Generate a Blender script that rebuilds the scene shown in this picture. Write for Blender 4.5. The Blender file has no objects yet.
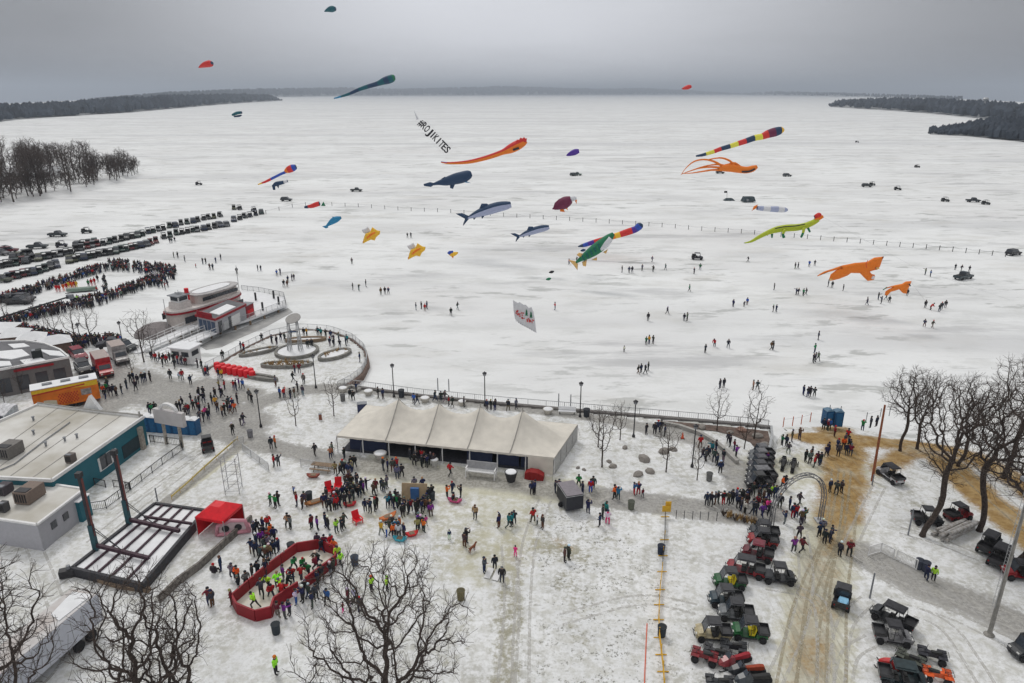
import bpy, math, random
import numpy as np
from math import radians as R, sin, cos, pi
from mathutils import Vector, Matrix
random.seed(7)
SC = bpy.context.scene
COL = SC.collection
# ------------------------------------------------------------------ camera, sky, sun, exposure
F, CX, CY = 705.0, 512.0, 341.5
HCAM, PITCH = 42.0, math.atan(249.0 / 705.0)
ICE = -1.0
cam = bpy.data.cameras.new('camera'); camo = bpy.data.objects.new('camera', cam); COL.objects.link(camo)
cam.sensor_width = 36; cam.lens = F / 1024 * 36; cam.clip_start = 0.5; cam.clip_end = 40000
camo.location = (0, 0, HCAM); camo.rotation_euler = (pi / 2 - PITCH, 0, 0)
SC.camera = camo
SC.view_settings.view_transform = 'Standard'; SC.view_settings.look = 'None'
SC.view_settings.exposure = 0.27; SC.view_settings.gamma = 1.0; SC.view_settings.use_curve_mapping = False
SUN_EL, SUN_AZ = R(52), R(150)
W = bpy.data.worlds.new('World'); SC.world = W; W.use_nodes = True
def build_world():
    nt = W.node_tree; n = nt.nodes; l = nt.links; n.clear()
    out = n.new('ShaderNodeOutputWorld'); bg = n.new('ShaderNodeBackground'); l.new(bg.outputs[0], out.inputs[0])
    sky = n.new('ShaderNodeTexSky'); sky.sky_type = 'NISHITA'; sky.sun_disc = False
    sky.sun_elevation = SUN_EL; sky.sun_rotation = SUN_AZ; sky.dust_density = 4.0
    bw = n.new('ShaderNodeRGBToBW'); l.new(sky.outputs[0], bw.inputs[0])
    tc = n.new('ShaderNodeTexCoord'); sp = n.new('ShaderNodeSeparateXYZ'); l.new(tc.outputs['Generated'], sp.inputs[0])
    # overcast cover: luminance rises towards the zenith; banded cloud belly
    mp = n.new('ShaderNodeMapping'); mp.inputs['Scale'].default_value = (1.3, 1.3, 8.0); l.new(tc.outputs['Generated'], mp.inputs[0])
    no = n.new('ShaderNodeTexNoise'); no.inputs['Scale'].default_value = 1.3; no.inputs['Detail'].default_value = 5; no.inputs['Roughness'].default_value = .5
    l.new(mp.outputs[0], no.inputs[0])
    def mr(a, b, c, d, src, smooth=True):
        m = n.new('ShaderNodeMapRange'); m.inputs[1].default_value = a; m.inputs[2].default_value = b
        m.inputs[3].default_value = c; m.inputs[4].default_value = d
        if smooth: m.interpolation_type = 'SMOOTHSTEP'
        l.new(src, m.inputs[0]); return m.outputs[0]
    def ma(op, a, b):
        m = n.new('ShaderNodeMath'); m.operation = op
        for i, s in ((0, a), (1, b)):
            if isinstance(s, (int, float)): m.inputs[i].default_value = s
            else: l.new(s, m.inputs[i])
        return m.outputs[0]
    grad = mr(0.02, 0.8, 0.53, .84, sp.outputs['Z'])
    cl = mr(.30, .70, .88, 1.09, no.outputs['Fac'])
    # corner vignette put into the sky colour: it dims towards both sides
    ax = ma('ABSOLUTE', sp.outputs['X'], 0.0)
    side = mr(.06, .60, 1.14, .44, ax)
    v = ma('MULTIPLY', ma('MULTIPLY', grad, cl), side)
    tint = n.new('ShaderNodeMix'); tint.data_type = 'RGBA'
    tint.inputs['A'].default_value = (.96, .975, 1.03, 1); tint.inputs['B'].default_value = (1.0, .995, .985, 1)
    l.new(mr(.1, .6, 0, 1, sp.outputs['Z']), tint.inputs['Factor'])
    mul = n.new('ShaderNodeVectorMath'); mul.operation = 'SCALE'; l.new(tint.outputs['Result'], mul.inputs[0]); l.new(v, mul.inputs['Scale'])
    # a little of the real sky's colour bleeding through the cover
    mx = n.new('ShaderNodeMix'); mx.data_type = 'RGBA'; mx.inputs['Factor'].default_value = .003
    l.new(mul.outputs[0], mx.inputs['A']); l.new(sky.outputs[0], mx.inputs['B'])
    l.new(mx.outputs['Result'], bg.inputs[0]); bg.inputs[1].default_value = 1.0
build_world()
sd = bpy.data.lights.new('sun', 'SUN'); so = bpy.data.objects.new('sun', sd); COL.objects.link(so)
sd.energy = .95; sd.angle = R(14); sd.color = (1, .97, .93)
so.rotation_euler = (pi / 2 - SUN_EL, 0, pi - SUN_AZ + pi)
# ------------------------------------------------------------------ image <-> place
SP_, CP_ = sin(PITCH), cos(PITCH)
def ray(px, py):
    x = (px - CX) / F; y = (CY - py) / F
    return (x, CP_ + y * SP_, -SP_ + y * CP_)
def G(px, py, z=0.0):                        # the ground point seen at a photograph pixel
    d = ray(px, py); t = (z - HCAM) / d[2]
    return Vector((d[0] * t, d[1] * t, z))
def GI(px, py): return G(px, py, ICE)
def K(px, py, D, off=0.0):                   # a point in the air at distance D
    d = ray(px, py); t = (D + off) / d[1]
    return Vector((d[0] * t, D + off, HCAM + d[2] * t))
def ZH(px, py, top, z=0.0):                  # height of an upright thing from its foot and top rows
    B = G(px, py, z); y = (CY - top) / F
    k = B.y * (y * CP_ - SP_) / (CP_ + y * SP_)
    return HCAM + k - z
def ang(a, b): return math.atan2(b[1] - a[1], b[0] - a[0])
# ------------------------------------------------------------------ materials
MATS = {}
def mat(name, c, rough=.8, metal=0., var=.12, scale=3., c2=None, bump=0., spec=.3, objcol=False, alpha=None):
    if name in MATS: return MATS[name]
    m = bpy.data.materials.new(name); m.use_nodes = True; nt = m.node_tree; n = nt.nodes; l = nt.links
    b = n['Principled BSDF']; b.inputs['Roughness'].default_value = rough; b.inputs['Metallic'].default_value = metal
    b.inputs['Specular IOR Level'].default_value = spec
    tc = n.new('ShaderNodeTexCoord'); no = n.new('ShaderNodeTexNoise'); no.inputs['Scale'].default_value = scale; no.inputs['Detail'].default_value = 5
    l.new(tc.outputs['Object'], no.inputs[0])
    mr = n.new('ShaderNodeMapRange'); mr.inputs[1].default_value = .3; mr.inputs[2].default_value = .7
    l.new(no.outputs['Fac'], mr.inputs[0])
    mx = n.new('ShaderNodeMix'); mx.data_type = 'RGBA'
    if objcol:
        oi = n.new('ShaderNodeObjectInfo'); hs = n.new('ShaderNodeHueSaturation')
        mr.inputs[3].default_value = 1 - var; mr.inputs[4].default_value = 1 + var
        l.new(mr.outputs[0], hs.inputs['Value']); l.new(oi.outputs['Color'], hs.inputs['Color'])
        l.new(hs.outputs[0], b.inputs['Base Color'])
    else:
        mr.inputs[3].default_value = 0; mr.inputs[4].default_value = 1
        l.new(mr.outputs[0], mx.inputs['Factor'])
        mx.inputs['A'].default_value = (*[min(1, v * (1 + var)) for v in c], 1)
        mx.inputs['B'].default_value = (*(c2 or [v * (1 - var) for v in c]), 1)
        l.new(mx.outputs['Result'], b.inputs['Base Color'])
    if alpha is not None: b.inputs['Alpha'].default_value = alpha
    if bump:
        bp = n.new('ShaderNodeBump'); bp.inputs['Strength'].default_value = bump; bp.inputs['Distance'].default_value = .1
        l.new(no.outputs['Fac'], bp.inputs['Height']); l.new(bp.outputs[0], b.inputs['Normal'])
    MATS[name] = m; return m
M_cloth = mat('cloth', (0, 0, 0), .9, var=.25, scale=6, objcol=True)
M_paint = mat('vehicle_paint', (0, 0, 0), .32, var=.35, scale=2.5, objcol=True, spec=.5)
M_plastic = mat('dull_plastic', (0, 0, 0), .7, var=.15, scale=5, objcol=True)
M_skin = mat('skin', (.45, .27, .19), .6)
M_boot = mat('boot', (.03, .028, .025), .8)
M_rubber = mat('rubber', (.022, .022, .024), .85, var=.3, scale=8)
M_black = mat('black_metal', (.03, .03, .034), .5, var=.3)
M_grey = mat('grey_metal', (.22, .23, .25), .5, var=.2)
M_galv = mat('galvanised', (.42, .43, .44), .45, metal=.3, var=.15)
M_white = mat('white_paint', (.72, .72, .72), .6, var=.08)
M_snow = mat('snow_cover', (.78, .79, .81), .95, var=.06, scale=1.2, bump=.3)
M_glass = mat('glass', (.05, .06, .075), .12, var=.2, spec=.6)
M_wood = mat('weathered_wood', (.22, .16, .11), .85, var=.35, scale=7)
M_bark = mat('bark', (.065, .05, .043), .95, var=.5, scale=6, bump=.5)
M_twig = mat('twig', (.075, .058, .05), .95, var=.35, scale=2)
M_stone = mat('stone', (.34, .31, .27), .9, var=.3, scale=4, bump=.4)
M_conc = mat('concrete', (.36, .35, .33), .9, var=.2, scale=1.5, bump=.2)
M_brick = mat('brown_stone', (.17, .12, .10), .9, var=.4, scale=3, bump=.5)
M_teal = mat('teal_siding', (.018, .125, .165), .6, var=.10, scale=.6)
M_red = mat('red_vinyl', (.66, .012, .022), .5, var=.15, scale=1.5)
M_redd = mat('red_board', (.27, .009, .018), .55, var=.25, scale=1.0)
M_blue = mat('blue_plastic', (.012, .09, .22), .5, var=.15)
M_canvas = mat('tent_canvas', (.66, .625, .56), .8, var=.09, scale=.9, bump=.35)
M_neon = mat('neon_vest', (.35, .85, .05), .7)
M_win = mat('window_dark', (.03, .035, .045), .2, spec=.6)
# ------------------------------------------------------------------ mesh helper
class MB:
    def __init__(s): s.v = []; s.f = []; s.m = []
    def add(s, vs, fs, mi=0):
        b = len(s.v); s.v += [tuple(p) for p in vs]
        for f in fs: s.f.append(tuple(b + i for i in f)); s.m.append(mi)
        return s
    def box(s, c, d, rz=0, mi=0, taper=1.0, rot=None):
        hx, hy, hz = d[0] / 2, d[1] / 2, d[2] / 2; vs = []
        for z in (-1, 1):
            k = taper if z > 0 else 1
            for x, y in ((-1, -1), (1, -1), (1, 1), (-1, 1)):
                p = Vector((x * hx * k, y * hy * k, z * hz))
                if rot is not None: p = rot @ p
                elif rz: p = Vector((p.x * cos(rz) - p.y * sin(rz), p.x * sin(rz) + p.y * cos(rz), p.z))
                vs.append((p.x + c[0], p.y + c[1], p.z + c[2]))
        return s.add(vs, [(3, 2, 1, 0), (4, 5, 6, 7), (0, 1, 5, 4), (1, 2, 6, 5), (2, 3, 7, 6), (3, 0, 4, 7)], mi)
    def beam(s, a, b, w, h=None, mi=0):
        a = Vector(a); b = Vector(b); d = b - a; L = d.length
        if L < 1e-6: return s
        q = d.to_track_quat('X', 'Z').to_matrix()
        return s.box((a + b) / 2, (L, w, h or w), rot=q, mi=mi)
    def tube(s, pts, rad, n=6, mi=0, cap=True, flat=1.0):
        pts = [Vector(p) for p in pts]; k = len(pts)
        if isinstance(rad, (int, float)): rad = [rad] * k
        b = len(s.v); up = None
        for i, p in enumerate(pts):
            t = (pts[min(i + 1, k - 1)] - pts[max(i - 1, 0)])
            if t.length < 1e-9: t = Vector((0, 0, 1))
            t.normalize()
            if up is None:
                r = Vector((0, 0, 1)) if abs(t.z) < .9 else Vector((0, 1, 0))
                up = (r - t * r.dot(t)).normalized()
            else:
                up = up - t * up.dot(t)
                if up.length < 1e-6: up = t.orthogonal()
                up.normalize()
            sd_ = t.cross(up)
            for j in range(n):
                a = 2 * pi * j / n
                q = p + up * (cos(a) * rad[i]) + sd_ * (sin(a) * rad[i] * flat)
                s.v.append((q.x, q.y, q.z))
        for i in range(k - 1):
            for j in range(n):
                j2 = (j + 1) % n
                s.f.append((b + i * n + j, b + i * n + j2, b + (i + 1) * n + j2, b + (i + 1) * n + j)); s.m.append(mi)
        if cap:
            s.f.append(tuple(b + j for j in reversed(range(n)))); s.m.append(mi)
            s.f.append(tuple(b + (k - 1) * n + j for j in range(n))); s.m.append(mi)
        return s
    def cyl(s, c, r, h, n=12, mi=0, r2=None, axis='Z'):
        c = Vector(c); ax = {'Z': Vector((0, 0, 1)), 'X': Vector((1, 0, 0)), 'Y': Vector((0, 1, 0))}[axis]
        return s.tube([c, c + ax * h], [r, r if r2 is None else r2], n, mi)
    def lathe(s, c, prof, n=12, mi=0):
        b = len(s.v); k = len(prof)
        for r, z in prof:
            for j in range(n):
                a = 2 * pi * j / n; s.v.append((c[0] + r * cos(a), c[1] + r * sin(a), c[2] + z))
        for i in range(k - 1):
            for j in range(n):
                j2 = (j + 1) % n; s.f.append((b + i * n + j, b + i * n + j2, b + (i + 1) * n + j2, b + (i + 1) * n + j)); s.m.append(mi)
        s.f.append(tuple(b + j for j in reversed(range(n)))); s.m.append(mi)
        s.f.append(tuple(b + (k - 1) * n + j for j in range(n))); s.m.append(mi)
        return s
    def prism(s, poly, z0, z1, mi=0, mside=None):
        n = len(poly); a = sum(poly[i][0] * poly[(i + 1) % n][1] - poly[(i + 1) % n][0] * poly[i][1] for i in range(n))
        if a < 0: poly = list(reversed(poly))
        vs = [(p[0], p[1], z0) for p in poly] + [(p[0], p[1], z1) for p in poly]
        s.add(vs, [tuple(range(n, 2 * n)), tuple(reversed(range(n)))], mi)
        return s.add(vs, [(i, (i + 1) % n, n + (i + 1) % n, n + i) for i in range(n)], mi if mside is None else mside)
    def loft(s, secs, mi=0, cap=True):       # closed sections, same count
        b = len(s.v); n = len(secs[0])
        for sec in secs: s.v += [tuple(p) for p in sec]
        for i in range(len(secs) - 1):
            for j in range(n):
                j2 = (j + 1) % n; s.f.append((b + i * n + j, b + i * n + j2, b + (i + 1) * n + j2, b + (i + 1) * n + j)); s.m.append(mi)
        if cap:
            s.f.append(tuple(b + j for j in reversed(range(n)))); s.m.append(mi)
            s.f.append(tuple(b + (len(secs) - 1) * n + j for j in range(n))); s.m.append(mi)
        return s
    def mesh(s, name, mats, smooth=False):
        me = bpy.data.meshes.new(name); me.from_pydata(s.v, [], s.f)
        for m in (mats if isinstance(mats, (list, tuple)) else [mats]): me.materials.append(m)
        me.polygons.foreach_set('material_index', s.m)
        if smooth: me.polygons.foreach_set('use_smooth', [True] * len(s.f))
        me.update(); return me
    def build(s, name, mats, parent=None, color=None, smooth=False, loc=None, rz=None):
        o = bpy.data.objects.new(name, s.mesh(name, mats, smooth)); COL.objects.link(o)
        if parent: o.parent = parent
        if color: o.color = (*color, 1)
        if loc is not None: o.location = loc
        if rz is not None: o.rotation_euler.z = rz
        return o
def tag(o, label=None, cat=None, group=None, kind=None):
    if label: o['label'] = label
    if cat: o['category'] = cat
    if group: o['group'] = group
    if kind: o['kind'] = kind
    return o
def thing(name, label, cat, loc=(0, 0, 0), rz=0, group=None):
    o = bpy.data.objects.new(name, None); COL.objects.link(o); o.location = loc; o.rotation_euler = (0, 0, rz)
    o.empty_display_size = .3
    return tag(o, label, cat, group)
KIDS = {}
def kids(o): return [c for c in o.children]
def dup(root, loc, rz, label=None, group=None, colors=None, scale=None):
    def cp(o, par):
        c = o.copy(); COL.objects.link(c); c.parent = par
        nm = o.name.split('.')[0]
        if colors and nm in colors: c.color = (*colors[nm], 1)
        for ch in kids(o): cp(ch, c)
        return c
    r = cp(root, None); r.location = loc; r.rotation_euler = (0, 0, rz)
    if scale: r.scale = (scale,) * 3
    if label: r['label'] = label
    if group: r['group'] = group
    return r
ORD = ('first second third fourth fifth sixth seventh eighth ninth tenth eleventh twelfth thirteenth fourteenth fifteenth sixteenth '
       'seventeenth eighteenth nineteenth twentieth').split()
def ordn(i):
    if i < 20: return ORD[i]
    t, u = divmod(i + 1, 10); tens = {2: 'twenty', 3: 'thirty', 4: 'forty', 5: 'fifty', 6: 'sixty'}[t]
    if u == 0: return {3: 'thirtieth', 4: 'fortieth', 5: 'fiftieth', 6: 'sixtieth'}[t]
    return tens + '-' + ORD[u - 1]
# ------------------------------------------------------------------ ground
def seg_dist(P, pts):                        # distance of points P (n,2) to a polyline
    best = np.full(len(P), 1e9)
    for a, b in zip(pts[:-1], pts[1:]):
        a = np.array(a[:2], float); b = np.array(b[:2], float); d = b - a
        t = np.clip(((P - a) @ d) / max(d @ d, 1e-9), 0, 1)
        best = np.minimum(best, np.hypot(*(P - (a + t[:, None] * d)).T))
    return best
def inside(P, poly):
    c = np.zeros(len(P), bool); n = len(poly); x, y = P[:, 0], P[:, 1]
    for i in range(n):
        x1, y1 = poly[i][:2]; x2, y2 = poly[(i + 1) % n][:2]
        if y1 == y2: continue
        c ^= ((y1 > y) != (y2 > y)) & (x < (x2 - x1) * (y - y1) / (y2 - y1) + x1)
    return c
def px_line(s): return [tuple(G(float(a.split(',')[0]), float(a.split(',')[1])))[:2] for a in s.split()]
# shoreline, left to right.  W = sea wall, S = soft snowy bank
SHORE_L = px_line('-120,335 0,336 40,344 100,352 140,350 150,352 205,370')
PLAZA = px_line('205,370 225,360 245,348 270,336 300,329 330,331 352,339 365,350 368,362 362,374 350,383 338,389')
PROM = px_line('338,389 345,386 420,396 500,404 580,411 640,416 700,421 745,425 772,428 776,440 772,455')
SHORE_R = px_line('772,455 783,436 800,430 850,428 900,440 960,447 1024,452 1150,462')
SHORE = SHORE_L + PLAZA[1:] + PROM[1:] + SHORE_R[1:]
LAND = SHORE + [(160, 60), (160, -10), (-160, -10), (-160, SHORE[0][1])]
def ground_mat():
    m = bpy.data.materials.new('trampled_snow'); m.use_nodes = True; nt = m.node_tree; n = nt.nodes; l = nt.links
    b = n['Principled BSDF']; b.inputs['Roughness'].default_value = .9; b.inputs['Specular IOR Level'].default_value = .15
    geo = n.new('ShaderNodeNewGeometry')
    def noise(sc, det=5, rough=.55, stretch=None):
        no = n.new('ShaderNodeTexNoise'); no.inputs['Scale'].default_value = sc; no.inputs['Detail'].default_value = det; no.inputs['Roughness'].default_value = rough
        if stretch:
            mp = n.new('ShaderNodeMapping'); mp.inputs['Scale'].default_value = stretch; l.new(geo.outputs['Position'], mp.inputs[0]); l.new(mp.outputs[0], no.inputs[0])
        else: l.new(geo.outputs['Position'], no.inputs[0])
        return no.outputs['Fac']
    def mr(src, a, b_, c=0., d=1.):
        k = n.new('ShaderNodeMapRange'); k.interpolation_type = 'SMOOTHSTEP'
        for i, v in ((1, a), (2, b_), (3, c), (4, d)): k.inputs[i].default_value = v
        l.new(src, k.inputs[0]); return k.outputs[0]
    def ma(op, a, b_):
        k = n.new('ShaderNodeMath'); k.operation = op
        for i, s in ((0, a), (1, b_)):
            if isinstance(s, (int, float)): k.inputs[i].default_value = s
            else: l.new(s, k.inputs[i])
        return k.outputs[0]
    def mix(f, a, b_):
        k = n.new('ShaderNodeMix'); k.data_type = 'RGBA'; l.new(f, k.inputs['Factor']) if not isinstance(f, float) else None
        for nm, s in (('A', a), ('B', b_)):
            if isinstance(s, tuple): k.inputs[nm].default_value = (*s, 1)
            else: l.new(s, k.inputs[nm])
        return k.outputs['Result']
    at = n.new('ShaderNodeAttribute'); at.attribute_name = 'wear'; sp = n.new('ShaderNodeSeparateColor'); l.new(at.outputs['Color'], sp.inputs[0])
    at2 = n.new('ShaderNodeAttribute'); at2.attribute_name = 'wear2'; sp2 = n.new('ShaderNodeSeparateColor'); l.new(at2.outputs['Color'], sp2.inputs[0])
    sand, slush, grass = sp.outputs[0], sp.outputs[1], sp.outputs[2]; speck, tracks, yellow = sp2.outputs[0], sp2.outputs[1], sp2.outputs[2]
    big = noise(.12, 6); mid = noise(.9, 6, .65); fine = noise(3.2, 6, .7); vfine = noise(9., 4, .7)
    snow = mix(mr(big, .35, .65), (.82, .83, .84), (.74, .75, .76))
    snow = mix(mr(mid, .42, .66), snow, (.60, .60, .57))
    snow = mix(ma('MULTIPLY', mr(fine, .45, .72), .55), snow, (.44, .44, .41))
    worn = ma('MULTIPLY', mr(noise(.22, 6, .65), .44, .62), mr(noise(1.8, 5, .7), .36, .6))
    snow = mix(ma('MULTIPLY', worn, .5), snow, (.36, .355, .31))
    # bare speckle: stubble and leaves poking through
    thr = ma('SUBTRACT', .70, ma('MULTIPLY', ma('MULTIPLY', speck, mr(noise(.5, 4, .6), .3, .65, .35, 1.1)), .19))
    sp_f = mr(ma('SUBTRACT', ma('ADD', ma('MULTIPLY', fine, .6), ma('MULTIPLY', vfine, .4)), thr), 0., .05)
    snow = mix(ma('MULTIPLY', sp_f, .82), snow, (.115, .11, .085))
    # worn grass showing in trampled areas
    gf = mr(ma('ADD', ma('MULTIPLY', grass, 1.0), ma('MULTIPLY', ma('SUBTRACT', ma('ADD', ma('MULTIPLY', mid, .6), ma('MULTIPLY', fine, .5)), .55), 3.0)), .55, 1.2)
    gf = ma('MULTIPLY', gf, mr(grass, .03, .2))
    gcol = mix(mr(vfine, .35, .65), (.20, .19, .11), (.33, .30, .20))
    c = mix(ma('MULTIPLY', gf, .72), snow, gcol)
    yf = ma('MULTIPLY', mr(ma('ADD', yellow, ma('MULTIPLY', ma('SUBTRACT', mid, .5), 1.4)), .15, .9), .75)
    c = mix(ma('MULTIPLY', yf, mr(yellow, .02, .15)), c, mix(mr(fine, .35, .65), (.44, .42, .29), (.60, .58, .44)))
    slf = mr(ma('ADD', slush, ma('MULTIPLY', ma('SUBTRACT', ma('ADD', ma('MULTIPLY', mid, .5), ma('MULTIPLY', fine, .5)), .5), 1.5)), .28, .72)
    slf = ma('MULTIPLY', slf, mr(slush, .03, .2))
    slc = mix(mr(fine, .35, .65), (.19, .18, .165), (.36, .35, .33))
    slc = mix(mr(mid, .5, .75), slc, (.50, .49, .47))
    c = mix(ma('MULTIPLY', slf, .84), c, slc)
    lo = noise(.28, 5, .6)
    sf = mr(ma('ADD', sand, ma('MULTIPLY', ma('SUBTRACT', ma('ADD', ma('MULTIPLY', lo, .6), ma('MULTIPLY', fine, .4)), .5), 2.2)), .2, .85)
    sf = ma('MULTIPLY', sf, mr(sand, .03, .15))
    sc_ = mix(mr(mid, .35, .65), (.27, .165, .06), (.42, .29, .13))
    sc_ = mix(ma('MULTIPLY', mr(noise(.35, 4), .5, .7), .6), sc_, (.50, .45, .34))
    sc_ = mix(mr(fine, .45, .8), sc_, (.26, .165, .075))
    c = mix(sf, c, sc_)
    # wheel ruts running away from the viewer
    rut = noise(1.0, 3, .5, (2.6, .16, 1)); rf = ma('MULTIPLY', mr(rut, .5, .62), tracks)
    c = mix(ma('MULTIPLY', rf, .45), c, (.30, .28, .22))
    l.new(c, b.inputs['Base Color'])
    bp = n.new('ShaderNodeBump'); bp.inputs['Strength'].default_value = .6; bp.inputs['Distance'].default_value = .25
    l.new(ma('ADD', ma('MULTIPLY', mid, .6), ma('ADD', ma('MULTIPLY', fine, .5), ma('MULTIPLY', rf, -.3))), bp.inputs['Height']); l.new(bp.outputs[0], b.inputs['Normal'])
    return m
def lake_mat():
    m = bpy.data.materials.new('wind_blown_lake_snow'); m.use_nodes = True; nt = m.node_tree; n = nt.nodes; l = nt.links
    b = n['Principled BSDF']; b.inputs['Roughness'].default_value = .85; b.inputs['Specular IOR Level'].default_value = .2
    geo = n.new('ShaderNodeNewGeometry')
    def noise(sc, st, det=5, rough=.55, rot=0):
        mp = n.new('ShaderNodeMapping'); mp.inputs['Scale'].default_value = st; mp.inputs['Rotation'].default_value = (0, 0, rot)
        l.new(geo.outputs['Position'], mp.inputs[0])
        no = n.new('ShaderNodeTexNoise'); no.inputs['Scale'].default_value = sc; no.inputs['Detail'].default_value = det; no.inputs['Roughness'].default_value = rough
        l.new(mp.outputs[0], no.inputs[0]); return no.outputs['Fac']
    def mr(src, a, b_, c=0., d=1.):
        k = n.new('ShaderNodeMapRange'); k.interpolation_type = 'SMOOTHSTEP'
        for i, v in ((1, a), (2, b_), (3, c), (4, d)): k.inputs[i].default_value = v
        l.new(src, k.inputs[0]); return k.outputs[0]
    def mix(f, a, b_):
        k = n.new('ShaderNodeMix'); k.data_type = 'RGBA'; l.new(f, k.inputs['Factor'])
        for nm, s in (('A', a), ('B', b_)):
            if isinstance(s, tuple): k.inputs[nm].default_value = (*s, 1)
            else: l.new(s, k.inputs[nm])
        return k.outputs['Result']
    def mul(a, b_):
        k = n.new('ShaderNodeMath'); k.operation = 'MULTIPLY'
        for i, s in ((0, a), (1, b_)):
            if isinstance(s, (int, float)): k.inputs[i].default_value = s
            else: l.new(s, k.inputs[i])
        return k.outputs[0]
    drift = noise(.035, (.45, 1, 1), 6, .6, .1); blot = noise(.012, (.6, 1, 1), 4)
    c = mix(mr(drift, .38, .66), (.82, .835, .84), (.71, .72, .725))
    c = mix(mr(blot, .45, .7), c, (.74, .745, .75))
    m1 = noise(.14, (.5, 1, 1), 6, .7, .2); c = mix(mul(mr(m1, .48, .66), .55), c, (.60, .61, .60))
    # bare grey ice patches, small and long, laid by the wind
    st = noise(.26, (.34, 1, 1), 5, .65, .25); gate = noise(.03, (.8, 1, 1), 3, .5)
    c = mix(mul(mul(mr(st, .55, .64), mr(gate, .38, .58)), .75), c, (.40, .41, .40))
    bl2 = noise(.06, (.55, 1, 1), 5, .6, .3)
    c = mix(mul(mr(bl2, .54, .72), .5), c, (.58, .57, .54))
    st2 = noise(.06, (.22, 1, 1), 6, .7, .12); g2 = noise(.006, (.7, 1, 1), 3)
    c = mix(mul(mul(mr(st2, .54, .66), mr(g2, .34, .56)), .7), c, (.46, .465, .475))
    st3 = noise(.012, (.07, 1, 1), 5, .6, -.03)
    c = mix(mul(mr(st3, .52, .66), .5), c, (.52, .53, .55))
    fine = noise(1.4, (1, 1, 1), 5, .7)
    c = mix(mul(mr(fine, .5, .8), .25), c, (.52, .52, .51))
    l.new(c, b.inputs['Base Color'])
    bp = n.new('ShaderNodeBump'); bp.inputs['Strength'].default_value = .35; bp.inputs['Distance'].default_value = .4
    l.new(drift, bp.inputs['Height']); l.new(bp.outputs[0], b.inputs['Normal'])
    return m
M_ground = ground_mat(); M_lake = lake_mat()
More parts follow.
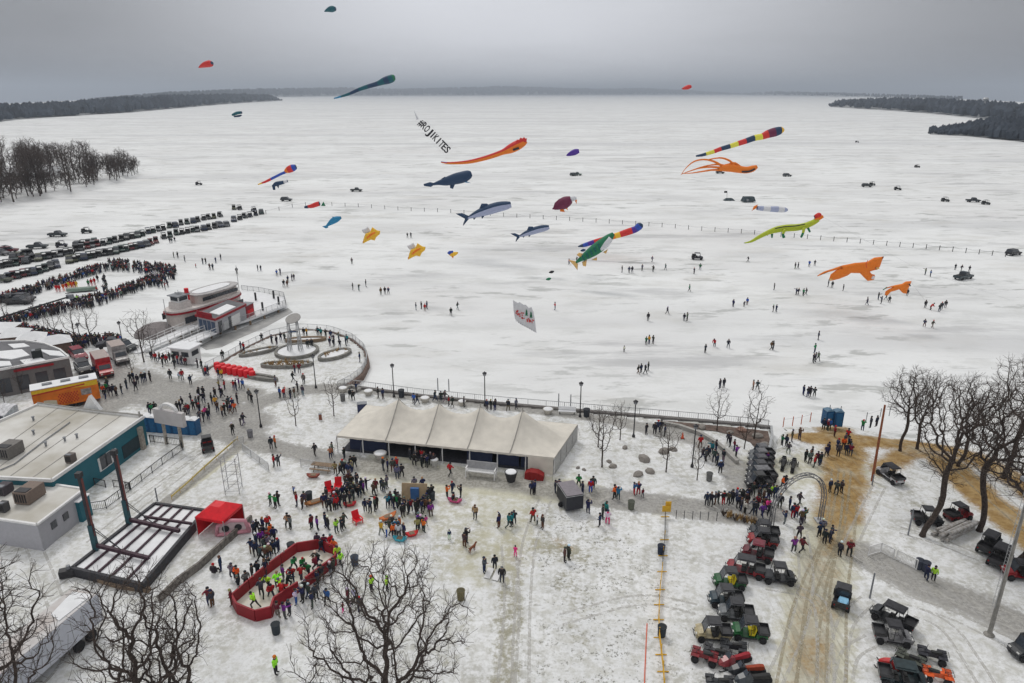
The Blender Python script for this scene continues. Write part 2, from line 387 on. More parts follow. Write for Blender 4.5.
def build_land():
    st = .45
    xs = np.arange(-135, 135.1, st); ys = np.arange(18, 165, st)
    X, Y = np.meshgrid(xs, ys); P = np.stack([X.ravel(), Y.ravel()], 1)
    ins = inside(P, LAND); d = seg_dist(P, SHORE); sdist = np.where(ins, d, -d)
    dR = seg_dist(P, SHORE_R); dL = seg_dist(P, SHORE_L); soft = (np.minimum(dR, dL) < d + .01)
    rng = np.random.RandomState(3)
    # gentle lumps: sum of a few sines
    lump = sum(.006 * np.sin(P[:, 0] * a + P[:, 1] * b + c) for a, b, c in rng.uniform(-2.2, 2.2, (9, 3)))
    z = lump.copy()
    z = np.where(soft, z + np.clip((sdist - 1.5) / 5.0, -1, 0) * 1.15, z)
    z = np.where(~soft, z + np.where(sdist < 0.2, -1.4, 0), z)
    keep = sdist > np.where(soft, -8, -1.2)
    def line(s, w, soft_=.5):
        pts = px_line(s); dd = seg_dist(P, pts); return np.clip(1 - (dd - w * soft_) / (w * (1.4 - soft_)), 0, 1)
    def mx(*a):
        r = a[0]
        for q in a[1:]: r = np.maximum(r, q)
        return r
    sand = mx(line('838,428 845,455 843,490 838,515', 2.6), line('838,515 832,535 828,550', 2.0) * .6, line('806,437 835,440 905,442', 2.2), line('905,440 950,448 1000,470 1040,500', 2.2) * .9,
              line('945,460 975,490 1010,520 1040,545', 2.4) * .95, line('880,470 905,455 935,450', 1.8) * .8, line('830,545 818,590 810,640 806,700', 2.2) * .42, line('560,542 568,552', 1.0) * .5)
    yellow = mx(line('836,520 820,570 815,630 812,700', 3.0), line('770,470 800,470 840,470', 5) * .7, line('800,500 815,520', 2) * .3, line('380,466 450,480 575,492', 3.2) * 1.0,
                line('500,500 500,540 480,560', 4.5) * .6, line('660,515 672,500', 1) * .6, line('245,443 215,470 175,497', .5) * .9, line('345,505 440,515', 5) * .5)
    slush = mx(line('110,378 150,390 200,402 236,425', 5.2), line('60,420 120,395', 5), line('90,375 110,385', 3), line('205,385 245,395', 3), line('236,430 240,436 252,442', 2.6), line('252,442 330,460 420,474 520,484 575,494', 2.2) * .8,
               line('575,494 650,503 720,512 770,512', 2.2), line('243,443 212,466 165,503', .8), line('232,420 260,402 300,390 340,388 360,388', 2.0),
               line('350,388 420,398 500,407 560,413 610,420', 1.3) * .9, line('650,428 700,440 735,468 748,500 750,510', 2.4) * .75, line('860,553 920,584 980,606 1030,630', 2.6) * .8,
               line('612,420 645,428', 1.8) * .8, line('0,470 0,500', 1), line('820,560 815,640 812,700', 2.2) * .45,
               line('250,610 330,618 420,560', 3) * .25, line('160,460 225,415', 1) * .0, line('268,590 310,575 330,560', 1.5) * .4)
    grass = mx(line('512,540 510,600 503,700', 1.5) * .95, line('478,560 470,620 440,680', 1.6) * .5, line('470,505 540,520 590,545', 5) * .55, line('540,545 575,555', 1.8) * 1.0, line('455,545 505,555', 2) * .8, line('560,575 580,640', 1.2) * .6, line('400,560 450,600', 4) * .4, line('260,500 420,530 560,500', 7) * .42, line('565,575 580,600', 1.5) * .7,
               line('440,540 500,545', 2.5) * .5, line('330,505 400,512', 5) * .35, line('890,480 915,495 930,530', 2) * .55, line('865,560 900,575 1020,620', 4) * .3, line('760,515 750,520', 1) * .8, line('280,500 250,540', 4) * .2,
               line('900,470 960,480 990,520', 5) * .35)
    gpix = np.array([0.])
    speck = mx(line('540,530 600,560 600,680', 9) * .9, line('640,560 660,680', 6) * .75, line('380,520 480,560', 10) * .35, line('250,470 300,480', 8) * .3, line('880,500 900,560', 6) * .6, line('600,450 660,480', 6) * .3, line('720,600 700,680', 4) * .35,
               line('930,600 990,660', 5) * .3, line('780,600 760,690', 4) * .3, np.full(len(P), .12))
    tracks = mx(line('825,560 812,620 805,700', 3.4), line('790,560 775,640', 2) * .4, line('845,455 840,520', 2.5) * .6, line('190,480 130,520', 2) * .5, line('860,553 920,584 1000,612', 2) * .3, line('900,640 950,690', 4) * .4)
    idx = -np.ones(len(P), int); nx = len(xs); K_ = keep.reshape(X.shape)
    cell = K_[:-1, :-1] & K_[1:, :-1] & K_[:-1, 1:] & K_[1:, 1:]
    jj, ii = np.nonzero(cell); a = jj * nx + ii
    quads = np.stack([a, a + 1, a + nx + 1, a + nx], 1)
    cs = sand[a]; cl = slush[a]
    cls = np.where(cs > .45, 2, np.where(cl > .5, 1, 0))
    for k, nm in ((0, 'snow_ground'), (1, 'slushy_path'), (2, 'sandy_track')):
        q = quads[cls == k]; used = np.unique(q); remap = -np.ones(len(P), int); remap[used] = np.arange(len(used))
        me = bpy.data.meshes.new(nm)
        co = np.stack([P[used, 0], P[used, 1], z[used]], 1)
        me.from_pydata(co.tolist(), [], remap[q].tolist()); me.materials.append(M_ground)
        me.polygons.foreach_set('use_smooth', [True] * len(q))
        for an, ch in (('wear', (sand, slush, grass)), ('wear2', (speck, tracks, yellow))):
            at = me.attributes.new(an, 'FLOAT_COLOR', 'POINT')
            arr = np.stack([c[used] for c in ch] + [np.ones(len(used))], 1).astype(np.float32)
            at.data.foreach_set('color', arr.ravel())
        me.update(); o = bpy.data.objects.new(nm, me); COL.objects.link(o); tag(o, kind='structure')
build_land()
# where the land or lake ends against the sky, per image column: the far country falls away behind the wooded shores
def far_row(px): return float(np.interp(px, [-200, 0, 120, 280, 420, 740, 860, 1024, 1250], [112, 106, 100, 96.0, 94.6, 94.2, 96, 104, 112]))
def build_lake():
    m = MB(); cols = np.linspace(-900, 1924, 150); rs = None; n = 46
    for c in cols:
        d = ray(c, 300); az = math.atan2(d[0], d[1]); fr = far_row(min(max(c, -200), 1250))
        rmax = math.hypot(*GI(c, fr)[:2])
        for k in range(n):
            r = 12 * (rmax / 12) ** (k / (n - 1)); m.v.append((r * sin(az), r * cos(az), ICE))
        m.v.append((rmax * 1.25 * sin(az), rmax * 1.25 * cos(az), ICE - rmax * .03)); m.v.append((rmax * 2.2 * sin(az), rmax * 2.2 * cos(az), ICE - rmax * .16))
    k = n + 2
    for i in range(len(cols) - 1):
        for j in range(k - 1):
            a = i * k + j; m.f.append((a, a + k, a + k + 1, a + 1)); m.m.append(0)
    o = m.build('frozen_lake', M_lake, smooth=True); tag(o, kind='structure')
build_lake()
# distant shores: low hills with woods on them
M_hill = mat('snowy_far_hill', (.30, .31, .32), .95, var=.3, scale=.01)
M_wood_far = mat('far_wood', (.04, .052, .07), .95, var=.5, scale=.03)
def far_shore(name, bottom, top, thick, seed, dens, label, hill=.35, gap=None):
    rnd = random.Random(seed)
    hb = MB(); wb = MB(); n = len(bottom); xs = [p[0] for p in bottom]; N = int((xs[-1] - xs[0]) / 3) + 2
    prev = None
    for i in range(N):
        x = xs[0] + (xs[-1] - xs[0]) * i / (N - 1)
        yb = np.interp(x, xs, [p[1] for p in bottom]); yt = np.interp(x, [p[0] for p in top], [p[1] for p in top])
        B = GI(x, yb); hh = ZH(x, yb, yt, ICE); u = Vector((B.x, B.y, 0)).normalized()
        hh2 = hh * hill
        cur = [B, B + u * thick * .25 + Vector((0, 0, hh2 * .6)), B + u * thick * .6 + Vector((0, 0, hh2)), B + u * thick + Vector((0, 0, -2))]
        for c in cur: hb.v.append(tuple(c))
        if prev is not None:
            b = len(hb.v) - 8
            for k in range(3): hb.f.append((b + k, b + 4 + k, b + 5 + k, b + k + 1)); hb.m.append(0)
        prev = cur
        px_m = (yb - 92.5) / 43.0
        for k in range(dens):
            t = rnd.random(); xx = x + rnd.uniform(-1.5, 1.5); q = B + u * thick * .6 * t
            q = q + Vector((-u.y, u.x, 0)) * rnd.uniform(-1, 1) * 1.6 / px_m
            zt = ICE + hh2 * (t ** .7); th = max(hh * (1 - hill * t), 3) * rnd.uniform(.62, 1.0) * (.8 + .3 * t)
            if gap and rnd.random() < gap * (1 - t): continue
            w = th * rnd.uniform(.28, .5); s = len(wb.v)
            for a in range(5):
                an = a * 2 * pi / 5 + rnd.random(); wb.v.append((q.x + w * .7 * cos(an), q.y + w * .7 * sin(an), zt + th * .12))
            for a in range(5):
                an = a * 2 * pi / 5 + rnd.random(); rr = w * rnd.uniform(.7, 1.1); wb.v.append((q.x + rr * cos(an), q.y + rr * sin(an), zt + th * rnd.uniform(.5, .7)))
            wb.v.append((q.x, q.y, zt + th))
            for a in range(5):
                a2 = (a + 1) % 5; wb.f.append((s + a, s + a2, s + 5 + a2, s + 5 + a)); wb.m.append(0)
                wb.f.append((s + 5 + a, s + 5 + a2, s + 10)); wb.m.append(0)
    tag(hb.build('distant_hills', M_hill, smooth=True), kind='structure')
    tag(wb.build('distant_woods', M_wood_far), label, 'woods', kind='stuff')
far_shore('a', [(-80, 128), (0, 121.5), (30, 118.5), (80, 115.5), (130, 112.5), (190, 107), (240, 103), (281, 100.8)],
          [(-80, 108), (0, 104.8), (80, 100.5), (120, 97), (180, 94), (240, 93), (270, 94), (281, 99)], 380, 1, 16, 'dark wooded shore across the lake at far left', .3, .3)
far_shore('b', [(90, 103), (282, 97), (350, 96.0), (500, 95.5), (600, 95.2), (740, 94.8)],
          [(90, 99), (170, 91), (260, 87.5), (350, 86.6), (400, 88), (500, 85.2), (600, 88), (640, 87.2), (680, 89), (740, 93)], 1500, 2, 10, 'pale hazy woods on the far shore behind the middle of the lake', .6)
far_shore('b2', [(735, 94.9), (860, 97), (960, 101)], [(735, 93), (780, 90.5), (860, 92.6), (960, 96)], 1500, 5, 6, 'faint low woods on the horizon right of the lake middle', .5)
far_shore('c', [(830, 107), (880, 110), (930, 113.5), (985, 119), (1040, 125), (1120, 133)], [(830, 104), (838, 99.6), (880, 97.4), (930, 98), (990, 101), (1024, 104.5), (1120, 112)], 420, 3, 14, 'dark wooded headland with snowy clearings at far right', .35, .45)
far_shore('d', [(930, 134.5), (970, 136.5), (1024, 142), (1120, 150)], [(930, 130), (950, 127), (970, 123), (985, 120), (1024, 119), (1120, 118)], 200, 4, 16, 'nearest dark tree-covered spit at the right edge', .12, .25)
# water tower on the right headland
def water_tower():
    B = GI(982, 117); B.z = 8; s = B.y / 1500
    t = thing('water_tower', 'tiny pale water tower above the far right headland', 'water tower', B)
    h = 70 * s * .3
    m = MB(); m.cyl((0, 0, 0), 1.6 * s, h, 8); m.build('column', M_galv, t)
    m = MB(); m.lathe((0, 0, h), [(1.5 * s, 0), (5 * s, 2 * s), (5.5 * s, 4 * s), (3.5 * s, 6.4 * s), (.3 * s, 7 * s)], 12); m.build('tank', M_galv, t)
water_tower()
# low land of the wooded point at left
def point_land():
    m = MB(); pts = [(-60, 215), (0, 206), (40, 199), (70, 194), (100, 189), (125, 180), (146, 171), (140, 166), (115, 163), (60, 160), (-60, 158)]
    poly = [GI(*p) for p in pts]; c = sum(poly, Vector()) / len(poly)
    vs = [tuple(p - Vector((0, 0, .1))) for p in poly] + [tuple(c + (p - c) * .93 + Vector((0, 0, 1.2))) for p in poly] + [tuple(c + Vector((0, 0, 2.2)))]
    n = len(poly); m.add(vs, [(i, (i + 1) % n, n + (i + 1) % n, n + i) for i in range(n)] + [(n + i, n + (i + 1) % n, 2 * n) for i in range(n)])
    tag(m.build('snowy_point', M_lake, smooth=True), kind='structure')
point_land()
# ------------------------------------------------------------------ bare trees by space colonisation
def colonise(seed, H, trunk, rx, ry, shape='round', n=700, step=.5, infl=3.2, kill=.9, lean=(0, 0), up=.12, wob=.25, cbase=None, forks=1):
    rng = np.random.RandomState(seed); cb = trunk if cbase is None else cbase
    A = []
    while len(A) < n:
        p = rng.uniform(-1, 1, 3); r2 = p[0] ** 2 + p[1] ** 2
        if shape == 'round' and r2 + p[2] ** 2 > 1: continue
        if shape == 'vase' and r2 > (.35 + .65 * (p[2] + 1) / 2) ** 2 * (1 - max(p[2] - .3, 0) ** 2 * 1.2): continue
        if shape == 'cone' and r2 > (1 - (p[2] + 1) / 2) ** 2 * .9 + .03: continue
        if r2 + p[2] ** 2 < .16 and rng.rand() < .6: continue
        A.append((p[0] * rx + lean[0], p[1] * ry + lean[1], cb + (H - cb) * (p[2] + 1) / 2))
    A = np.array(A)
    nodes = [np.zeros(3)]; par = [-1]; p = np.zeros(3); d = np.array([lean[0] * .04, lean[1] * .04, 1.0])
    k = 0
    while p[2] < trunk:
        d = .75 * d + .25 * np.array([lean[0] * .06, lean[1] * .06, 1.0]) + rng.normal(0, wob * .25, 3) * np.array([1, 1, .1]); d /= np.linalg.norm(d)
        p = p + d * step; nodes.append(p.copy()); par.append(k); k += 1
    N = np.array(nodes)
    for it in range(140):
        if len(A) == 0: break
        D = ((A[:, None, :] - N[None]) ** 2).sum(2)
        near = D.argmin(1); dm = np.sqrt(D[np.arange(len(A)), near])
        A_k = dm > kill
        act = A_k & (dm < infl if it > 8 else np.ones(len(A), bool))
        if not act.any(): break
        dirs = np.zeros_like(N); v = A[act] - N[near[act]]; v /= np.linalg.norm(v, axis=1)[:, None]
        np.add.at(dirs, near[act], v); g = np.unique(near[act])
        dd = dirs[g]; dd /= np.linalg.norm(dd, axis=1)[:, None] + 1e-9
        dd = dd + rng.normal(0, wob, dd.shape); dd[:, 2] += up; dd /= np.linalg.norm(dd, axis=1)[:, None]
        new = N[g] + dd * step
        dup_ = np.sqrt(((new[:, None] - N[None]) ** 2).sum(2)).min(1) < step * .45
        new = new[~dup_]; g = g[~dup_]
        if len(new) == 0: break
        N = np.vstack([N, new]); par += list(g); A = A[A_k]
    return N, np.array(par)
def tree_meshes(N, par, r0, tip=.018, pw=2.05, thr=.06, twigs=0, seed=0, tl=.6):
    rng = np.random.RandomState(seed)
    if twigs:
        has = np.bincount(par[1:], minlength=len(N)); ends = np.nonzero(has <= 1)[0]; ends = ends[N[ends, 2] > N[:, 2].max() * .22]
        for rep in range(twigs):
            dirs = N[ends] - N[np.maximum(par[ends], 0)]; dirs /= np.linalg.norm(dirs, axis=1)[:, None] + 1e-9
            dd = dirs + rng.normal(0, .65, dirs.shape); dd[:, 2] += .15; dd /= np.linalg.norm(dd, axis=1)[:, None]
            new = N[ends] + dd * tl * rng.uniform(.5, 1.1, (len(ends), 1)); base = len(N)
            N = np.vstack([N, new]); par = np.concatenate([par, ends])
            mid = np.arange(base, len(N)); d2 = dd + rng.normal(0, .4, dd.shape); new2 = new + d2 * tl * .5
            N = np.vstack([N, new2]); par = np.concatenate([par, mid])
    n = len(N); acc = np.zeros(n); order = range(n - 1, 0, -1); kids_ = np.bincount(par[1:], minlength=n)
    for i in order:
        if kids_[i] == 0: acc[i] = tip ** pw
        acc[par[i]] += acc[i]
    rad = acc ** (1 / pw); s = r0 / rad[0]
    rad = np.where(rad * s < tip, tip, rad * s ** np.clip(np.log(rad / tip + 1e-9) / np.log(rad[0] / tip), 0, 1))
    rad = np.clip(rad, tip, r0)
    out = {}
    # chains
    ch = [[] for _ in range(n)]
    for i in range(1, n): ch[par[i]].append(i)
    tr = MB(); tw = MB()
    stack = [(0, None)]
    while stack:
        st_, pr = stack.pop(); chain = [pr, st_] if pr is not None else [st_]; cur = st_
        while ch[cur]:
            c = sorted(ch[cur], key=lambda q: -rad[q]); 
            for o in c[1:]: stack.append((o, cur))
            cur = c[0]; chain.append(cur)
        if len(chain) < 2: continue
        rr = [rad[c] for c in chain]
        if pr is not None: rr[0] = rr[1]
        # split into thick and thin runs
        big = [r > thr for r in rr]; kcut = next((i for i, b in enumerate(big) if not b), len(chain))
        if kcut >= 2:
            e = min(kcut + 1, len(chain)); pts = [N[c] for c in chain[:e]]; r2 = rr[:e]
            if pr is None: pts[0] = N[0] - np.array([0, 0, .25]); r2[0] = r2[0] * 1.35
            tr.tube(pts, r2, 7 if rr[0] > .15 else 5)
            if e < len(chain): tw.tube([N[c] for c in chain[e - 1:]], rr[e - 1:], 3, cap=False)
        else: tw.tube([N[c] for c in chain], rr, 3, cap=False)
    return tr, tw
TREE = {}
def tree_proto(key, N, par, r0, **kw):
    tr, tw = tree_meshes(N, par, r0, **kw)
    TREE[key] = (tr.mesh('trunk', M_bark, True), tw.mesh('crown', M_twig, True))
def place_tree(key, loc, rz, label, group=None, s=1.0, name='bare_tree', sz=None):
    t = thing(name, label, 'tree', loc, rz, group)
    a = bpy.data.objects.new('trunk', TREE[key][0]); b = bpy.data.objects.new('crown', TREE[key][1])
    for o in (a, b): COL.objects.link(o); o.parent = t
    t.scale = (s, s, sz or s); return t
tree_proto('oak1', *colonise(11, 17.5, 5.0, 7.0, 6.5, 'round', 620, .45, 3.6, .85, wob=.34, cbase=6.0), .33, twigs=4, seed=1, tip=.013, tl=.7)
tree_proto('oak2', *colonise(12, 17.0, 6.2, 5.2, 5.0, 'round', 330, .45, 3.6, .9, wob=.38, lean=(.8, 0), cbase=5.5), .32, twigs=4, seed=2, tip=.013, tl=.7)
tree_proto('oak3', *colonise(13, 16.0, 5.0, 5.0, 5.0, 'vase', 300, .45, 3.6, .9, wob=.38), .28, twigs=4, seed=3, tip=.013, tl=.7)
tree_proto('tall1', *colonise(14, 16.0, 7.5, 5.6, 5.0, 'vase', 640, .45, 3.2, .8, wob=.34, cbase=6.5, lean=(1.2, 0)), .27, twigs=4, seed=4, tip=.013)
tree_proto('tall2', *colonise(15, 15.0, 6.0, 4.4, 4.4, 'round', 520, .45, 3.2, .8, wob=.38, cbase=6.0, lean=(-.5, 0)), .25, twigs=4, seed=5, tip=.013)
tree_proto('young1', *colonise(16, 6.5, 1.6, 2.2, 2.2, 'vase', 170, .3, 2.0, .5, wob=.18, up=.25), .09, twigs=1, seed=6, tip=.013, thr=.03, tl=.45)
tree_proto('young2', *colonise(17, 6.5, 1.5, 1.7, 1.7, 'round', 150, .3, 2.0, .5, wob=.18, up=.3), .085, twigs=1, seed=7, tip=.013, thr=.03, tl=.45)
tree_proto('far1', *colonise(18, 22, 8, 6, 6, 'round', 160, 1.1, 7, 2.2, wob=.3, cbase=7), .30, twigs=4, seed=8, tip=.055, thr=.2, tl=1.7)
tree_proto('far2', *colonise(19, 22, 6, 5, 5, 'vase', 140, 1.1, 7, 2.2, wob=.3), .28, twigs=4, seed=9, tip=.055, thr=.2, tl=1.7)
tree_proto('far3', *colonise(20, 20, 7, 7, 6, 'round', 200, 1.0, 7, 2.0, wob=.35, cbase=6), .32, twigs=4, seed=10, tip=.055, thr=.2, tl=1.8)
tree_proto('scrub', *colonise(21, 6, .8, 3.5, 3, 'vase', 120, .6, 5, 1.1, wob=.35), .14, twigs=4, seed=11, tip=.045, thr=.1, tl=1.0)

# tyre ruts pressed into the snow: thin ragged sheets that follow the ground
_lp = np.random.RandomState(3).uniform(-2.2, 2.2, (9, 3))
def ground_z(x, y): return float(sum(.006 * math.sin(x * a + y * b + c) for a, b, c in _lp))
def rut_mat(nm, c, c2):
    m = mat(nm, c, .95, var=.15, scale=2, c2=c2); nt = m.node_tree; n = nt.nodes; l = nt.links
    tc = n.new('ShaderNodeTexCoord'); no = n.new('ShaderNodeTexNoise'); no.inputs['Scale'].default_value = 1.6; no.inputs['Detail'].default_value = 6; no.inputs['Roughness'].default_value = .7
    l.new(tc.outputs['Object'], no.inputs[0]); mr = n.new('ShaderNodeMapRange')
    for i, v in ((1, .36), (2, .56), (3, 0), (4, .6)): mr.inputs[i].default_value = v
    l.new(no.outputs['Fac'], mr.inputs[0]); l.new(mr.outputs[0], n['Principled BSDF'].inputs['Alpha']); return m
def ruts():
    ms = (rut_mat('snow_rut', (.46, .45, .42), (.58, .57, .55)), rut_mat('sand_rut', (.33, .28, .19), (.43, .39, .29)))
    for ri, (s, g) in enumerate((('845,470 838,520 822,570 812,620 806,690', 1.3), ('838,470 832,530 812,580 798,620 785,690', 1.3), ('850,500 846,540 838,600 836,690', 1.4), ('800,530 806,570 800,620 770,690', 1.2), ('765,585 800,592 822,610 826,690', 1.2),
                 ('868,600 845,625 835,690', 1.2), ('872,640 850,655 842,690', 1.2), ('915,612 950,630 990,690', 1.3), ('905,600 960,618 1040,660', 1.3), ('208,452 170,482 120,520 90,545', 1.2), ('200,450 160,478 110,515', 1.2), ('855,552 900,578 960,598 1035,628', 1.4), ('858,558 905,588 960,610 1035,645', 1.3),
                 ('850,545 862,520 872,500 880,485', 1.2), ('508,545 512,600 505,700', 1.3), ('545,500 530,540 523,600 520,700', 1.3), ('900,530 940,542 985,560', 1.2), ('1035,535 985,492 945,458 890,440', 1.4), ('1035,515 990,478 950,450', 1.3), ('560,620 640,600 700,610', 1.2), ('0,475 60,620 20,700', 1.2), ('130,545 60,590 -20,640', 1.4))):
        pts = [Vector((p[0], p[1], 0)) for p in px_line(s)]; fine = []
        for i in range(len(pts) - 1):
            p0 = pts[max(i - 1, 0)]; p3 = pts[min(i + 2, len(pts) - 1)]; a, b = pts[i], pts[i + 1]; k = max(2, int((b - a).length / .5))
            for j in range(k): t = j / k; fine.append(.5 * ((2 * a) + (b - p0) * t + (2 * p0 - 5 * a + 4 * b - p3) * t * t + (3 * a - p0 - 3 * b + p3) * t ** 3))
        q = MB()
        for side in (-1, 1):
            base = len(q.v)
            for i, p in enumerate(fine):
                d = (fine[min(i + 1, len(fine) - 1)] - fine[max(i - 1, 0)]).normalized(); n = Vector((-d.y, d.x, 0))
                for w in (-.13, .13): c = p + n * (side * g / 2 + w); q.v.append((c.x, c.y, ground_z(c.x, c.y) + .012))
            for i in range(len(fine) - 1): q.f.append((base + 2 * i, base + 2 * i + 2, base + 2 * i + 3, base + 2 * i + 1)); q.m.append(0)
        tag(q.build('tyre_track', ms[1 if ri in (0, 1, 2, 17) else 0]), kind='structure')
ruts()
# ------------------------------------------------------------------ people
def skin(name, verts, edges, root, mats, mi=None, sub=1):
    me = bpy.data.meshes.new(name); me.from_pydata([v[0] for v in verts], edges, [])
    o = bpy.data.objects.new(name, me); COL.objects.link(o)
    sm = o.modifiers.new('s', 'SKIN'); sm.use_smooth_shade = True
    if sub: o.modifiers.new('u', 'SUBSURF').levels = sub
    sv = me.skin_vertices[0].data
    for i, v in enumerate(verts):
        r = v[1]; sv[i].radius = (r, r) if isinstance(r, (int, float)) else r; sv[i].use_root = (i == root)
    dg = bpy.context.evaluated_depsgraph_get(); ev = o.evaluated_get(dg)
    out = bpy.data.meshes.new_from_object(ev); out.name = name
    bpy.data.objects.remove(o); bpy.data.meshes.remove(me)
    out.materials.clear()
    for m in mats: out.materials.append(m)
    for p in out.polygons:
        p.use_smooth = True
        p.material_index = mi(p.center) if mi else 0
    return out
def person_mesh(key, legs=((0, 0), (0, 0)), arms=None, lean=0., sit=0., look=0., feet=.11, twist=0.):
    """legs: (knee forward, foot forward) left/right; arms: elbow and wrist offsets from the shoulder."""
    h = .93 - sit
    P = []; E = []
    def v(p, r): P.append((p, r)); return len(P) - 1
    ly = lambda z: lean * max(z - h, 0)
    pel = v((0, 0, h), (.15, .12)); mid = v((0, ly(h + .22), h + .22), (.15, .11)); ch = v((0, ly(h + .45), h + .45), (.17, .12))
    nk = v((0, ly(h + .57) + .01, h + .58), .06); hd = v((0, ly(h + .68) + .03, h + .67), .088); ht = v((0, ly(h + .76) + .03 - look * .05, h + .77), .082)
    E += [(pel, mid), (mid, ch), (ch, nk), (nk, hd), (hd, ht)]
    ns = v((0, ly(h + .7) + .125, h + .695 + look * .04), .02); E.append((hd, ns))
    for s, (kf, ff) in ((-1, legs[0]), (1, legs[1])):
        hp = v((s * .09, 0, h - .07), .10); kn = v((s * (feet + .01), kf, max(h - .47, .28) if sit < .4 else .42), .072)
        an = v((s * feet, ff, .11), .052); to = v((s * (feet + .02), ff + .16, .05), .048)
        E += [(pel, hp), (hp, kn), (kn, an), (an, to)]
    arms = arms or (((.06, 0, -.27), (.05, .05, -.52)), ((.06, 0, -.27), (.05, .05, -.52)))
    C = []; CE = []
    def cv(p, r): C.append((p, r)); return len(C) - 1
    hem = cv((0, ly(h) , h - .13), (.195, .15)); c1 = cv((0, ly(h + .2), h + .2), (.185, .15)); c2 = cv((0, ly(h + .44), h + .44), (.21, .15)); c3 = cv((0, ly(h + .56), h + .58), .10)
    CE += [(hem, c1), (c1, c2), (c2, c3)]
    for s, (el, wr) in ((-1, arms[0]), (1, arms[1])):
        sh = (s * .19, ly(h + .5), h + .50)
        q = lambda o_: (sh[0] + s * o_[0], sh[1] + o_[1], sh[2] + o_[2])
        a = v(sh, .05); e = v(q(el), .04); w = v(q(wr), .032)
        dx = [q(wr)[i] - q(el)[i] for i in range(3)]; L = math.sqrt(sum(x * x for x in dx)) or 1
        hn = v([q(wr)[i] + dx[i] / L * .10 for i in range(3)], .038); th = v([q(wr)[i] + dx[i] / L * .06 + (-s * .05 if i == 0 else .02) for i in range(3)], .017)
        E += [(ch, a), (a, e), (e, w), (w, hn), (w, th)]
        a2 = cv(sh, .085); e2 = cv(q(el), .068); w2 = cv(q(wr), .058); CE += [(c2, a2), (a2, e2), (e2, w2)]
    top = h + .6
    def mi(c):
        if c.z > top: return 1
        if c.z < .13: return 2
        if c.z > h - .35 and (abs(c.x) > .2 or abs(c.y) > .22): return 2
        return 0
    body = skin('person_' + key, P, E, pel, [M_cloth, M_skin, M_boot], mi)
    coat = skin('coat', C, CE, hem, [M_cloth], None)
    hz = h + .77; hy = ly(h + .76) + .03 - look * .05
    m = MB(); m.lathe((0, hy - .01, hz - .06), [(.112, 0), (.118, .04), (.105, .10), (.06, .15), (.02, .165)], 10); hat = m.mesh('hat', [M_cloth], True)
    return body, coat, hat
D0 = ((.06, 0, -.27), (.05, .05, -.52))
POSES = {
 'stand': person_mesh('stand'),
 'wide': person_mesh('wide', legs=((.0, .02), (.02, -.04)), feet=.17, arms=(((.10, -.02, -.25), (.02, .14, -.42)), ((.1, -.02, -.25), (.02, .14, -.42)))),
 'walk': person_mesh('walk', legs=((.20, .30), (-.02, -.32)), arms=(((.06, -.14, -.22), (.05, -.12, -.48)), ((.06, .12, -.24), (.02, .30, -.42))), lean=.08),
 'walk2': person_mesh('walk2', legs=((-.02, -.24), (.16, .22)), arms=(((.07, .10, -.25), (.03, .26, -.40)), ((.06, -.12, -.24), (.05, -.14, -.5))), lean=.05),
 'fold': person_mesh('fold', arms=(((.08, .06, -.25), (-.16, .20, -.20)), ((.08, .06, -.25), (-.16, .20, -.22))), feet=.13),
 'photo': person_mesh('photo', arms=(((.10, .16, -.12), (-.10, .30, .12)), ((.10, .16, -.12), (-.10, .30, .12))), look=1),
 'point': person_mesh('point', arms=(D0, ((.16, .18, .02), (.22, .42, .14))), look=1),
 'bend': person_mesh('bend', legs=((.12, .0), (.12, -.02)), lean=.75, sit=.12, arms=(((.05, .12, -.24), (-.02, .22, -.46)), ((.05, .12, -.24), (-.02, .22, -.46)))),
 'sit': person_mesh('sit', legs=((.36, .42), (.38, .46)), sit=.62, lean=.05, feet=.15),
 'run': person_mesh('run', legs=((.28, .16), (-.10, -.42)), feet=.14, lean=.3, arms=(((.10, -.16, -.18), (.0, .05, -.30)), ((.12, .12, -.20), (.0, .34, -.18)))),
}
PCOL = {'k': ('black', (.022, .023, .028)), 'n': ('navy', (.018, .028, .075)), 'r': ('red', (.42, .015, .02)), 'o': ('orange', (.65, .13, .02)), 'g': ('green', (.02, .20, .07)),
        'N': ('neon yellow-green', (.38, .85, .05)), 'b': ('blue', (.03, .10, .38)), 't': ('tan', (.34, .23, .12)), 'p': ('purple', (.16, .03, .26)), 'P': ('pink', (.75, .05, .25)),
        'w': ('white', (.65, .66, .68)), 'e': ('grey', (.15, .16, .17)), 'B': ('brown', (.10, .055, .035)), 'T': ('teal', (.02, .20, .24)), 'y': ('yellow', (.75, .42, .03)), 'm': ('maroon', (.17, .015, .03)), 'd': ('dark grey', (.055, .058, .065))}
PROTO_P = {}
def make_person(pose, name='person'):
    b, c, h = POSES[pose]
    o = bpy.data.objects.new(name, b)
    oc = bpy.data.objects.new('coat', c); oh = bpy.data.objects.new('hat', h)
    for q in (o, oc, oh): COL.objects.link(q)
    oc.parent = o; oh.parent = o
    return o, oc, oh
PEOPLE = []       # (x, y, colour code, flags, phrase)
def crowd(phrase, spec, z=0.0):
    for s in spec.split():
        a = s.split(','); x = float(a[0]); y = float(a[1]); code = a[2] if len(a) > 2 else 'k'
        PEOPLE.append(dict(x=x, y=y, c=code[0], fl=code[1:], ph=phrase, z=z))
PANTS = 'kkkkkkknnnedddB'
CROWD_REST = []
def jit(c, r, a=.25): return tuple(max(0, v * (1 + r.uniform(-a, a))) for v in c)
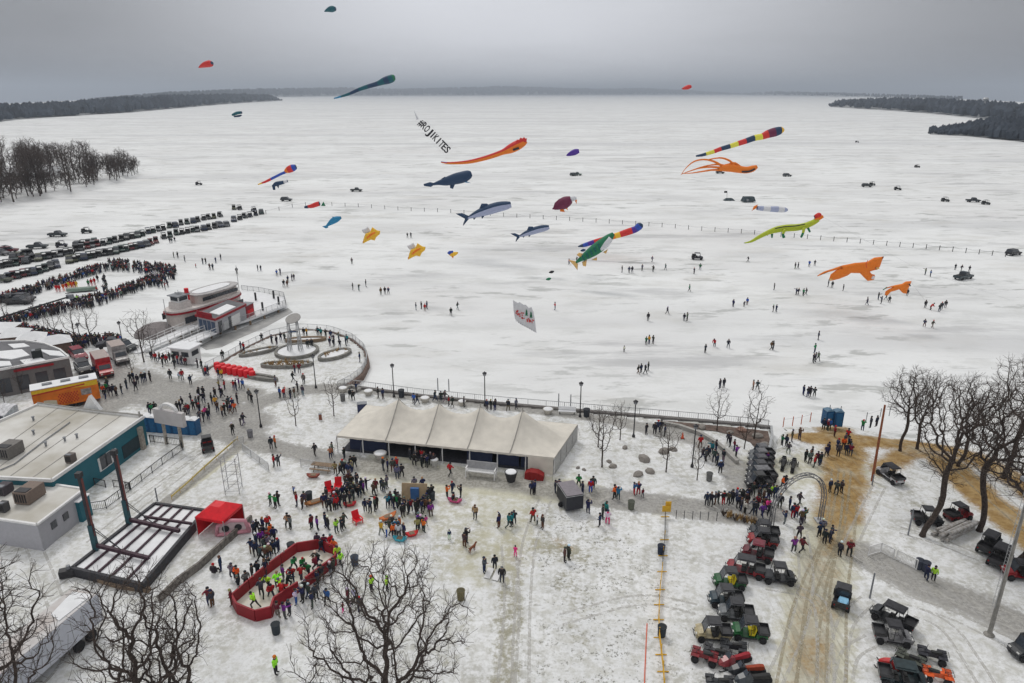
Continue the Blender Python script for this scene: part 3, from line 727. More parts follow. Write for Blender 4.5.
def place_people(limit=300):
    rnd = random.Random(5)
    order = sorted(PEOPLE, key=lambda p: -p['y'])
    solo = order[:limit]; rest = order[limit:]
    for p in solo + rest:
        fl = p['fl']; p['child'] = 'c' in fl
        p['pose'] = 'sit' if 's' in fl else 'run' if 'u' in fl else 'bend' if 'b' in fl else 'photo' if 'f' in fl else rnd.choice(['stand', 'stand', 'fold', 'wide', 'walk', 'walk2', 'fold', 'stand', 'stand', 'stand', 'fold', 'wide', 'photo', 'point'])
        up = [c for c in fl if c in 'RPBTWE']
        p['pants'] = {'R': 'r', 'P': 'P', 'B': 'b', 'T': 'T', 'W': 'w', 'E': 'e'}[up[0]] if up else rnd.choice(PANTS)
        p['hat'] = 'o' if 'h' in fl else 'N' if 'y' in fl else rnd.choice('kkkkkkndddewtBrk')
        p['rz'] = rnd.uniform(0, 2 * pi); p['sc'] = (rnd.uniform(.62, .74) if p['child'] else rnd.uniform(.91, 1.03))
        if 'l' in fl: p['rz'] = pi / 2
        p['pos'] = G(p['x'], p['y'], p['z'])
    groups = {}
    for p in solo: groups.setdefault(p['ph'], []).append(p)
    for ph, L in groups.items():
        L.sort(key=lambda p: (p['x'], p['y']))
        for i, p in enumerate(L):
            o, oc, oh = make_person(p['pose']); w = 1.0 if p['child'] else rnd.uniform(1.12, 1.3)
            o.location = p['pos']; o.rotation_euler.z = p['rz']; o.scale = (p['sc'] * w, p['sc'] * w, p['sc'])
            pc = PCOL[p['pants']]; cc = PCOL[p['c']]; hc = PCOL[p['hat']]
            o.color = (*jit(pc[1], rnd), 1); oc.color = (*jit(cc[1], rnd), 1); oh.color = (*jit(hc[1], rnd), 1)
            who = 'child' if p['child'] else 'person'
            act = {'sit': 'sitting ', 'bend': 'bending ', 'run': 'running '}.get(p['pose'], '') if len(ph.split()) < 7 else ''
            cn = cc[0] if len(ph.split()) < 8 else cc[0].split()[-1]
            if len(L) == 1: lab = f"{act}{who} in {cc[0]} coat and hat {ph}" if 'coat' not in ph and 'suit' not in ph and 'vest' not in ph else f"{act}{who} {ph}"
            elif len(L) > 60: lab = f"{act}{who} in {cc[0]} coat, {ordn(i)} from left {ph}"
            else: lab = f"{act}{who} in {cn} coat, {ordn(i)} from left {ph}"
            tag(o, lab, 'person', 'people at the winter kite festival')
    return rest
def build_rest(rest, extra):
    """everyone beyond the nearest three hundred: one mass, same body shapes, colours per vertex"""
    m = mat('crowd_cloth', (0, 0, 0), .9); nt = m.node_tree; at = nt.nodes.new('ShaderNodeAttribute'); at.attribute_name = 'tone'
    nt.links.new(at.outputs['Color'], nt.nodes['Principled BSDF'].inputs['Base Color'])
    rnd = random.Random(9); V = []; FC = []; CO = []; base = 0
    data = {}
    for k, (b, c, h) in POSES.items():
        L = []
        for me in (b, c, h):
            co = np.zeros(len(me.vertices) * 3); me.vertices.foreach_get('co', co)
            L.append((co.reshape(-1, 3), [tuple(p.vertices) for p in me.polygons]))
        data[k] = L
    for p in rest + extra:
        col = [jit(PCOL[p['pants']][1], rnd), jit(PCOL[p['c']][1], rnd), jit(PCOL[p['hat']][1], rnd)]
        rz, s = p['rz'], p['sc']; Rm = np.array([[cos(rz), -sin(rz), 0], [sin(rz), cos(rz), 0], [0, 0, 1]])
        for (co, fs), c in zip(data[p['pose']], col):
            V.append(co @ Rm.T * np.array([s * 1.12, s * 1.12, s]) + np.array(p['pos']))
            cc = np.tile(np.array([*c, 1.]), (len(co), 1))
            if co.shape[0] and c is col[0]: cc[co[:, 2] > 1.52] = (.42, .26, .19, 1)
            CO.append(cc); FC += [tuple(base + i for i in f) for f in fs]; base += len(co)
    me = bpy.data.meshes.new('distant_crowd'); me.from_pydata(np.vstack(V).tolist(), [], FC); me.materials.append(m)
    a = me.attributes.new('tone', 'FLOAT_COLOR', 'POINT'); a.data.foreach_set('color', np.vstack(CO).astype(np.float32).ravel())
    o = bpy.data.objects.new('distant_crowd', me); COL.objects.link(o)
    tag(o, 'dense dark crowd of spectators standing on the ice and scattered beyond', 'crowd', kind='stuff')
crowd('by the empty hillside lot path', '142.8,382.8 146,382 150.6,381.7 170.8,379.7 179.4,379.4,wc 182.6,380,r 191,385,n')
crowd('on the road by the red barrels', '219,378 222,378.6,y 219.4,389.5,t 225,390,r 215.8,399 221.3,396.6 223,397.3 234,390,r 236.5,391 239.5,388,p 243,389,b 249.4,399.7,e 252,403.6 206,376,r 208.5,375,n 198,368,d 202,369')
crowd('near the plaza entrance walk', '276,386.4,e 293,381.7 280.3,398,b 284.5,398,r 290.8,399 294.7,398,B 298,392,d 304,384,e 303,396,d 295,373,m 299.5,373,m')
crowd('in the road crowd behind the sign', '199.4,398 203.8,397.3 199.4,405 203.8,403 194,410.6 189,413.7,B 187.6,415,r 180.6,411 200,423,d 204,422 208.7,420 206,417,P 200,413.7 155.6,413 152.5,413.7,g 150,413.4 183,407 191.5,404 197,408,e 186,417,d 210,414 212,404 178,412')
crowd('in the loose group beside the road lamp', '218,412,B 222.5,416.5,t 225,415 228,411 231,413.7,n 235,412.5,o 237.6,404 229,407,d 233,409,n 216,407,y')
crowd('on the road near the small cart', '233,434.8,k 243.5,425 240.7,425.5,dc')
crowd('on the path by the barrier', '275.5,448,o 271.5,449,k 274.4,466.8,r 278.7,466.8,d')
crowd('walking left of the tent', '315.4,455.7 330.8,458.6,t 332.5,454,e 344.6,459')
crowd('on the snow below the scaffold', '278.6,505.5 275.7,508,g 270.8,505.5,g 293.9,495,bc 297.2,506.4,r 302.7,509,B 305,506,d')
crowd('in the group left of the tent front', '335.7,474,t 340,475.8 346,474 349,476,n 352,473,t 355,468 343,472,d 351,468')
crowd('in the crowd around the red chairs', '324.5,507.4,n 329.4,511 335,506,r 340,507 345,507 350,505 348,494,d 352,496 355,495 357.7,494.7,e 361.6,492,n 366.5,490 352,488 327,501,d 333,500,r 338,501 343,499,n 347,500 354,501 346,489,d 357,486,k 360,497 364,494,p 332,510,e 337,510,r 349,485,B')
crowd('below the red chair crowd', '376,491.8,m 365.5,512,n 370.4,513,n 375,511,d 377,508 381.8,490.5,n 386.9,488.5,e 384,493,d 374,496,B')
crowd('in the row above the rink', '288.4,528,t 290.7,529,e 312,529,m 317.7,530,p 328.4,530 326,527,n 336.6,532.5,N 344,527,d 342,531')
crowd('in the queue beside the inflatable', '254.6,535.6,n 257.7,533.6 263.4,531.5,n 268.4,529.5,r 271,537.7,o 261.8,544.9,p 252,553,n 256,556,n 260.8,561.3,d 268,549,e 266.5,561.3,B 270,558,t 274,555,n 279,552,n 263,539,k 268,544,m 275,541,n 264,551,d 257,548,n')
crowd('beside the long concrete wall', '221.5,571.3,n 214,574.5,ks 232.7,578.5,e 238.2,582,o 210,604,m 213,607,d')
crowd('outside the left side of the rink', '269,571 258.5,577,k 253,580,d 239.4,591.6,k 232,605,m 266,575,n 247,587,e')
crowd('playing inside the red rink', '294,570,gu 302.6,571,gu 283.5,579.7,p 292.6,580.9,ru 301.4,582,ru 269,589,Nu 271.6,598.8,ru 278,589.5,Nu 283.5,594,Nu 282,599.5,ru 255.4,608,Nu 319,565,du 309,577,gu 262,597,du 288,588,ku 317,572,mu')
crowd('outside the right side of the rink', '296.7,604.5,wB 306,595,k 318,585,n 313,608,n 316.5,600,d 327.7,603.5,b 285,619,p 290,615,n 331,577,k 334,573,d 303,602,n 322,581,k 278,617,m 309,599,d')
crowd('at the upper end of the rink', '341.4,566.4,N 318,548,d 325,550,m 331,549,r 335,553,o 322,553,k 338,560,N')
crowd('in the family right of the rink', '343.2,613,BPc 348.4,604,m 350.4,613,wc 354.7,603,w 360.4,612,d')
crowd('in neon vest beside the big bare tree', '371.7,591,Nh 387.3,591,Ny')
crowd('alone on the open snow below the rink', '276.4,674,Nh')
crowd('by the brown game table', '403,517 408.4,514 415.6,514 421.8,513,n 425.9,512,B 430,513 431,516,p 432,498,k 414.6,489.5,e 422.8,490.5,n 427,506,d 429,501 405,511,d 411,512,m 418,512,k 424,508,n')
crowd('left of the brown game table', '388,508,T 394,509 397,508,g 400,509 391,505,d 396,503 399,505,e')
crowd('crouched around the sled game', '381.4,534.6,y 386.9,536.7,wB 392,529.5,d 394,537,o 399,537.7,w 404,536.7,n 400,530,o 390,534,d 397,533,T')
crowd('right of the sled game', '417.7,531.5,t 423.8,532.5,o 421,529,k 426,526,Pc 419,527,p')
crowd('at the tent entrance', '383.3,470.6,kh 388,471.6,n 393,471.6,d 397.4,478.4,e 401.9,477.4 397,470,rh 414.4,465.7 421.8,467.7 424.7,463.8 430.6,465.7 418,462 427,467,n 410,460,d 434,466,d 422,461,r')
crowd('in red coat in front of the tent', '450,475.5,r')
crowd('in the trio by the lying sledger', '447.2,498,o 452.7,494.5,n 460.9,498,k 453,501.5,ksR')
crowd('behind the tent on the promenade', '414,404,b 417,404 434.9,401 441,401.6 444.8,401.6,d 449,406,r 452.7,407 464,407,d 487,410,n 491,410 495,411 508,411 516,409,e')
crowd('on the promenade by the planters', '356.4,392.5,n 350.5,399 353.4,400.5 378.4,398 383,399,n')
crowd('walking along the path right of the tent', '531.8,495,n 534.7,494,n 555.2,493,d 559,492,n 578.6,487,g 582.5,494,d 590.4,493,rB 593,490,d 614.4,499,o 618,500,T 633.9,495,bR 638.2,495,nR 642.5,497,mc')
crowd('on the promenade right of the tent', '646,434.5 654.4,434.5 657.7,432.5,n 661,431.5 664.6,436.4,n')
crowd('in the middle of the worn snow', '475.2,519,t 499,527.9,n 508.4,527.9,T 512,526,T 514,524,k 532.9,522,r 537.3,525,wc 542.6,528.8,d')
crowd('around the small tossing boards', '484.4,572.8,d 494.8,569.8,k 502,581.6,k')
crowd('near the brown dog', '449.5,539.6,nWc 464.5,547.4,d 466.5,543,k')
crowd('in bright pink suit alone on worn snow', '515.3,557,PPc')
crowd('in dark clothes on the worn patch', '564.5,562,B 568.4,559.6,d')
crowd('right of the black trailer', '587.9,513.7,n 599.6,526.4,n 602.5,518.6,d 607.4,524.5,wPR 606,515,T')
crowd('on the promenade beside the cone', '700,448,r 702,460,k 705.5,461,d 708,458,n 711.3,454,T 715.6,452,k 717,465.7,n 723,461.8 720,473.5,n 727.9,444,d 735.7,457.9,p 730,447,k 734,451,m 714,462,d')
crowd('near the two snow bikes', '781.6,446,g 785.9,447,n 788,454,d 791.4,442,B 799,440,B 767,461.8,pPc')
crowd('in the group on the sandy snow', '805,461.8 809.5,463.8,e 813.8,467.7,r 816.8,463.8,m 820,465.7 811,459,k 827.5,455 837,451,n')
crowd('near the blue portable toilets', '823,430,n 827,431,m 829,430,b 847,441,r 845,445,d 848,448,n 843,449,o 850,451,k 826,457,n 838,456,d 846,455,n 850,456,m 862,431,g 870,428,d 876,427,n 834,437,m')
crowd('on the sandy track', '829.4,492,n 836,494,d 840.8,493,d')
crowd('in the queue along the end of the path', '706.4,506,no 710.8,506 715,504.6,d 717.8,503.7 723,504.6,kR 728,504.6,B 732,503.7 736,502,e 741.5,503,k 741,510.8,d 744.5,514,w 746,506 753,513,e 754.7,515 757.3,508,m 761.7,517,p 764.4,510,B 767,512.5,P 768.8,517,k 772.3,497.6,N 752.6,496.7 775,499,n 748,501,k 738,508,n 758,500,d 763,503,B 768,500,k 760,496,n')
crowd('under the tall arch', '779.3,508 784.6,524,n 789,510,n 792.5,517.8,nR 796,518,r 798.6,505.5,d 801,524,Bo 803,522,T 781.6,488.8,o 785,489,k')
crowd('between the arch and the track', '798.6,538.9,d 793.4,552,p 801.3,552,m 818.8,537,n 821.5,532.7,e 824,544,k 829.4,542.4,d 831,539,n 839,556.5,d 848.7,555.6,m')
crowd('beside the dark bins at right', '925.5,580,n 932.7,581,N')
# people out on the ice
IC = '719.7,389 723.6,387.6 752.9,390,t 757,390,d 803,395.4,n 807.4,397 810,396.5 814,397,d ' \
     '705,353,d 714.5,346.5,rb 728,348 771,350,B 773,350 813,363 815,362,d 818,361,e 814.5,353,g 818,340,n 638,374 641,373,n 645,374 648,371 ' \
     '646,345,g 649,344,y 653,344,d 648,321 667,314,d 684,321 687,321,e 733,307,n 747,305,b 744,307,dc 773,312 776,312,n 774,290,e 796,295,n 798,295 803,296,g 806,295,d ' \
     '795,269,d 798,269 809,267,b 814.5,266 828,287,d 832,288 843,291 867,305,d 878,300 881,304,n 886,300,e 889,303 907,296 925,308 930,310,rb 939,312 941,310,d 945,308 924,327,n 932,328,d 925,275,e 930,277,b ' \
     '955,270 961,271,d 969,272 416,310,d 421.5,309 425,311,r 427,309,n 451,315.5 457.5,309.5 555,310,r 353,290,d 359,291 366,287 381,295,B 385,294 388.5,294,n 407.5,238 411,238,d ' \
     '258,271,d 261,271 277,276,b 280.5,275,n 284,287 287.5,287,B 288,282,n 292,281 294,280,d 352,264,e 569,264.5,w 576.5,263,k 622,272.5 629,273,n 632,273 642,271,e 653,272 665.5,270,e 694,274,n 689.5,291.5,g ' \
     '203,264,d 206,264 210,270,B 213,270,n 216,263,n 221,260 237,274,k 170,243,d 172,243 175,242,d 185,262,d 168,287,n 174,258,e 178,258 196,268,rc ' \
     '624,352,wc 652,262,e 700,270,g 748,262,d'
crowd('out on the open ice', IC, ICE)
# on the pleasure plaza and the boat deck
crowd('on the round plaza', '308,349,k 312,348 318,336,n 321,337,T 326,338 331,339,n 339,341,e 347,344,T 330,346,n 334,347 340,348,k 346,346,n 307,336,y 304,336 334,343,d 285,342,d 281,341,k 272,344,d 262,342,k 244,351,r 241,350,n 223,360,k 277,345,k 291,338,n 360,362,n')
crowd('at the ticket booth', '152,360 156,362,r 160,362,B 164,363 167,364,r 170,361,d 174,363 178,364,r 182,365,d 175,368,k 186,366,m 163,367,k')
crowd('beside the food truck', '92,389,B 97,388 100,392,d 104,395,o 107,393,g 111,396 114,395,n 117,396,B 122,394 127,389,d 131,383 134,382,n 138,384,k 108,388,d 106,399,k 95,375,n 99,379,d 136,391,k')
def mass():
    """spectators packed along the ropes on the ice at left"""
    rnd = random.Random(21); out = []
    def run(line, n, th):
        pts = [tuple(map(float, a.split(','))) for a in line.split()]
        L = [math.dist(a, b) for a, b in zip(pts[:-1], pts[1:])]; T = sum(L)
        for i in range(n):
            d = rnd.random() * T; k = 0
            while d > L[k] and k < len(L) - 1: d -= L[k]; k += 1
            f = d / L[k]; x = pts[k][0] * (1 - f) + pts[k + 1][0] * f; y = pts[k][1] * (1 - f) + pts[k + 1][1] * f
            x += rnd.uniform(-2, 2); y += rnd.uniform(-th, th)
            z = ICE
            out.append(dict(x=x, y=y, c=rnd.choice('kkkkkkkkkkkknnnnndddddeBrbmdkkknd'), fl='', ph='', z=z, child=False, pose=rnd.choice(['stand', 'wide', 'fold', 'walk', 'point', 'photo']),
                            pants=rnd.choice(PANTS), hat=rnd.choice('kkkkdnwrBe'), rz=rnd.uniform(0, 6.28), sc=rnd.uniform(.92, 1.08), pos=G(x, y, z)))
    run('-5,303 20,297 58,285 82,276 109,268 128,268', 260, 2.6)
    run('109,267 135,270 160,272 176,275', 130, 4.2)
    run('176,276 160,281 149,284 133,291 105,301 76,308', 210, 3.8)
    run('76,308 44,315 14,323 -5,326', 130, 3.0)
    run('-5,328 12,332 35,336 70,344 88,346', 210, 3.6)
    run('88,345 105,343 122,344', 40, 2.5)
    run('150,286 170,290', 6, 1.0); run('96,294 110,292', 4, 1)
    for x, y, c in ((57, 292, 'r'), (60, 292, 'r'), (64, 291, 'o'), (69, 289, 'y'), (71, 288, 'r'), (73, 289, 'o'), (75, 288, 'r'), (77, 288, 'y'), (67, 290, 'r'), (92, 286, 'r'), (95, 285, 'r'), (89, 287, 'g'), (98, 282, 'k'), (104, 284, 'k'), (106, 286, 'k'), (105, 281, 'd'), (107, 289, 'd'), (78, 303, 'N')):
        out.append(dict(x=x, y=y, c=c, fl='', ph='', z=ICE, child=False, pose='stand', pants=c if c in 'ryo' else 'k', hat='k', rz=0, sc=1.05, pos=G(x, y, ICE)))
    return out
REST = place_people(300)
build_rest(REST, mass())
# ------------------------------------------------------------------ vehicles, +X is the front
def wheel(par, x, y, r, w=.24, rim=(.3, .3, .32), name='wheel'):
    m = MB(); m.lathe((0, 0, 0), [(r * .55, -w / 2), (r * .92, -w / 2), (r, -w / 4), (r, w / 4), (r * .92, w / 2), (r * .55, w / 2)], 12)
    rot = Matrix.Rotation(pi / 2, 3, 'X'); m.v = [tuple(rot @ Vector(v) + Vector((x, y, r))) for v in m.v]
    o = m.build(name, M_rubber, par)
    m = MB(); m.lathe((0, 0, 0), [(r * .1, -w * .3), (r * .56, -w * .42), (r * .56, w * .42), (r * .1, w * .3)], 10)
    m.v = [tuple(rot @ Vector(v) + Vector((x, y, r))) for v in m.v]
    m.build('rim', M_plastic, o, color=rim)
    return o
def side_profile(m, prof, hw, mi=0, inset=0.0):
    """prof in (x,z); extruded across the width"""
    n = len(prof); a = sum(prof[i][0] * prof[(i + 1) % n][1] - prof[(i + 1) % n][0] * prof[i][1] for i in range(n))
    if a < 0: prof = prof[::-1]
    vs = [(x, -hw, z) for x, z in prof] + [(x, hw, z) for x, z in prof]
    m.add(vs, [tuple(range(n)), tuple(reversed(range(n, 2 * n)))] + [(i, n + i, n + (i + 1) % n, (i + 1) % n) for i in range(n)], mi)
def make_utv(label, loc, rz, color, roofc=(.03, .03, .035), seat=(.04, .04, .04), bed=True, rim=(.2, .2, .2), crew=False, group='side-by-sides parked on the snow'):
    t = thing('utility_vehicle', label, 'utility vehicle', loc, rz, group)
    e = .55 if crew else 0
    m = MB(); side_profile(m, [(1.55, .42), (1.58, .72), (1.30, .95), (.72, 1.08), (.62, .50), (-.45 - e, .46), (-.5 - e, .85), (-1.5 - e, .85), (-1.52 - e, .45), (-1.2 - e, .36), (1.2, .34)], .62)
    for sx in (1.08, -1.08 - e):
        for sy in (-1, 1): m.box((sx, sy * .62, .78), (.72, .22, .08), mi=0)
    m.box((.1 - e / 2, 0, .40), (1.3 + e, 1.36, .12), mi=1)
    m.build('body', [M_paint, M_black], t, color=color)
    m = MB(); m.prism([(.62, -.63), (.62, .63), (-.62 - e, .63), (-.62 - e, -.63)], 1.84, 1.90); m.box((-.05 - e / 2, 0, 1.93), (1.0 + e, 1.0, .05)); m.build('roof', M_paint, t, color=roofc)
    m = MB()
    for sy in (-.6, .6):
        m.tube([(.95, sy, .98), (.58, sy * .98, 1.84), (-.58 - e, sy * .98, 1.84), (-.72 - e, sy, .8)], .032, 5)
        m.tube([(.0 - e, sy, 1.84), (-.02 - e, sy, .5)], .028, 5)
    m.tube([(.58, -.6, 1.83), (.58, .6, 1.83)], .03, 5); m.tube([(-.58 - e, -.6, 1.83), (-.58 - e, .6, 1.83)], .03, 5)
    m.build('roll_cage', M_black, t)
    for sy in (-.3, .3):
        for ex in ([0, -.75] if crew else [0]):
            m = MB(); m.box((-.12 + ex, sy, .68), (.46, .48, .16)); m.beam((-.32 + ex, sy, .72), (-.45 + ex, sy, 1.28), .48, .12); m.build('seat', M_plastic, t, color=seat)
    m = MB(); m.tube([(.28 + .16 * cos(a) * .4, -.3 + .16 * sin(a), 1.06 + .16 * cos(a) * .9) for a in [i * pi / 5 for i in range(11)]], .015, 4); m.tube([(.3, -.3, 1.05), (.55, -.3, .9)], .02, 4)
    m.build('steering_wheel', M_black, t)
    m = MB(); m.add([(.93, -.58, 1.0), (.93, .58, 1.0), (.60, .58, 1.8), (.60, -.58, 1.8)], [(0, 1, 2, 3)]); m.v += [(a - .02, b, c) for a, b, c in m.v]; m.f.append((7, 6, 5, 4)); m.m.append(0); m.build('windshield', M_glass, t)
    if bed:
        m = MB(); x0, x1 = -1.62 - e, -.62 - e
        m.box(((x0 + x1) / 2, 0, .88), (x1 - x0, 1.36, .05))
        for sy in (-.66, .66): m.box(((x0 + x1) / 2, sy, 1.02), (x1 - x0, .05, .26))
        m.box((x0, 0, 1.02), (.05, 1.3, .26)); m.box((x1, 0, 1.04), (.05, 1.3, .30)); m.build('cargo_bed', M_paint, t, color=(.03, .03, .033))
    for sy in (-.42, .42):
        m = MB(); m.box((1.53, sy, .80), (.10, .24, .10)); m.build('headlight', M_plastic, t, color=(.6, .6, .58))
        m = MB(); m.box((-1.55 - e, sy * 1.3, .72), (.05, .12, .12)); m.build('tail_light', M_plastic, t, color=(.35, .01, .01))
    m = MB(); m.tube([(1.62, -.4, .42), (1.72, -.38, .62), (1.72, .38, .62), (1.62, .4, .42)], .03, 5); m.tube([(1.55, -.3, .4), (1.68, -.3, .6)], .025, 5); m.tube([(1.55, .3, .4), (1.68, .3, .6)], .025, 5); m.build('bumper', M_black, t)
    for x in (1.08, -1.08 - e):
        for y in (-.66, .66): wheel(t, x, y, .33, .26, rim)
    t.scale = (.9, .92, .93)
    return t
def make_atv(label, loc, rz, color, rim=(.15, .15, .15), group='quad bikes parked on the snow'):
    t = thing('quad_bike', label, 'quad bike', loc, rz, group)
    m = MB(); m.loft([[(x, s * w, z) for s, z in ((-1, z0), (1, z0), (.7, z1), (-.7, z1))] for x, w, z0, z1 in ((1.0, .22, .5, .66), (.6, .28, .42, .82), (.2, .2, .42, .80), (-.2, .18, .42, .72), (-.75, .26, .5, .78), (-1.0, .22, .55, .72))], 0)
    for sx in (.68, -.68):
        for sy in (-.42, .42): m.box((sx, sy, .72), (.62, .32, .05), mi=0); m.box((sx + .3, sy, .64), (.05, .3, .16), mi=0)
    m.build('body', M_paint, t, color=color)
    m = MB(); m.loft([[(x, s * .15, z) for s, z in ((-1, z0), (1, z0), (.8, z1), (-.8, z1))] for x, z0, z1 in ((.12, .78, .86), (-.2, .74, .90), (-.6, .76, .96))], 0); m.build('seat', M_plastic, t, color=(.03, .03, .03))
    m = MB(); m.tube([(.32, -.40, 1.06), (.42, -.16, 1.08), (.46, 0, 1.02), (.42, .16, 1.08), (.32, .40, 1.06)], .022, 5); m.tube([(.46, 0, 1.02), (.58, 0, .7)], .03, 5); m.build('handlebar', M_black, t)
    for x0, x1 in ((.62, 1.05), (-1.08, -.66)):
        m = MB()
        for y in (-.32, -.16, 0, .16, .32): m.tube([(x0, y, .88), (x1, y, .88)], .014, 4)
        m.tube([(x0, -.36, .88), (x0, .36, .88)], .016, 4); m.tube([(x1, -.36, .88), (x1, .36, .88)], .016, 4); m.tube([(x1, -.2, .88), (x1, -.2, .7)], .014, 4); m.tube([(x1, .2, .88), (x1, .2, .7)], .014, 4); m.build('rack', M_black, t)
    for x in (.66, -.66):
        for y in (-.46, .46): wheel(t, x, y, .31, .24, rim)
    return t
def make_sled(label, loc, rz, color, seat=(.03, .03, .03)):
    t = thing('snowmobile', label, 'snowmobile', loc, rz, 'snowmobiles parked on the snow')
    m = MB(); m.loft([[(x, s * w, z) for s, z in ((-1, z0), (1, z0), (.6, z1), (-.6, z1))] for x, w, z0, z1 in ((1.35, .12, .38, .46), (1.05, .36, .30, .66), (.55, .42, .28, .88), (.15, .30, .28, .84), (-.1, .2, .3, .6))], 0); m.build('cowling', M_paint, t, color=color)
    m = MB(); m.loft([[(x, s * w, z) for s, z in ((-1, z0), (1, z0), (.8, z1), (-.8, z1))] for x, w, z0, z1 in ((.15, .15, .5, .74), (-.4, .17, .48, .74), (-1.1, .19, .46, .80), (-1.4, .17, .48, .76))], 0); m.build('seat', M_plastic, t, color=seat)
    m = MB(); m.loft([[(x, y, z) for y, z in ((-.2, z0), (.2, z0), (.2, z1), (-.2, z1))] for x, z0, z1 in ((.2, .14, .40), (-.0, .0, .44), (-1.3, .0, .44), (-1.55, .12, .40))], 0); m.build('track', M_rubber, t)
    for y in (-.48, .48):
        m = MB(); m.tube([(1.55, y, .20), (1.4, y, .05), (1.1, y, .03), (.5, y, .03)], .045, 5); m.tube([(1.0, y, .05), (.8, y * .6, .42)], .028, 4); m.build('ski', M_black, t)
    m = MB(); m.tube([(.12, -.36, 1.02), (.2, 0, 1.04), (.12, .36, 1.02)], .022, 5); m.tube([(.2, 0, 1.04), (.35, 0, .8)], .03, 5); m.build('handlebar', M_black, t)
    m = MB(); m.add([(.62, -.26, .88), (.62, .26, .88), (.40, .2, 1.18), (.40, -.2, 1.18), (.60, -.26, .88), (.60, .26, .88), (.38, .2, 1.18), (.38, -.2, 1.18)], [(0, 1, 2, 3), (7, 6, 5, 4), (0, 4, 5, 1), (3, 2, 6, 7), (1, 5, 6, 2), (0, 3, 7, 4)]); m.build('windshield', M_glass, t)
    return t
def at(cx, cy, hx, hy):
    """centre of footprint and heading, both as ground points"""
    p = G(cx, cy); q = G(hx, hy); return p, ang(p, q)
DK = (.03, .033, .038)
def vehicles():
    p, a = at(763, 537, 720, 532); make_utv('black side-by-side topmost of the row below the arch', p, a, DK, rim=(.1, .1, .1))
    p, a = at(762, 545, 720, 540); make_utv('red-nosed black side-by-side, second from top of the row below the arch', p, a, (.26, .012, .014))
    p, a = at(757, 558, 715, 548); make_utv('black side-by-side with a maroon roof in the parked row', p, a, (.12, .012, .02), roofc=(.16, .02, .035))
    p, a = at(742, 573, 690, 562); make_utv('bright red four-seat side-by-side with black roof', p, a, (.24, .010, .018), crew=True)
    p, a = at(729, 586, 700, 584); make_utv('green side-by-side with yellow seats and black bed', p, a, (.015, .09, .028), seat=(.75, .60, .02), rim=(.7, .55, .02))
    p, a = at(725, 604, 695, 602); make_utv('dark blue-black side-by-side below the green one with yellow seats', p, a, (.03, .05, .065))
    p, a = at(735, 618, 700, 614); make_utv('grey side-by-side with an open bed in the middle row', p, a, (.16, .17, .18))
    p, a = at(712, 638, 680, 636); make_utv('tan-hooded side-by-side with a black cab', p, a, (.42, .36, .22))
    p, a = at(749, 637, 715, 633); make_utv('green-hooded side-by-side with yellow wheel hubs', p, a, (.015, .10, .03), seat=(.6, .5, .02), rim=(.75, .6, .02))
    p, a = at(778, 581, 830, 586); t = make_utv('open-cage black buggy parked apart, facing right', p, a, DK, bed=False, rim=(.12, .12, .12)); 
    # stacked column at the end of the promenade
    ys = [458, 463, 469, 475, 481, 487]
    ds = ['pale grey-nosed', 'grey-roofed', 'charcoal', 'black-roofed dark', 'dull black long', 'black low']
    cs = [(.15, .16, .17), (.10, .11, .12), (.05, .05, .06), DK, (.04, .04, .045), (.02, .02, .025)]
    rf = [(.11, .11, .12), (.13, .13, .14), (.07, .07, .08), (.05, .05, .055), (.14, .14, .15), (.03, .03, .03)]
    for i, y in enumerate(ys):
        p, a = at(761 - i * .6, y, 720, y + 1); make_utv(f'{ds[i]} side-by-side, {ordn(i)} from the lake in the column beside the rocks', p, a, cs[i], roofc=rf[i], crew=(i == 4))
    p, a = at(841, 603, 848, 560); t = make_utv('black cabbed side-by-side driving on the sandy track, light blue bag in bed', p, a, DK, crew=False)
    m = MB(); side_profile(m, [(.9, .5), (.95, 1.0), (.62, 1.83), (-.6, 1.83), (-.62, .5)], .665); m.build('enclosed_cab', M_win, t)
    b = MB(); b.loft([[(x, y * w, .92 + h * k) for y, k in ((-1, 0), (1, 0), (.8, 1), (-.8, 1))] for x, w, h in ((-.5, .3, .12), (-.2, .45, .3), (.2, .42, .28), (.45, .25, .1))]); 
    q = G(841, 606); o = b.build('bag', M_plastic, color=(.25, .5, .7), loc=(q.x - .15, q.y - .5, 0), rz=a); tag(o, 'light blue bag lying in the bed of the driving side-by-side', 'bag')
    p, a = at(889, 622, 862, 609); make_utv('large black side-by-side near the lower right, spare tyre at nose', p, a, DK, crew=True)
    p, a = at(891, 641, 915, 645); make_utv('small grey-nosed side-by-side with a black dump bed facing right', p, a, (.2, .2, .21), seat=(.3, .3, .3), rim=(.35, .35, .35))
    p, a = at(905, 684, 935, 690); make_utv('black side-by-side cut off by the bottom edge', p, a, (.02, .035, .04), roofc=(.02, .035, .04), crew=True)
    p, a = at(888, 478, 866, 462); make_utv('black-roofed white side-by-side with red tail lights by the leaning pole', p, a, (.5, .5, .52), crew=True)
    p, a = at(926, 523, 960, 526); make_utv('black side-by-side behind the oak trunk', p, a, DK)
    p, a = at(957, 519, 990, 512); make_utv('black and red side-by-side between the two oak trunks', p, a, (.2, .015, .02))
    p, a = at(989, 548, 1005, 530); make_utv('black side-by-side right of the oak, upper of two', p, a, DK, crew=True)
    p, a = at(1000, 561, 1016, 543); make_utv('black side-by-side right of the oak, lower of two', p, a, (.025, .028, .033), crew=True)
    p, a = at(1019, 578, 990, 575); make_utv('red-trimmed dark side-by-side behind the light pole at the right edge', p, a, (.25, .01, .015))
    p, a = at(1027, 655, 990, 660); make_utv('black side-by-side at the right edge near the bottom', p, a, DK)
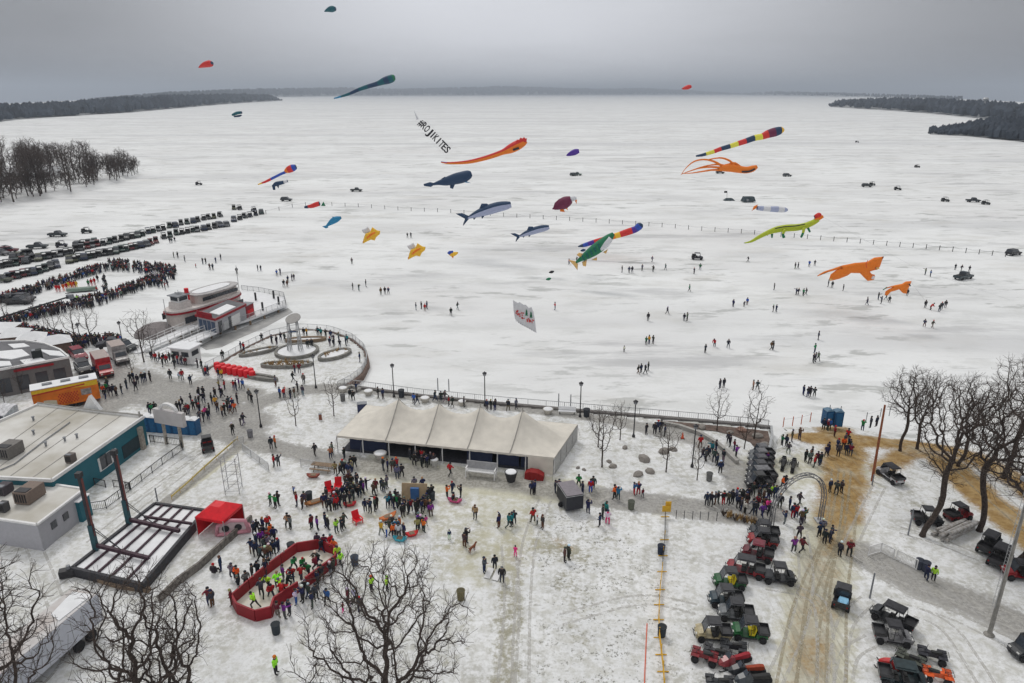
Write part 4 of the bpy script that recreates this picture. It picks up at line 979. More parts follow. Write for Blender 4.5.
    p, a = at(208, 449, 204, 430); make_utv('small black cart with red load beside the snowy lane', p, a, DK, seat=(.3, .02, .02))
    p, a = at(704, 661, 670, 651); make_atv('red quad bike with black rear rack, leftmost of the bottom cluster', p, a, (.22, .012, .018))
    p, a = at(733, 652, 700, 645); make_atv('black quad bike below the green-hooded side-by-side', p, a, DK)
    p, a = at(716, 658, 690, 650); make_atv('dark quad bike tucked between red quad and black quad', p, a, (.05, .05, .055))
    p, a = at(733, 664, 690, 674); make_sled('red and white snowmobile, highest of the bottom cluster', p, a, (.30, .05, .06), seat=(.3, .02, .03))
    p, a = at(745, 674, 700, 676); make_sled('dark snowmobile with an orange-red rear, middle of the bottom cluster', p, a, DK, seat=(.3, .05, .02))
    p, a = at(751, 683, 715, 685); make_sled('black snowmobile lowest of the bottom cluster', p, a, (.05, .06, .07))
    p, a = at(719, 688, 700, 686); make_atv('black quad bike cut by the bottom edge', p, a, DK)
    p, a = at(783, 466, 786, 452); make_sled('black snow bike, left one of two on the snow', p, a, (.06, .06, .065))
    p, a = at(793, 468, 796, 454); make_sled('black snow bike, right one of two on the snow', p, a, (.03, .03, .035))
    p, a = at(936, 680, 965, 686); make_atv('orange and yellow quad bike in the lower right cluster', p, a, (.7, .10, .015), rim=(.6, .4, .02))
    p, a = at(931, 660, 900, 652); make_atv('dark grey quad bike with raised rear box in the lower right cluster', p, a, (.04, .04, .05))
    p, a = at(897, 672, 878, 664); make_sled('red-nosed black snowmobile in the lower right cluster', p, a, (.5, .02, .02))
    p, a = at(909, 664, 890, 655); make_atv('camouflage-grey quad bike in the lower right cluster', p, a, (.10, .11, .09))
vehicles()
# small vehicles parked far out on the ice: one mesh each, three kinds
def ice_mesh(kind):
    m = MB()
    if kind == 0:
        side_profile(m, [(2.3, .45), (2.35, .85), (1.2, 1.05), (-2.3, 1.05), (-2.4, .5)], .92); side_profile(m, [(1.15, 1.05), (.5, 1.68), (-1.9, 1.70), (-2.3, 1.05)], .80, 1); m.box((-.6, 0, 1.72), (2.3, 1.5, .07), mi=0)
        W_ = ((1.45, .36), (-1.45, .36))
    elif kind == 1:
        side_profile(m, [(2.6, .5), (2.65, .95), (1.3, 1.1), (-2.7, 1.1), (-2.75, .55)], .95); side_profile(m, [(1.25, 1.1), (.7, 1.78), (-.5, 1.80), (-.75, 1.1)], .83, 1); m.box((.1, 0, 1.82), (1.2, 1.5, .07), mi=0); m.box((-1.7, 0, 1.11), (1.8, 1.5, .04), mi=2)
        W_ = ((1.7, .4), (-1.7, .4))
    else:
        side_profile(m, [(1.5, .4), (1.55, .75), (.7, 1.05), (-.5, .6), (-.6, .9), (-1.55, .9), (-1.5, .4)], .66); m.box((0, 0, 1.85), (1.3, 1.3, .08), mi=0)
        for x in (.7, -.7):
            for y in (-.6, .6): m.beam((x * 1.2, y, .9), (x, y, 1.85), .07, mi=2)
        m.box((-.2, 0, .8), (.5, 1.1, .5), mi=2); m.box((-.9, 0, 1.2), (1.0, 1.2, .5), mi=2)
        W_ = ((1.05, .33), (-1.05, .33))
    for x, r in W_:
        for y in (-.8, .8):
            b = len(m.v); m.lathe((0, 0, 0), [(r * .6, -.12), (r, -.1), (r, .1), (r * .6, .12)], 10, mi=2)
            rot = Matrix.Rotation(pi / 2, 3, 'X'); m.v[b:] = [tuple(rot @ Vector(v) + Vector((x, y * (.82 if kind == 2 else 1.05), r))) for v in m.v[b:]]
    return m.mesh('ice_vehicle', [M_paint, M_win, M_rubber])
ICEM = [ice_mesh(k) for k in range(3)]; ICEN = [('parked_car', 'car'), ('pickup_truck', 'pickup truck'), ('utility_vehicle', 'utility vehicle')]
def ice_vehicle(x, y, kind, rz, label, col, group='vehicles parked on the ice', z=ICE):
    o = bpy.data.objects.new(ICEN[kind][0], ICEM[kind]); COL.objects.link(o); o.location = G(x, y, z); o.rotation_euler.z = rz; o.color = (*col, 1)
    return tag(o, label, ICEN[kind][1], group)
def rows():
    rnd = random.Random(4)
    CN = [('black', (.02, .022, .025)), ('charcoal', (.05, .055, .06)), ('dark green', (.025, .05, .045)), ('navy', (.02, .03, .06)), ('dark red', (.14, .02, .025)), ('grey', (.16, .17, .18)), ('olive', (.07, .075, .04))]
    def row(line, step, phrase, kinds=(2, 2, 2, 0)):
        pts = [tuple(map(float, a.split(','))) for a in line.split()]; L = [math.dist(a, b) for a, b in zip(pts[:-1], pts[1:])]; T = sum(L); d = 0; i = 0
        while d < T:
            dd = d; k = 0
            while dd > L[k] and k < len(L) - 1: dd -= L[k]; k += 1
            f = dd / L[k]; x = pts[k][0] * (1 - f) + pts[k + 1][0] * f; y = pts[k][1] * (1 - f) + pts[k + 1][1] * f + rnd.uniform(-.5, .5)
            kd = rnd.choice(kinds); c = rnd.choice(CN + CN[:4] * 2)
            ice_vehicle(x, y, kd, R(rnd.uniform(106, 128)) + pi * rnd.randint(0, 1), f'{c[0]} {ICEN[kd][1]}, {ordn(i)} from left {phrase}', c[1]); i += 1; d += step * rnd.uniform(.85, 1.15)
    row('2,268 30,262 70,254.5 78,250.5 100,246 130,239 165,229 200,221 224,216', 5.6, 'in the long farthest row on the ice')
    row('14,259 34,254', 5.5, 'in the short line behind the farthest row')
    row('78,247 96,244', 5.5, 'in the bunch behind the farthest row')
    row('9,280 38,273 60,266', 5.6, 'in the left part of the second row')
    row('70,262.5 103,255.5 120,252.5 157,243', 5.2, 'in the middle part of the second row')
    row('164,238.5 180,234 200,231 227,226', 5.8, 'in the right part of the second row')
    row('234,209.5 244,209.5', 5.2, 'in the trio right of the farthest row', (2,))
    row('234,221 247,217.5 263,213', 5.6, 'in the short row at the rope fence', (2, 0))
    row('254,212 258,211', 5, 'in the pair behind the rope fence row', (2,))
    for x, y, kd, d, c in ((1, 255, 0, 'grey car alone at the far left edge of the ice', (.1, .1, .11)), (9.5, 252.5, 0, 'dark red car alone on the ice, left of the lone dark truck', (.12, .02, .03)),
        (38, 248.5, 1, 'dark pickup alone above the left vehicle rows', (.03, .04, .045)), (58, 236.5, 1, 'black pickup standing far out left of the snowmobiler', (.02, .03, .035)), (62, 247, 2, 'small dark cart just above the farthest row', (.03, .03, .05)),
        (87, 233, 2, 'lone dark rider machine far above the rows', (.02, .03, .03)), (2, 282, 0, 'dark car at left edge below the second row', (.05, .06, .04)), (9, 302, 1, 'black truck at left inside the crowd ring', (.02, .02, .025)),
        (19, 304, 1, 'large black pickup inside the left crowd', (.02, .02, .025)), (24, 301, 0, 'black car behind the large pickup in the crowd', (.03, .03, .04)),
        (286.5, 201, 0, 'dark car alone above the rope fence at left', (.03, .04, .05)), (356.5, 191.5, 1, 'dark pickup alone far out on the ice, left of the whale kite', (.03, .04, .04)),
        (866.5, 187, 0, 'dark car, left of the far pair at right', (.03, .04, .04)), (872, 185.5, 2, 'dark cart, right of the far pair at right', (.02, .03, .03)), (897.5, 190, 2, 'tiny dark machine right of the far pair', (.02, .03, .03)),
        (945, 201.5, 2, 'tiny dark machine far right on the ice', (.02, .03, .03)), (973, 202, 1, 'dark pickup far right on the ice', (.03, .04, .05)), (985.5, 204.5, 2, 'smallest dark machine right of the far pickup', (.02, .03, .03)),
        (1013, 255, 0, 'dark car at the end of the rope fence', (.03, .03, .035)), (963, 279, 1, 'dark pickup with people standing around it on the ice', (.03, .045, .055)), (787, 176.5, 0, 'dark car alone right of the striped eel kite', (.02, .03, .03)),
        (720, 173.5, 0, 'dark car beneath the orange octopus kite', (.02, .03, .03)), (917, 167.5, 2, 'speck of a machine far out at upper right', (.02, .02, .02)), (857, 142.5, 2, 'lone speck of a machine below the right headland', (.02, .02, .02)),
        (577, 175.5, 1, 'dark green truck below the purple kite', (.03, .09, .06)), (574, 175.8, 0, 'dark car beside the green truck below the purple kite', (.02, .04, .04)), (697, 259.5, 2, 'dark machine on the ice right of the pike kite', (.03, .03, .04)),
        (199, 185, 2, 'tiny lone machine far above the vehicle rows', (.03, .03, .04)), (6, 252, 2, 'dark cart half hidden beside the dark red car', (.03, .03, .04))):
        ice_vehicle(x, y, kd, R(rnd.uniform(-20, 30)), d, c, group=None)
rows()
# ------------------------------------------------------------------ trees
def plant_trees():
    def g(x, y, z=0): return G(x, y, z)
    place_tree('oak1', g(392, 765), .6, 'widest bare oak at bottom centre with dense gnarled crown', s=.78, sz=.95)
    place_tree('oak2', g(163, 770), 2.1, 'bare oak in front of the stage frame, trunk forking low', s=.82, sz=.92)
    place_tree('oak3', g(186, 740), 4.0, 'slim bare oak leaning right beside the forked one', s=.74)
    place_tree('oak2', g(26, 790), 4.2, 'bare oak at the lower left corner with dark upright limbs', s=.95, sz=1.08)
    place_tree('tall2', g(-8, 735), 1.0, 'bare oak half cut off by the left edge', s=.95)
    place_tree('tall1', g(922, 536), .3, 'tall bare oak leaning right beside the black side-by-side', s=1.0)
    place_tree('tall2', g(979, 531), 2.0, 'straight tall bare oak right of the log pile', s=1.10)
    place_tree('oak2', g(1017, 566), 3.2, 'tallest bare oak at the right edge', s=1.16)
    place_tree('tall2', g(900, 451), 4.4, 'leftmost bare tree beside the sandy track', s=.72)
    place_tree('oak3', g(917, 449), .9, 'bare tree with bent trunk right of the leftmost track tree', s=.66)
    place_tree('tall1', g(1003, 478), 5.1, 'bare tree behind the tallest oak at the right edge', s=.92)
    place_tree('oak3', g(958, 466), 2.6, 'bare tree between sandy tracks at right', s=.72)
    gr = 'young bare trees in the park'
    for k, x, y, s, r, lab in (('young1', 602, 467, 1.15, .2, 'broad young bare tree nearest the right end of the tent'), ('young2', 598, 447, .9, 1.2, 'thin young bare tree behind the broad one by the tent'),
        ('young1', 620, 440, .8, 2.2, 'small young bare tree beside the promenade lamp'), ('young1', 666, 472, .95, 3.3, 'young bare tree among the boulders on the snowy mound'),
        ('young2', 717, 431, 1.0, 4.0, 'upright young bare tree by the sea fence, left one'), ('young2', 754, 439, 1.18, 5.0, 'upright young bare tree in the dark rock bed'),
        ('young2', 744, 449, .85, .7, 'thin young bare tree left of the rock bed tree'), ('young1', 697, 480, .72, 1.6, 'small young bare tree near the waste bin at the path end'),
        ('young1', 296, 426, .8, 2.9, 'small young bare tree on the snow left of the tent'), ('young1', 334, 416, .85, 3.9, 'young bare tree beside the blue utility box'),
        ('young1', 144, 362, 1.35, 1.1, 'large young bare tree in front of the gangways'), ('young2', 133, 377, .7, 2.5, 'slender young bare tree beside the red truck'),
        ('young2', 75, 342, 1.15, .5, 'young bare tree, left of the pair behind the red car'), ('young2', 92, 343, 1.25, 3.5, 'young bare tree, right of the pair behind the red car'),
        ('young2', 56, 338, .95, 1.5, 'young bare tree in the crowd left of the pair'), ('young2', 47, 336, .7, 4.5, 'smallest young bare tree in the left crowd'),
        ('young1', 6, 322, .8, 2.0, 'young bare tree at the left edge beside the crowd'), ('young1', 34, 312, .7, 5.2, 'faint young bare tree inside the crowd ring'),
        ('young2', 153, 356, .9, 4.1, 'young bare tree close left of the ticket booth')):
        place_tree(k, g(x, y, 0 if y > 334 else ICE), r, lab, gr, s)
    # scrub in front of the left pavilion
    for i, (x, y) in enumerate(((8, 392), (22, 394), (5, 405), (36, 388))):
        place_tree('young1', g(x, y), i * 1.7, f'tangled bare shrub in front of the snowy pavilion, {ordn(i)} from left' if i else 'tangled bare shrub nearest the white tractor unit', 'shrubs by the pavilion', .62 + .06 * (i % 2), name='bare_shrub')
    # wooded point on the left
    rnd = random.Random(8); n = 0; spots = []
    for k in range(84):
        t = rnd.random() ** .9; x = -50 + t * 188; lo = np.interp(x, [-50, 0, 40, 100, 145], [210, 204, 197, 186, 171.5]); hi = np.interp(x, [-50, 40, 100, 145], [168, 168, 168, 169.5])
        y = lo - (lo - hi) * rnd.random() ** 1.2; spots.append((x, y))
    spots.sort()
    for i, (x, y) in enumerate(spots):
        s = np.interp(x, [-50, 80, 110, 130, 140], [1.02, 1.05, .8, .62, .4]) * rnd.uniform(.64, .90)
        place_tree(rnd.choice(['far1', 'far2', 'far3']), g(x, y, ICE + 1.0), rnd.uniform(0, 6), f'bare lakeside tree on the wooded point, {ordn(i) if i < 60 else "near its tip " + ordn(i - 60)} from left', 'bare trees on the wooded point', s * 1.0)
    for i in range(40):
        x = -5 + i * 3.6; lo = np.interp(x, [-50, 0, 40, 100, 145], [210, 204, 197, 186, 171.5])
        place_tree('scrub', g(x + rnd.uniform(-2, 2), lo - rnd.uniform(1, 13) * (1 if x < 120 else .4), ICE + .9), rnd.uniform(0, 6), f'low bare shoreline bush on the point, {ordn(i)} from left', 'bushes along the wooded point', rnd.uniform(.8, 1.5), name='shore_bush')
    t = thing('lake_house', 'white lake house among trees on the wooded point', 'house', G(24, 178, ICE + 1.2), R(8))
    m = MB(); m.box((0, 0, 1.8), (34, 7, 3.6)); m.build('wall', M_white, t)
    m = MB(); side = [(-4.6, 3.5), (4.6, 3.5), (0, 6.0)]
    m.add([(-18, y, z) for y, z in side] + [(18, y, z) for y, z in side], [(0, 1, 2), (5, 4, 3), (0, 3, 4, 1), (1, 4, 5, 2), (2, 5, 3, 0)]); m.build('roof', M_snow, t)
    for i in range(7): m = MB(); m.box((-13.5 + i * 4.5, -3.55, 1.9), (2.0, .15, 1.6)); m.build('window', M_win, t)
plant_trees()
# ------------------------------------------------------------------ fences, rails, posts
def along(pts, step):
    out = []; carry = 0.
    for a, b in zip(pts[:-1], pts[1:]):
        a = Vector(a); b = Vector(b); L = (b - a).length; d = carry
        while d < L: out.append(a + (b - a) * (d / L)); d += step
        carry = d - L
    out.append(Vector(pts[-1])); return out
def rail_fence(name, label, pts, h=1.1, step=2.0, m=M_galv, bars=0, r=.035, mid=1, cat='fence', group=None, z=0.):
    pts = [Vector((p[0], p[1], p[2] if len(p) > 2 else z)) for p in pts]; P = along(pts, step); o0 = P[0].copy()
    t = thing(name, label, cat, o0, 0, group); P = [p - o0 for p in P]
    for p in P: q = MB(); q.box((p.x, p.y, p.z + h / 2), (r * 2, r * 2, h)); q.build('post', m, t)
    q = MB()
    for a, b in zip(P[:-1], P[1:]): q.beam(a + Vector((0, 0, h)), b + Vector((0, 0, h)), r * 2.2, r * 1.6)
    q.build('top_rail', m, t)
    for k in range(mid):
        q = MB(); zz = h * (.12 if k == 0 else .12 + .7 * k / mid)
        for a, b in zip(P[:-1], P[1:]): q.beam(a + Vector((0, 0, zz)), b + Vector((0, 0, zz)), r * 1.3, r * 1.3)
        q.build('lower_rail', m, t)
    if bars:
        for a, b in zip(P[:-1], P[1:]):
            q = MB()
            for i in range(1, bars): c = a + (b - a) * (i / bars); q.box((c.x, c.y, c.z + h * .56), (.022, .022, h * .86))
            q.build('panel', m, t)
    return t
def fences():
    g = lambda s, z=0.: [G(*map(float, a.split(',')), z) for a in s.split()]
    rail_fence('promenade_railing', 'long pale metal railing along the lake promenade behind the tent', g('345,386 420,396 500,404 580,411 640,416 700,421 743,425 768,428'), 1.15, 2.6, bars=9, r=.04)
    rail_fence('plaza_railing', 'curved metal railing round the lakeside plaza', g('206,369 225,359.5 245,348 270,336 300,329 330,331 352,339 365,350 367.5,362 361.5,374 349.5,382.5 338,388.5'), 1.1, 1.9, bars=8, r=.035)
    rail_fence('yard_fence', 'black iron fence round the teal building yard', g('92,511 101.6,512.3 129,491.8 160,467 187.5,447 168,444.5 150.4,442'), 1.0, 1.9, m=M_black, bars=8, r=.035)
    rail_fence('short_yard_fence', 'short black fence piece by the teal building doors', g('95,485 106,487.5'), .9, 1.6, m=M_black, bars=8)
    rail_fence('short_yard_fence', 'short black fence piece right of the two masts', g('114,487 130,489.5'), .9, 1.6, m=M_black, bars=8)
    rail_fence('crowd_barrier', 'grey crowd barrier slanting beside the road junction', g('243,451 256,461 269,471'), 1.05, 2.3, bars=16, r=.03)
    rail_fence('crowd_barrier', 'short pale barrier left of the picnic bench', g('301,466.5 315,469'), 1.05, 2.2, bars=16, r=.03)
    rail_fence('crowd_barrier', 'short pale barrier across the road bend', g('234,447 244,443'), 1.0, 2.0, bars=14, r=.03)
    rail_fence('crowd_barrier', 'white barrier along the right road, left piece', g('868,556 874,549 893,559'), 1.1, 2.2, m=M_white, bars=14, r=.04)
    rail_fence('crowd_barrier', 'white barrier along the right road, piece by the bins', g('896,560 916,570'), 1.1, 2.2, m=M_white, bars=14, r=.04)
    # long rope line on stakes across the ice
    pts = '266,214 285,209 299.6,206 329,205.7 359.5,207 402.5,210.6 437,212 510,217 548,219.4 585.5,221.8 656.7,226.6 698.7,230.5 742.6,233.5 817.3,239.8 878.4,245 925.6,249 986,255 1017,258'
    P = [tuple(map(float, a.split(','))) for a in pts.split()]; xs = [p[0] for p in P]; o0 = G(266, 214, ICE)
    t = thing('rope_fence', 'long rope fence on dark stakes crossing the ice', 'fence', o0); x = 266.; L = []
    while x < 1018: y = float(np.interp(x, xs, [p[1] for p in P])); L.append(G(x, y, ICE) - o0); x += 13.2
    mk = mat('stake_paint', (.05, .05, .055), .8)
    for p in L: q = MB(); q.tube([p, p + Vector((0, 0, 1.45))], .10, 5); q.build('stake', mk, t)
    q = MB()
    for a, b in zip(L[:-1], L[1:]): a = a + Vector((0, 0, 1.2)); b = b + Vector((0, 0, 1.2)); q.tube([a, (a + b) / 2 - Vector((0, 0, .2)), b], .035, 3)
    q.build('rope', M_grey, t)
    # stakes
    mo = mat('orange_post', (.55, .12, .04), .7)
    def stakes(label, s, h, m, r=.05, z=0., cat='stakes'):
        L = g(s, z); t = thing('stake_line', label, cat, L[0])
        for p in L: q = MB(); p = p - L[0]; q.tube([p, p + Vector((0, 0, h))], r, 5); q.build('stake', m, t)
        q = MB()
        for a, b in zip(L[:-1], L[1:]): q.tube([a - L[0] + Vector((0, 0, h * .8)), b - L[0] + Vector((0, 0, h * .8))], .012, 3)
        q.build('cord', M_grey, t)
    stakes('four orange stakes on the snow left of the blue toilets', '783,427 792.3,426 801,424.5 810,422', 1.4, mo, .06)
    stakes('line of dark stakes right of the yellow fence top', '676,518.5 684,518.9 692.3,519.5 700,519.7 708,520 716.6,520.6', 1.0, M_black, .04)
    stakes('row of thin stakes behind the leaning orange pole', '866,421 880,417 889,416 905,420', 1.3, M_grey, .05)
    # yellow-orange snow fence down the middle of the lower picture
    my = mat('yellow_mesh', (.62, .36, .03), .7); L = g('665,517 664.5,540 663,556 662,572 660,590 659,605 658.5,620 659,638 661,655 663,672 664,690')
    t = thing('snow_fence', 'sagging yellow-orange snow fence running down to the bottom edge', 'fence', L[0])
    for p in L: q = MB(); p = p - L[0]; q.tube([p, p + Vector((0, 0, 1.1))], .04, 5, ); q.box((p.x, p.y, .05), (.9, .08, .06)); q.build('post', my, t)
    for i, (a, b) in enumerate(zip(L[:-1], L[1:])):
        a = a - L[0]; b = b - L[0]; q = MB()
        for k in range(3): z = .25 + .2 * k; q.beam(a + Vector((0, 0, z)), b + Vector((0, 0, z)), .06, .06)
        q.build('mesh_strip', M_black if i < 3 else my, t)
    q = MB(); q.box((.1, 0, 1.0), (.9, .06, .7)); q.box((.3, .2, 1.5), (.6, .06, .5)); q.build('warning_board', my, t)
    mr_ = mat('red_rope', (.6, .12, .06), .7); L = g('647,624 646,645 645,668 644,695'); t = thing('marker_rope', 'thin red-orange marker rope left of the yellow fence', 'rope', L[0])
    for a, b in zip(L[:-1], L[1:]): q = MB(); q.beam(a - L[0] + Vector((0, 0, .05)), b - L[0] + Vector((0, 0, .05)), .08, .05); q.build('length', mr_, t)
    # yellow edging beside the lane
    L = g('238,441 222,455 205,470 188,486 172,500'); t = thing('caution_tape_fence', 'low yellow tape fence beside the snowy lane', 'fence', L[0])
    for p in along(L, 2.5): q = MB(); p = p - L[0]; q.tube([p, p + Vector((0, 0, .7))], .03, 4); q.build('post', my, t)
    for a, b in zip(L[:-1], L[1:]): q = MB(); q.beam(a - L[0] + Vector((0, 0, .45)), b - L[0] + Vector((0, 0, .45)), .05, .22); q.build('tape', mat('pale_tape', (.62, .50, .20), .8), t)
fences()
def lamp(x, y, label, h=5.2, z=0.):
    t = thing('street_lamp', label, 'street lamp', G(x, y, z), 0, 'black lantern lamps')
    m = MB(); m.lathe((0, 0, 0), [(.20, 0), (.20, .25), (.12, .4), (.08, .7), (.065, h - .6)], 8); m.build('post', M_black, t)
    m = MB(); m.lathe((0, 0, h - .6), [(.07, 0), (.22, .1), (.28, .35), (.30, .42)], 8); m.build('lantern', M_grey, t)
    m = MB(); m.lathe((0, 0, h - .19), [(.34, 0), (.30, .08), (.1, .18), (.03, .3)], 8); m.build('cap', M_black, t)
for a in ((394, 397, 'black lamp post rising behind the first tent peak'), (485, 406, 'black lamp post between the third and fourth tent peaks'), (580, 417, 'black lamp post just right of the tent end'),
          (633.5, 437, 'black lamp post beside the small park trees'), (261, 427, 'black lamp post beside the road junction', 5.4), (316, 388, 'black lamp post at the plaza entrance', 5.4),
          (692, 467, 'dark lamp post on the snowy mound by the path', 5.6), (83, 352, 'black lamp post behind the red car'), (124, 350, 'black lamp post behind the grey van')): lamp(*a)
# ------------------------------------------------------------------ frame tent
def tent():
    A = G(338, 452); B = G(554, 475); a = ang(A, B); L = (B - A).length; Wd = 9.2
    t = thing('frame_tent', 'long cream frame tent with four pointed peaks', 'tent', A, a)
    def hz(u, v):  # canopy height
        s = u / L; pk = [.235, .425, .615, .805]
        if s < pk[0]: r = 3.5 * (s / pk[0]) ** 1.25
        elif s > pk[-1]: r = 3.5 * ((1 - s) / (1 - pk[-1])) ** 1.25
        else:
            i = max(k for k in range(4) if s >= pk[k] - 1e-9); i = min(i, 2); f = (s - pk[i]) / (pk[i + 1] - pk[i]); r = 3.5 - 1.25 * (4 * f * (1 - f)) ** .8
        c = 1 - abs(2 * v - 1); k = c ** 1.25
        kk = min(k, 1); return 2.25 + r * kk * (1 if pk[0] <= s <= pk[-1] else 1)
    nu, nv = 76, 20; m = MB()
    us = [L * i / nu for i in range(nu + 1)]
    for u in us:
        for j in range(nv + 1):
            v = j / nv; m.v.append((u, v * Wd, hz(u, v) + .03 * sin(u * 1.7) * (v < .1)))
    for i in range(nu):
        for j in range(nv): b = i * (nv + 1) + j; m.f.append((b, b + nv + 1, b + nv + 2, b + 1)); m.m.append(0)
    can = m.build('canopy', M_canvas, t, smooth=True)
    m = MB()
    for (p, q) in (((0, 0), (L, 0)), ((L, 0), (L, Wd)), ((L, Wd), (0, Wd)), ((0, Wd), (0, 0))):
        n = 40; pp = [(p[0] + (q[0] - p[0]) * i / n, p[1] + (q[1] - p[1]) * i / n) for i in range(n + 1)]
        vs = [(x, y, 2.27) for x, y in pp] + [(x, y, 1.98 + .05 * (i % 2)) for i, (x, y) in enumerate(pp)]
        m.add(vs, [(i, i + 1, n + 2 + i, n + 1 + i) for i in range(n)])
    m.build('valance', M_canvas, t)
    for s in (.235, .425, .615, .805):
        m = MB(); u = L * s; m.tube([(u, Wd / 2, hz(u, .5)), (u, Wd / 2, hz(u, .5) + .35)], .07, 6)
        m.tube([(u, v / 10 * Wd, hz(u, v / 10) + .035) for v in range(0, 11)], .055, 4); m.build('ridge_seam', mat('seam', (.35, .34, .32), .8), t)
    n = 8
    for i in range(n + 1):
        for y in (0, Wd): m = MB(); m.box((L * i / n, y, 1.1), (.10, .10, 2.2)); m.build('pole', M_white, t)
        if i < n:
            m = MB(); x0, x1 = L * i / n + .06, L * (i + 1) / n - .06
            m.box(((x0 + x1) / 2, Wd - .05, 1.05), (x1 - x0, .03, 2.1)); m.build('back_wall', M_canvas, t)
    for i in range(4):
        m = MB(); y0, y1 = Wd * i / 4 + .06, Wd * (i + 1) / 4 - .06; k = 9
        vs = [(L + .04 + .05 * sin(j * 2.1), y0 + (y1 - y0) * j / k, z) for z in (.05, 2.2) for j in range(k + 1)]
        m.add(vs, [(j, j + 1, k + 2 + j, k + 1 + j) for j in range(k)]); m.build('side_wall', mat('clear_wall', (.42, .42, .41), .6), t)
    m = MB(); m.box((L - 1.6, -.03, 1.05), (3.0, .03, 2.1)); m.build('front_wall', M_canvas, t)
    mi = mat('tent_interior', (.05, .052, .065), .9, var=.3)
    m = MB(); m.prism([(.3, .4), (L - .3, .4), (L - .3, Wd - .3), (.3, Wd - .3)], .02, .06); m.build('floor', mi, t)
    for i, (x0, x1) in enumerate(((1.2, 6.0), (16.2, 19.3), (19.8, 22.5), (22.8, 25.2))):
        m = MB(); m.box(((x0 + x1) / 2, 1.0, .95), (x1 - x0, .04, 1.9)); m.build('inner_curtain', mat('navy_curtain', (.03, .04, .085), .9), t)
    m = MB()
    for i in range(9):
        for sy in (-1, 1):
            y = 0 if sy < 0 else Wd; m.tube([(L * i / 8, y, 2.2), (L * i / 8, y + sy * 1.3, .02)], .02, 3)
    m.build('guy_line', M_grey, t)
    for ch in t.children:      # the plan is slightly skewed: the lake side runs further right
        for v in ch.data.vertices: v.co.x += max(v.co.y, 0) * .17 * max(v.co.x, 0) / L
    return t, A, a, L
tent()
def local(px, py, label, name, cat, rz=0, z=0., group=None): return thing(name, label, cat, G(px, py, z), rz, group)
# ------------------------------------------------------------------ buildings on the left
def wallhit(px, py, A, B):
    d = ray(px, py); n = Vector((-(B.y - A.y), B.x - A.x, 0)).normalized(); o = Vector((0, 0, HCAM)); D = Vector(d)
    t = (Vector((A.x, A.y, 0)) - o).dot(n) / D.dot(n); P = o + D * t; u = (B - A); u.z = 0; s = (P - Vector((A.x, A.y, 0))).dot(u.normalized()); return s, P.z
M_roof = mat('dirty_white_roof', (.70, .70, .69), .9, var=.10, scale=.16, c2=(.40, .375, .32)); M_siding = mat('pale_siding', (.40, .40, .43), .8, var=.06)
def flat_building(label, name, roofpx, z, wallmat, par=.35, roofm=None):
    P = [G(x, y, z) for x, y in roofpx]; c = sum(P, Vector()) / len(P); c.z = 0
    t = thing(name, label, 'building', c)
    poly = [(p.x - c.x, p.y - c.y) for p in P]
    m = MB(); m.prism(poly, 0, z - .15); m.build('wall', wallmat, t)
    m = MB(); cc = (sum(p[0] for p in poly) / len(poly), sum(p[1] for p in poly) / len(poly)); m.prism(poly, z - .15, z - .02); rf = m.build('roof', roofm or M_roof, t)
    m = MB(); n = len(poly)
    for i in range(n): m.beam((*poly[i], z + par / 2 - .1), (*poly[(i + 1) % n], z + par / 2 - .1), .25, par)
    m.build('parapet', M_white, t); return t, c, P
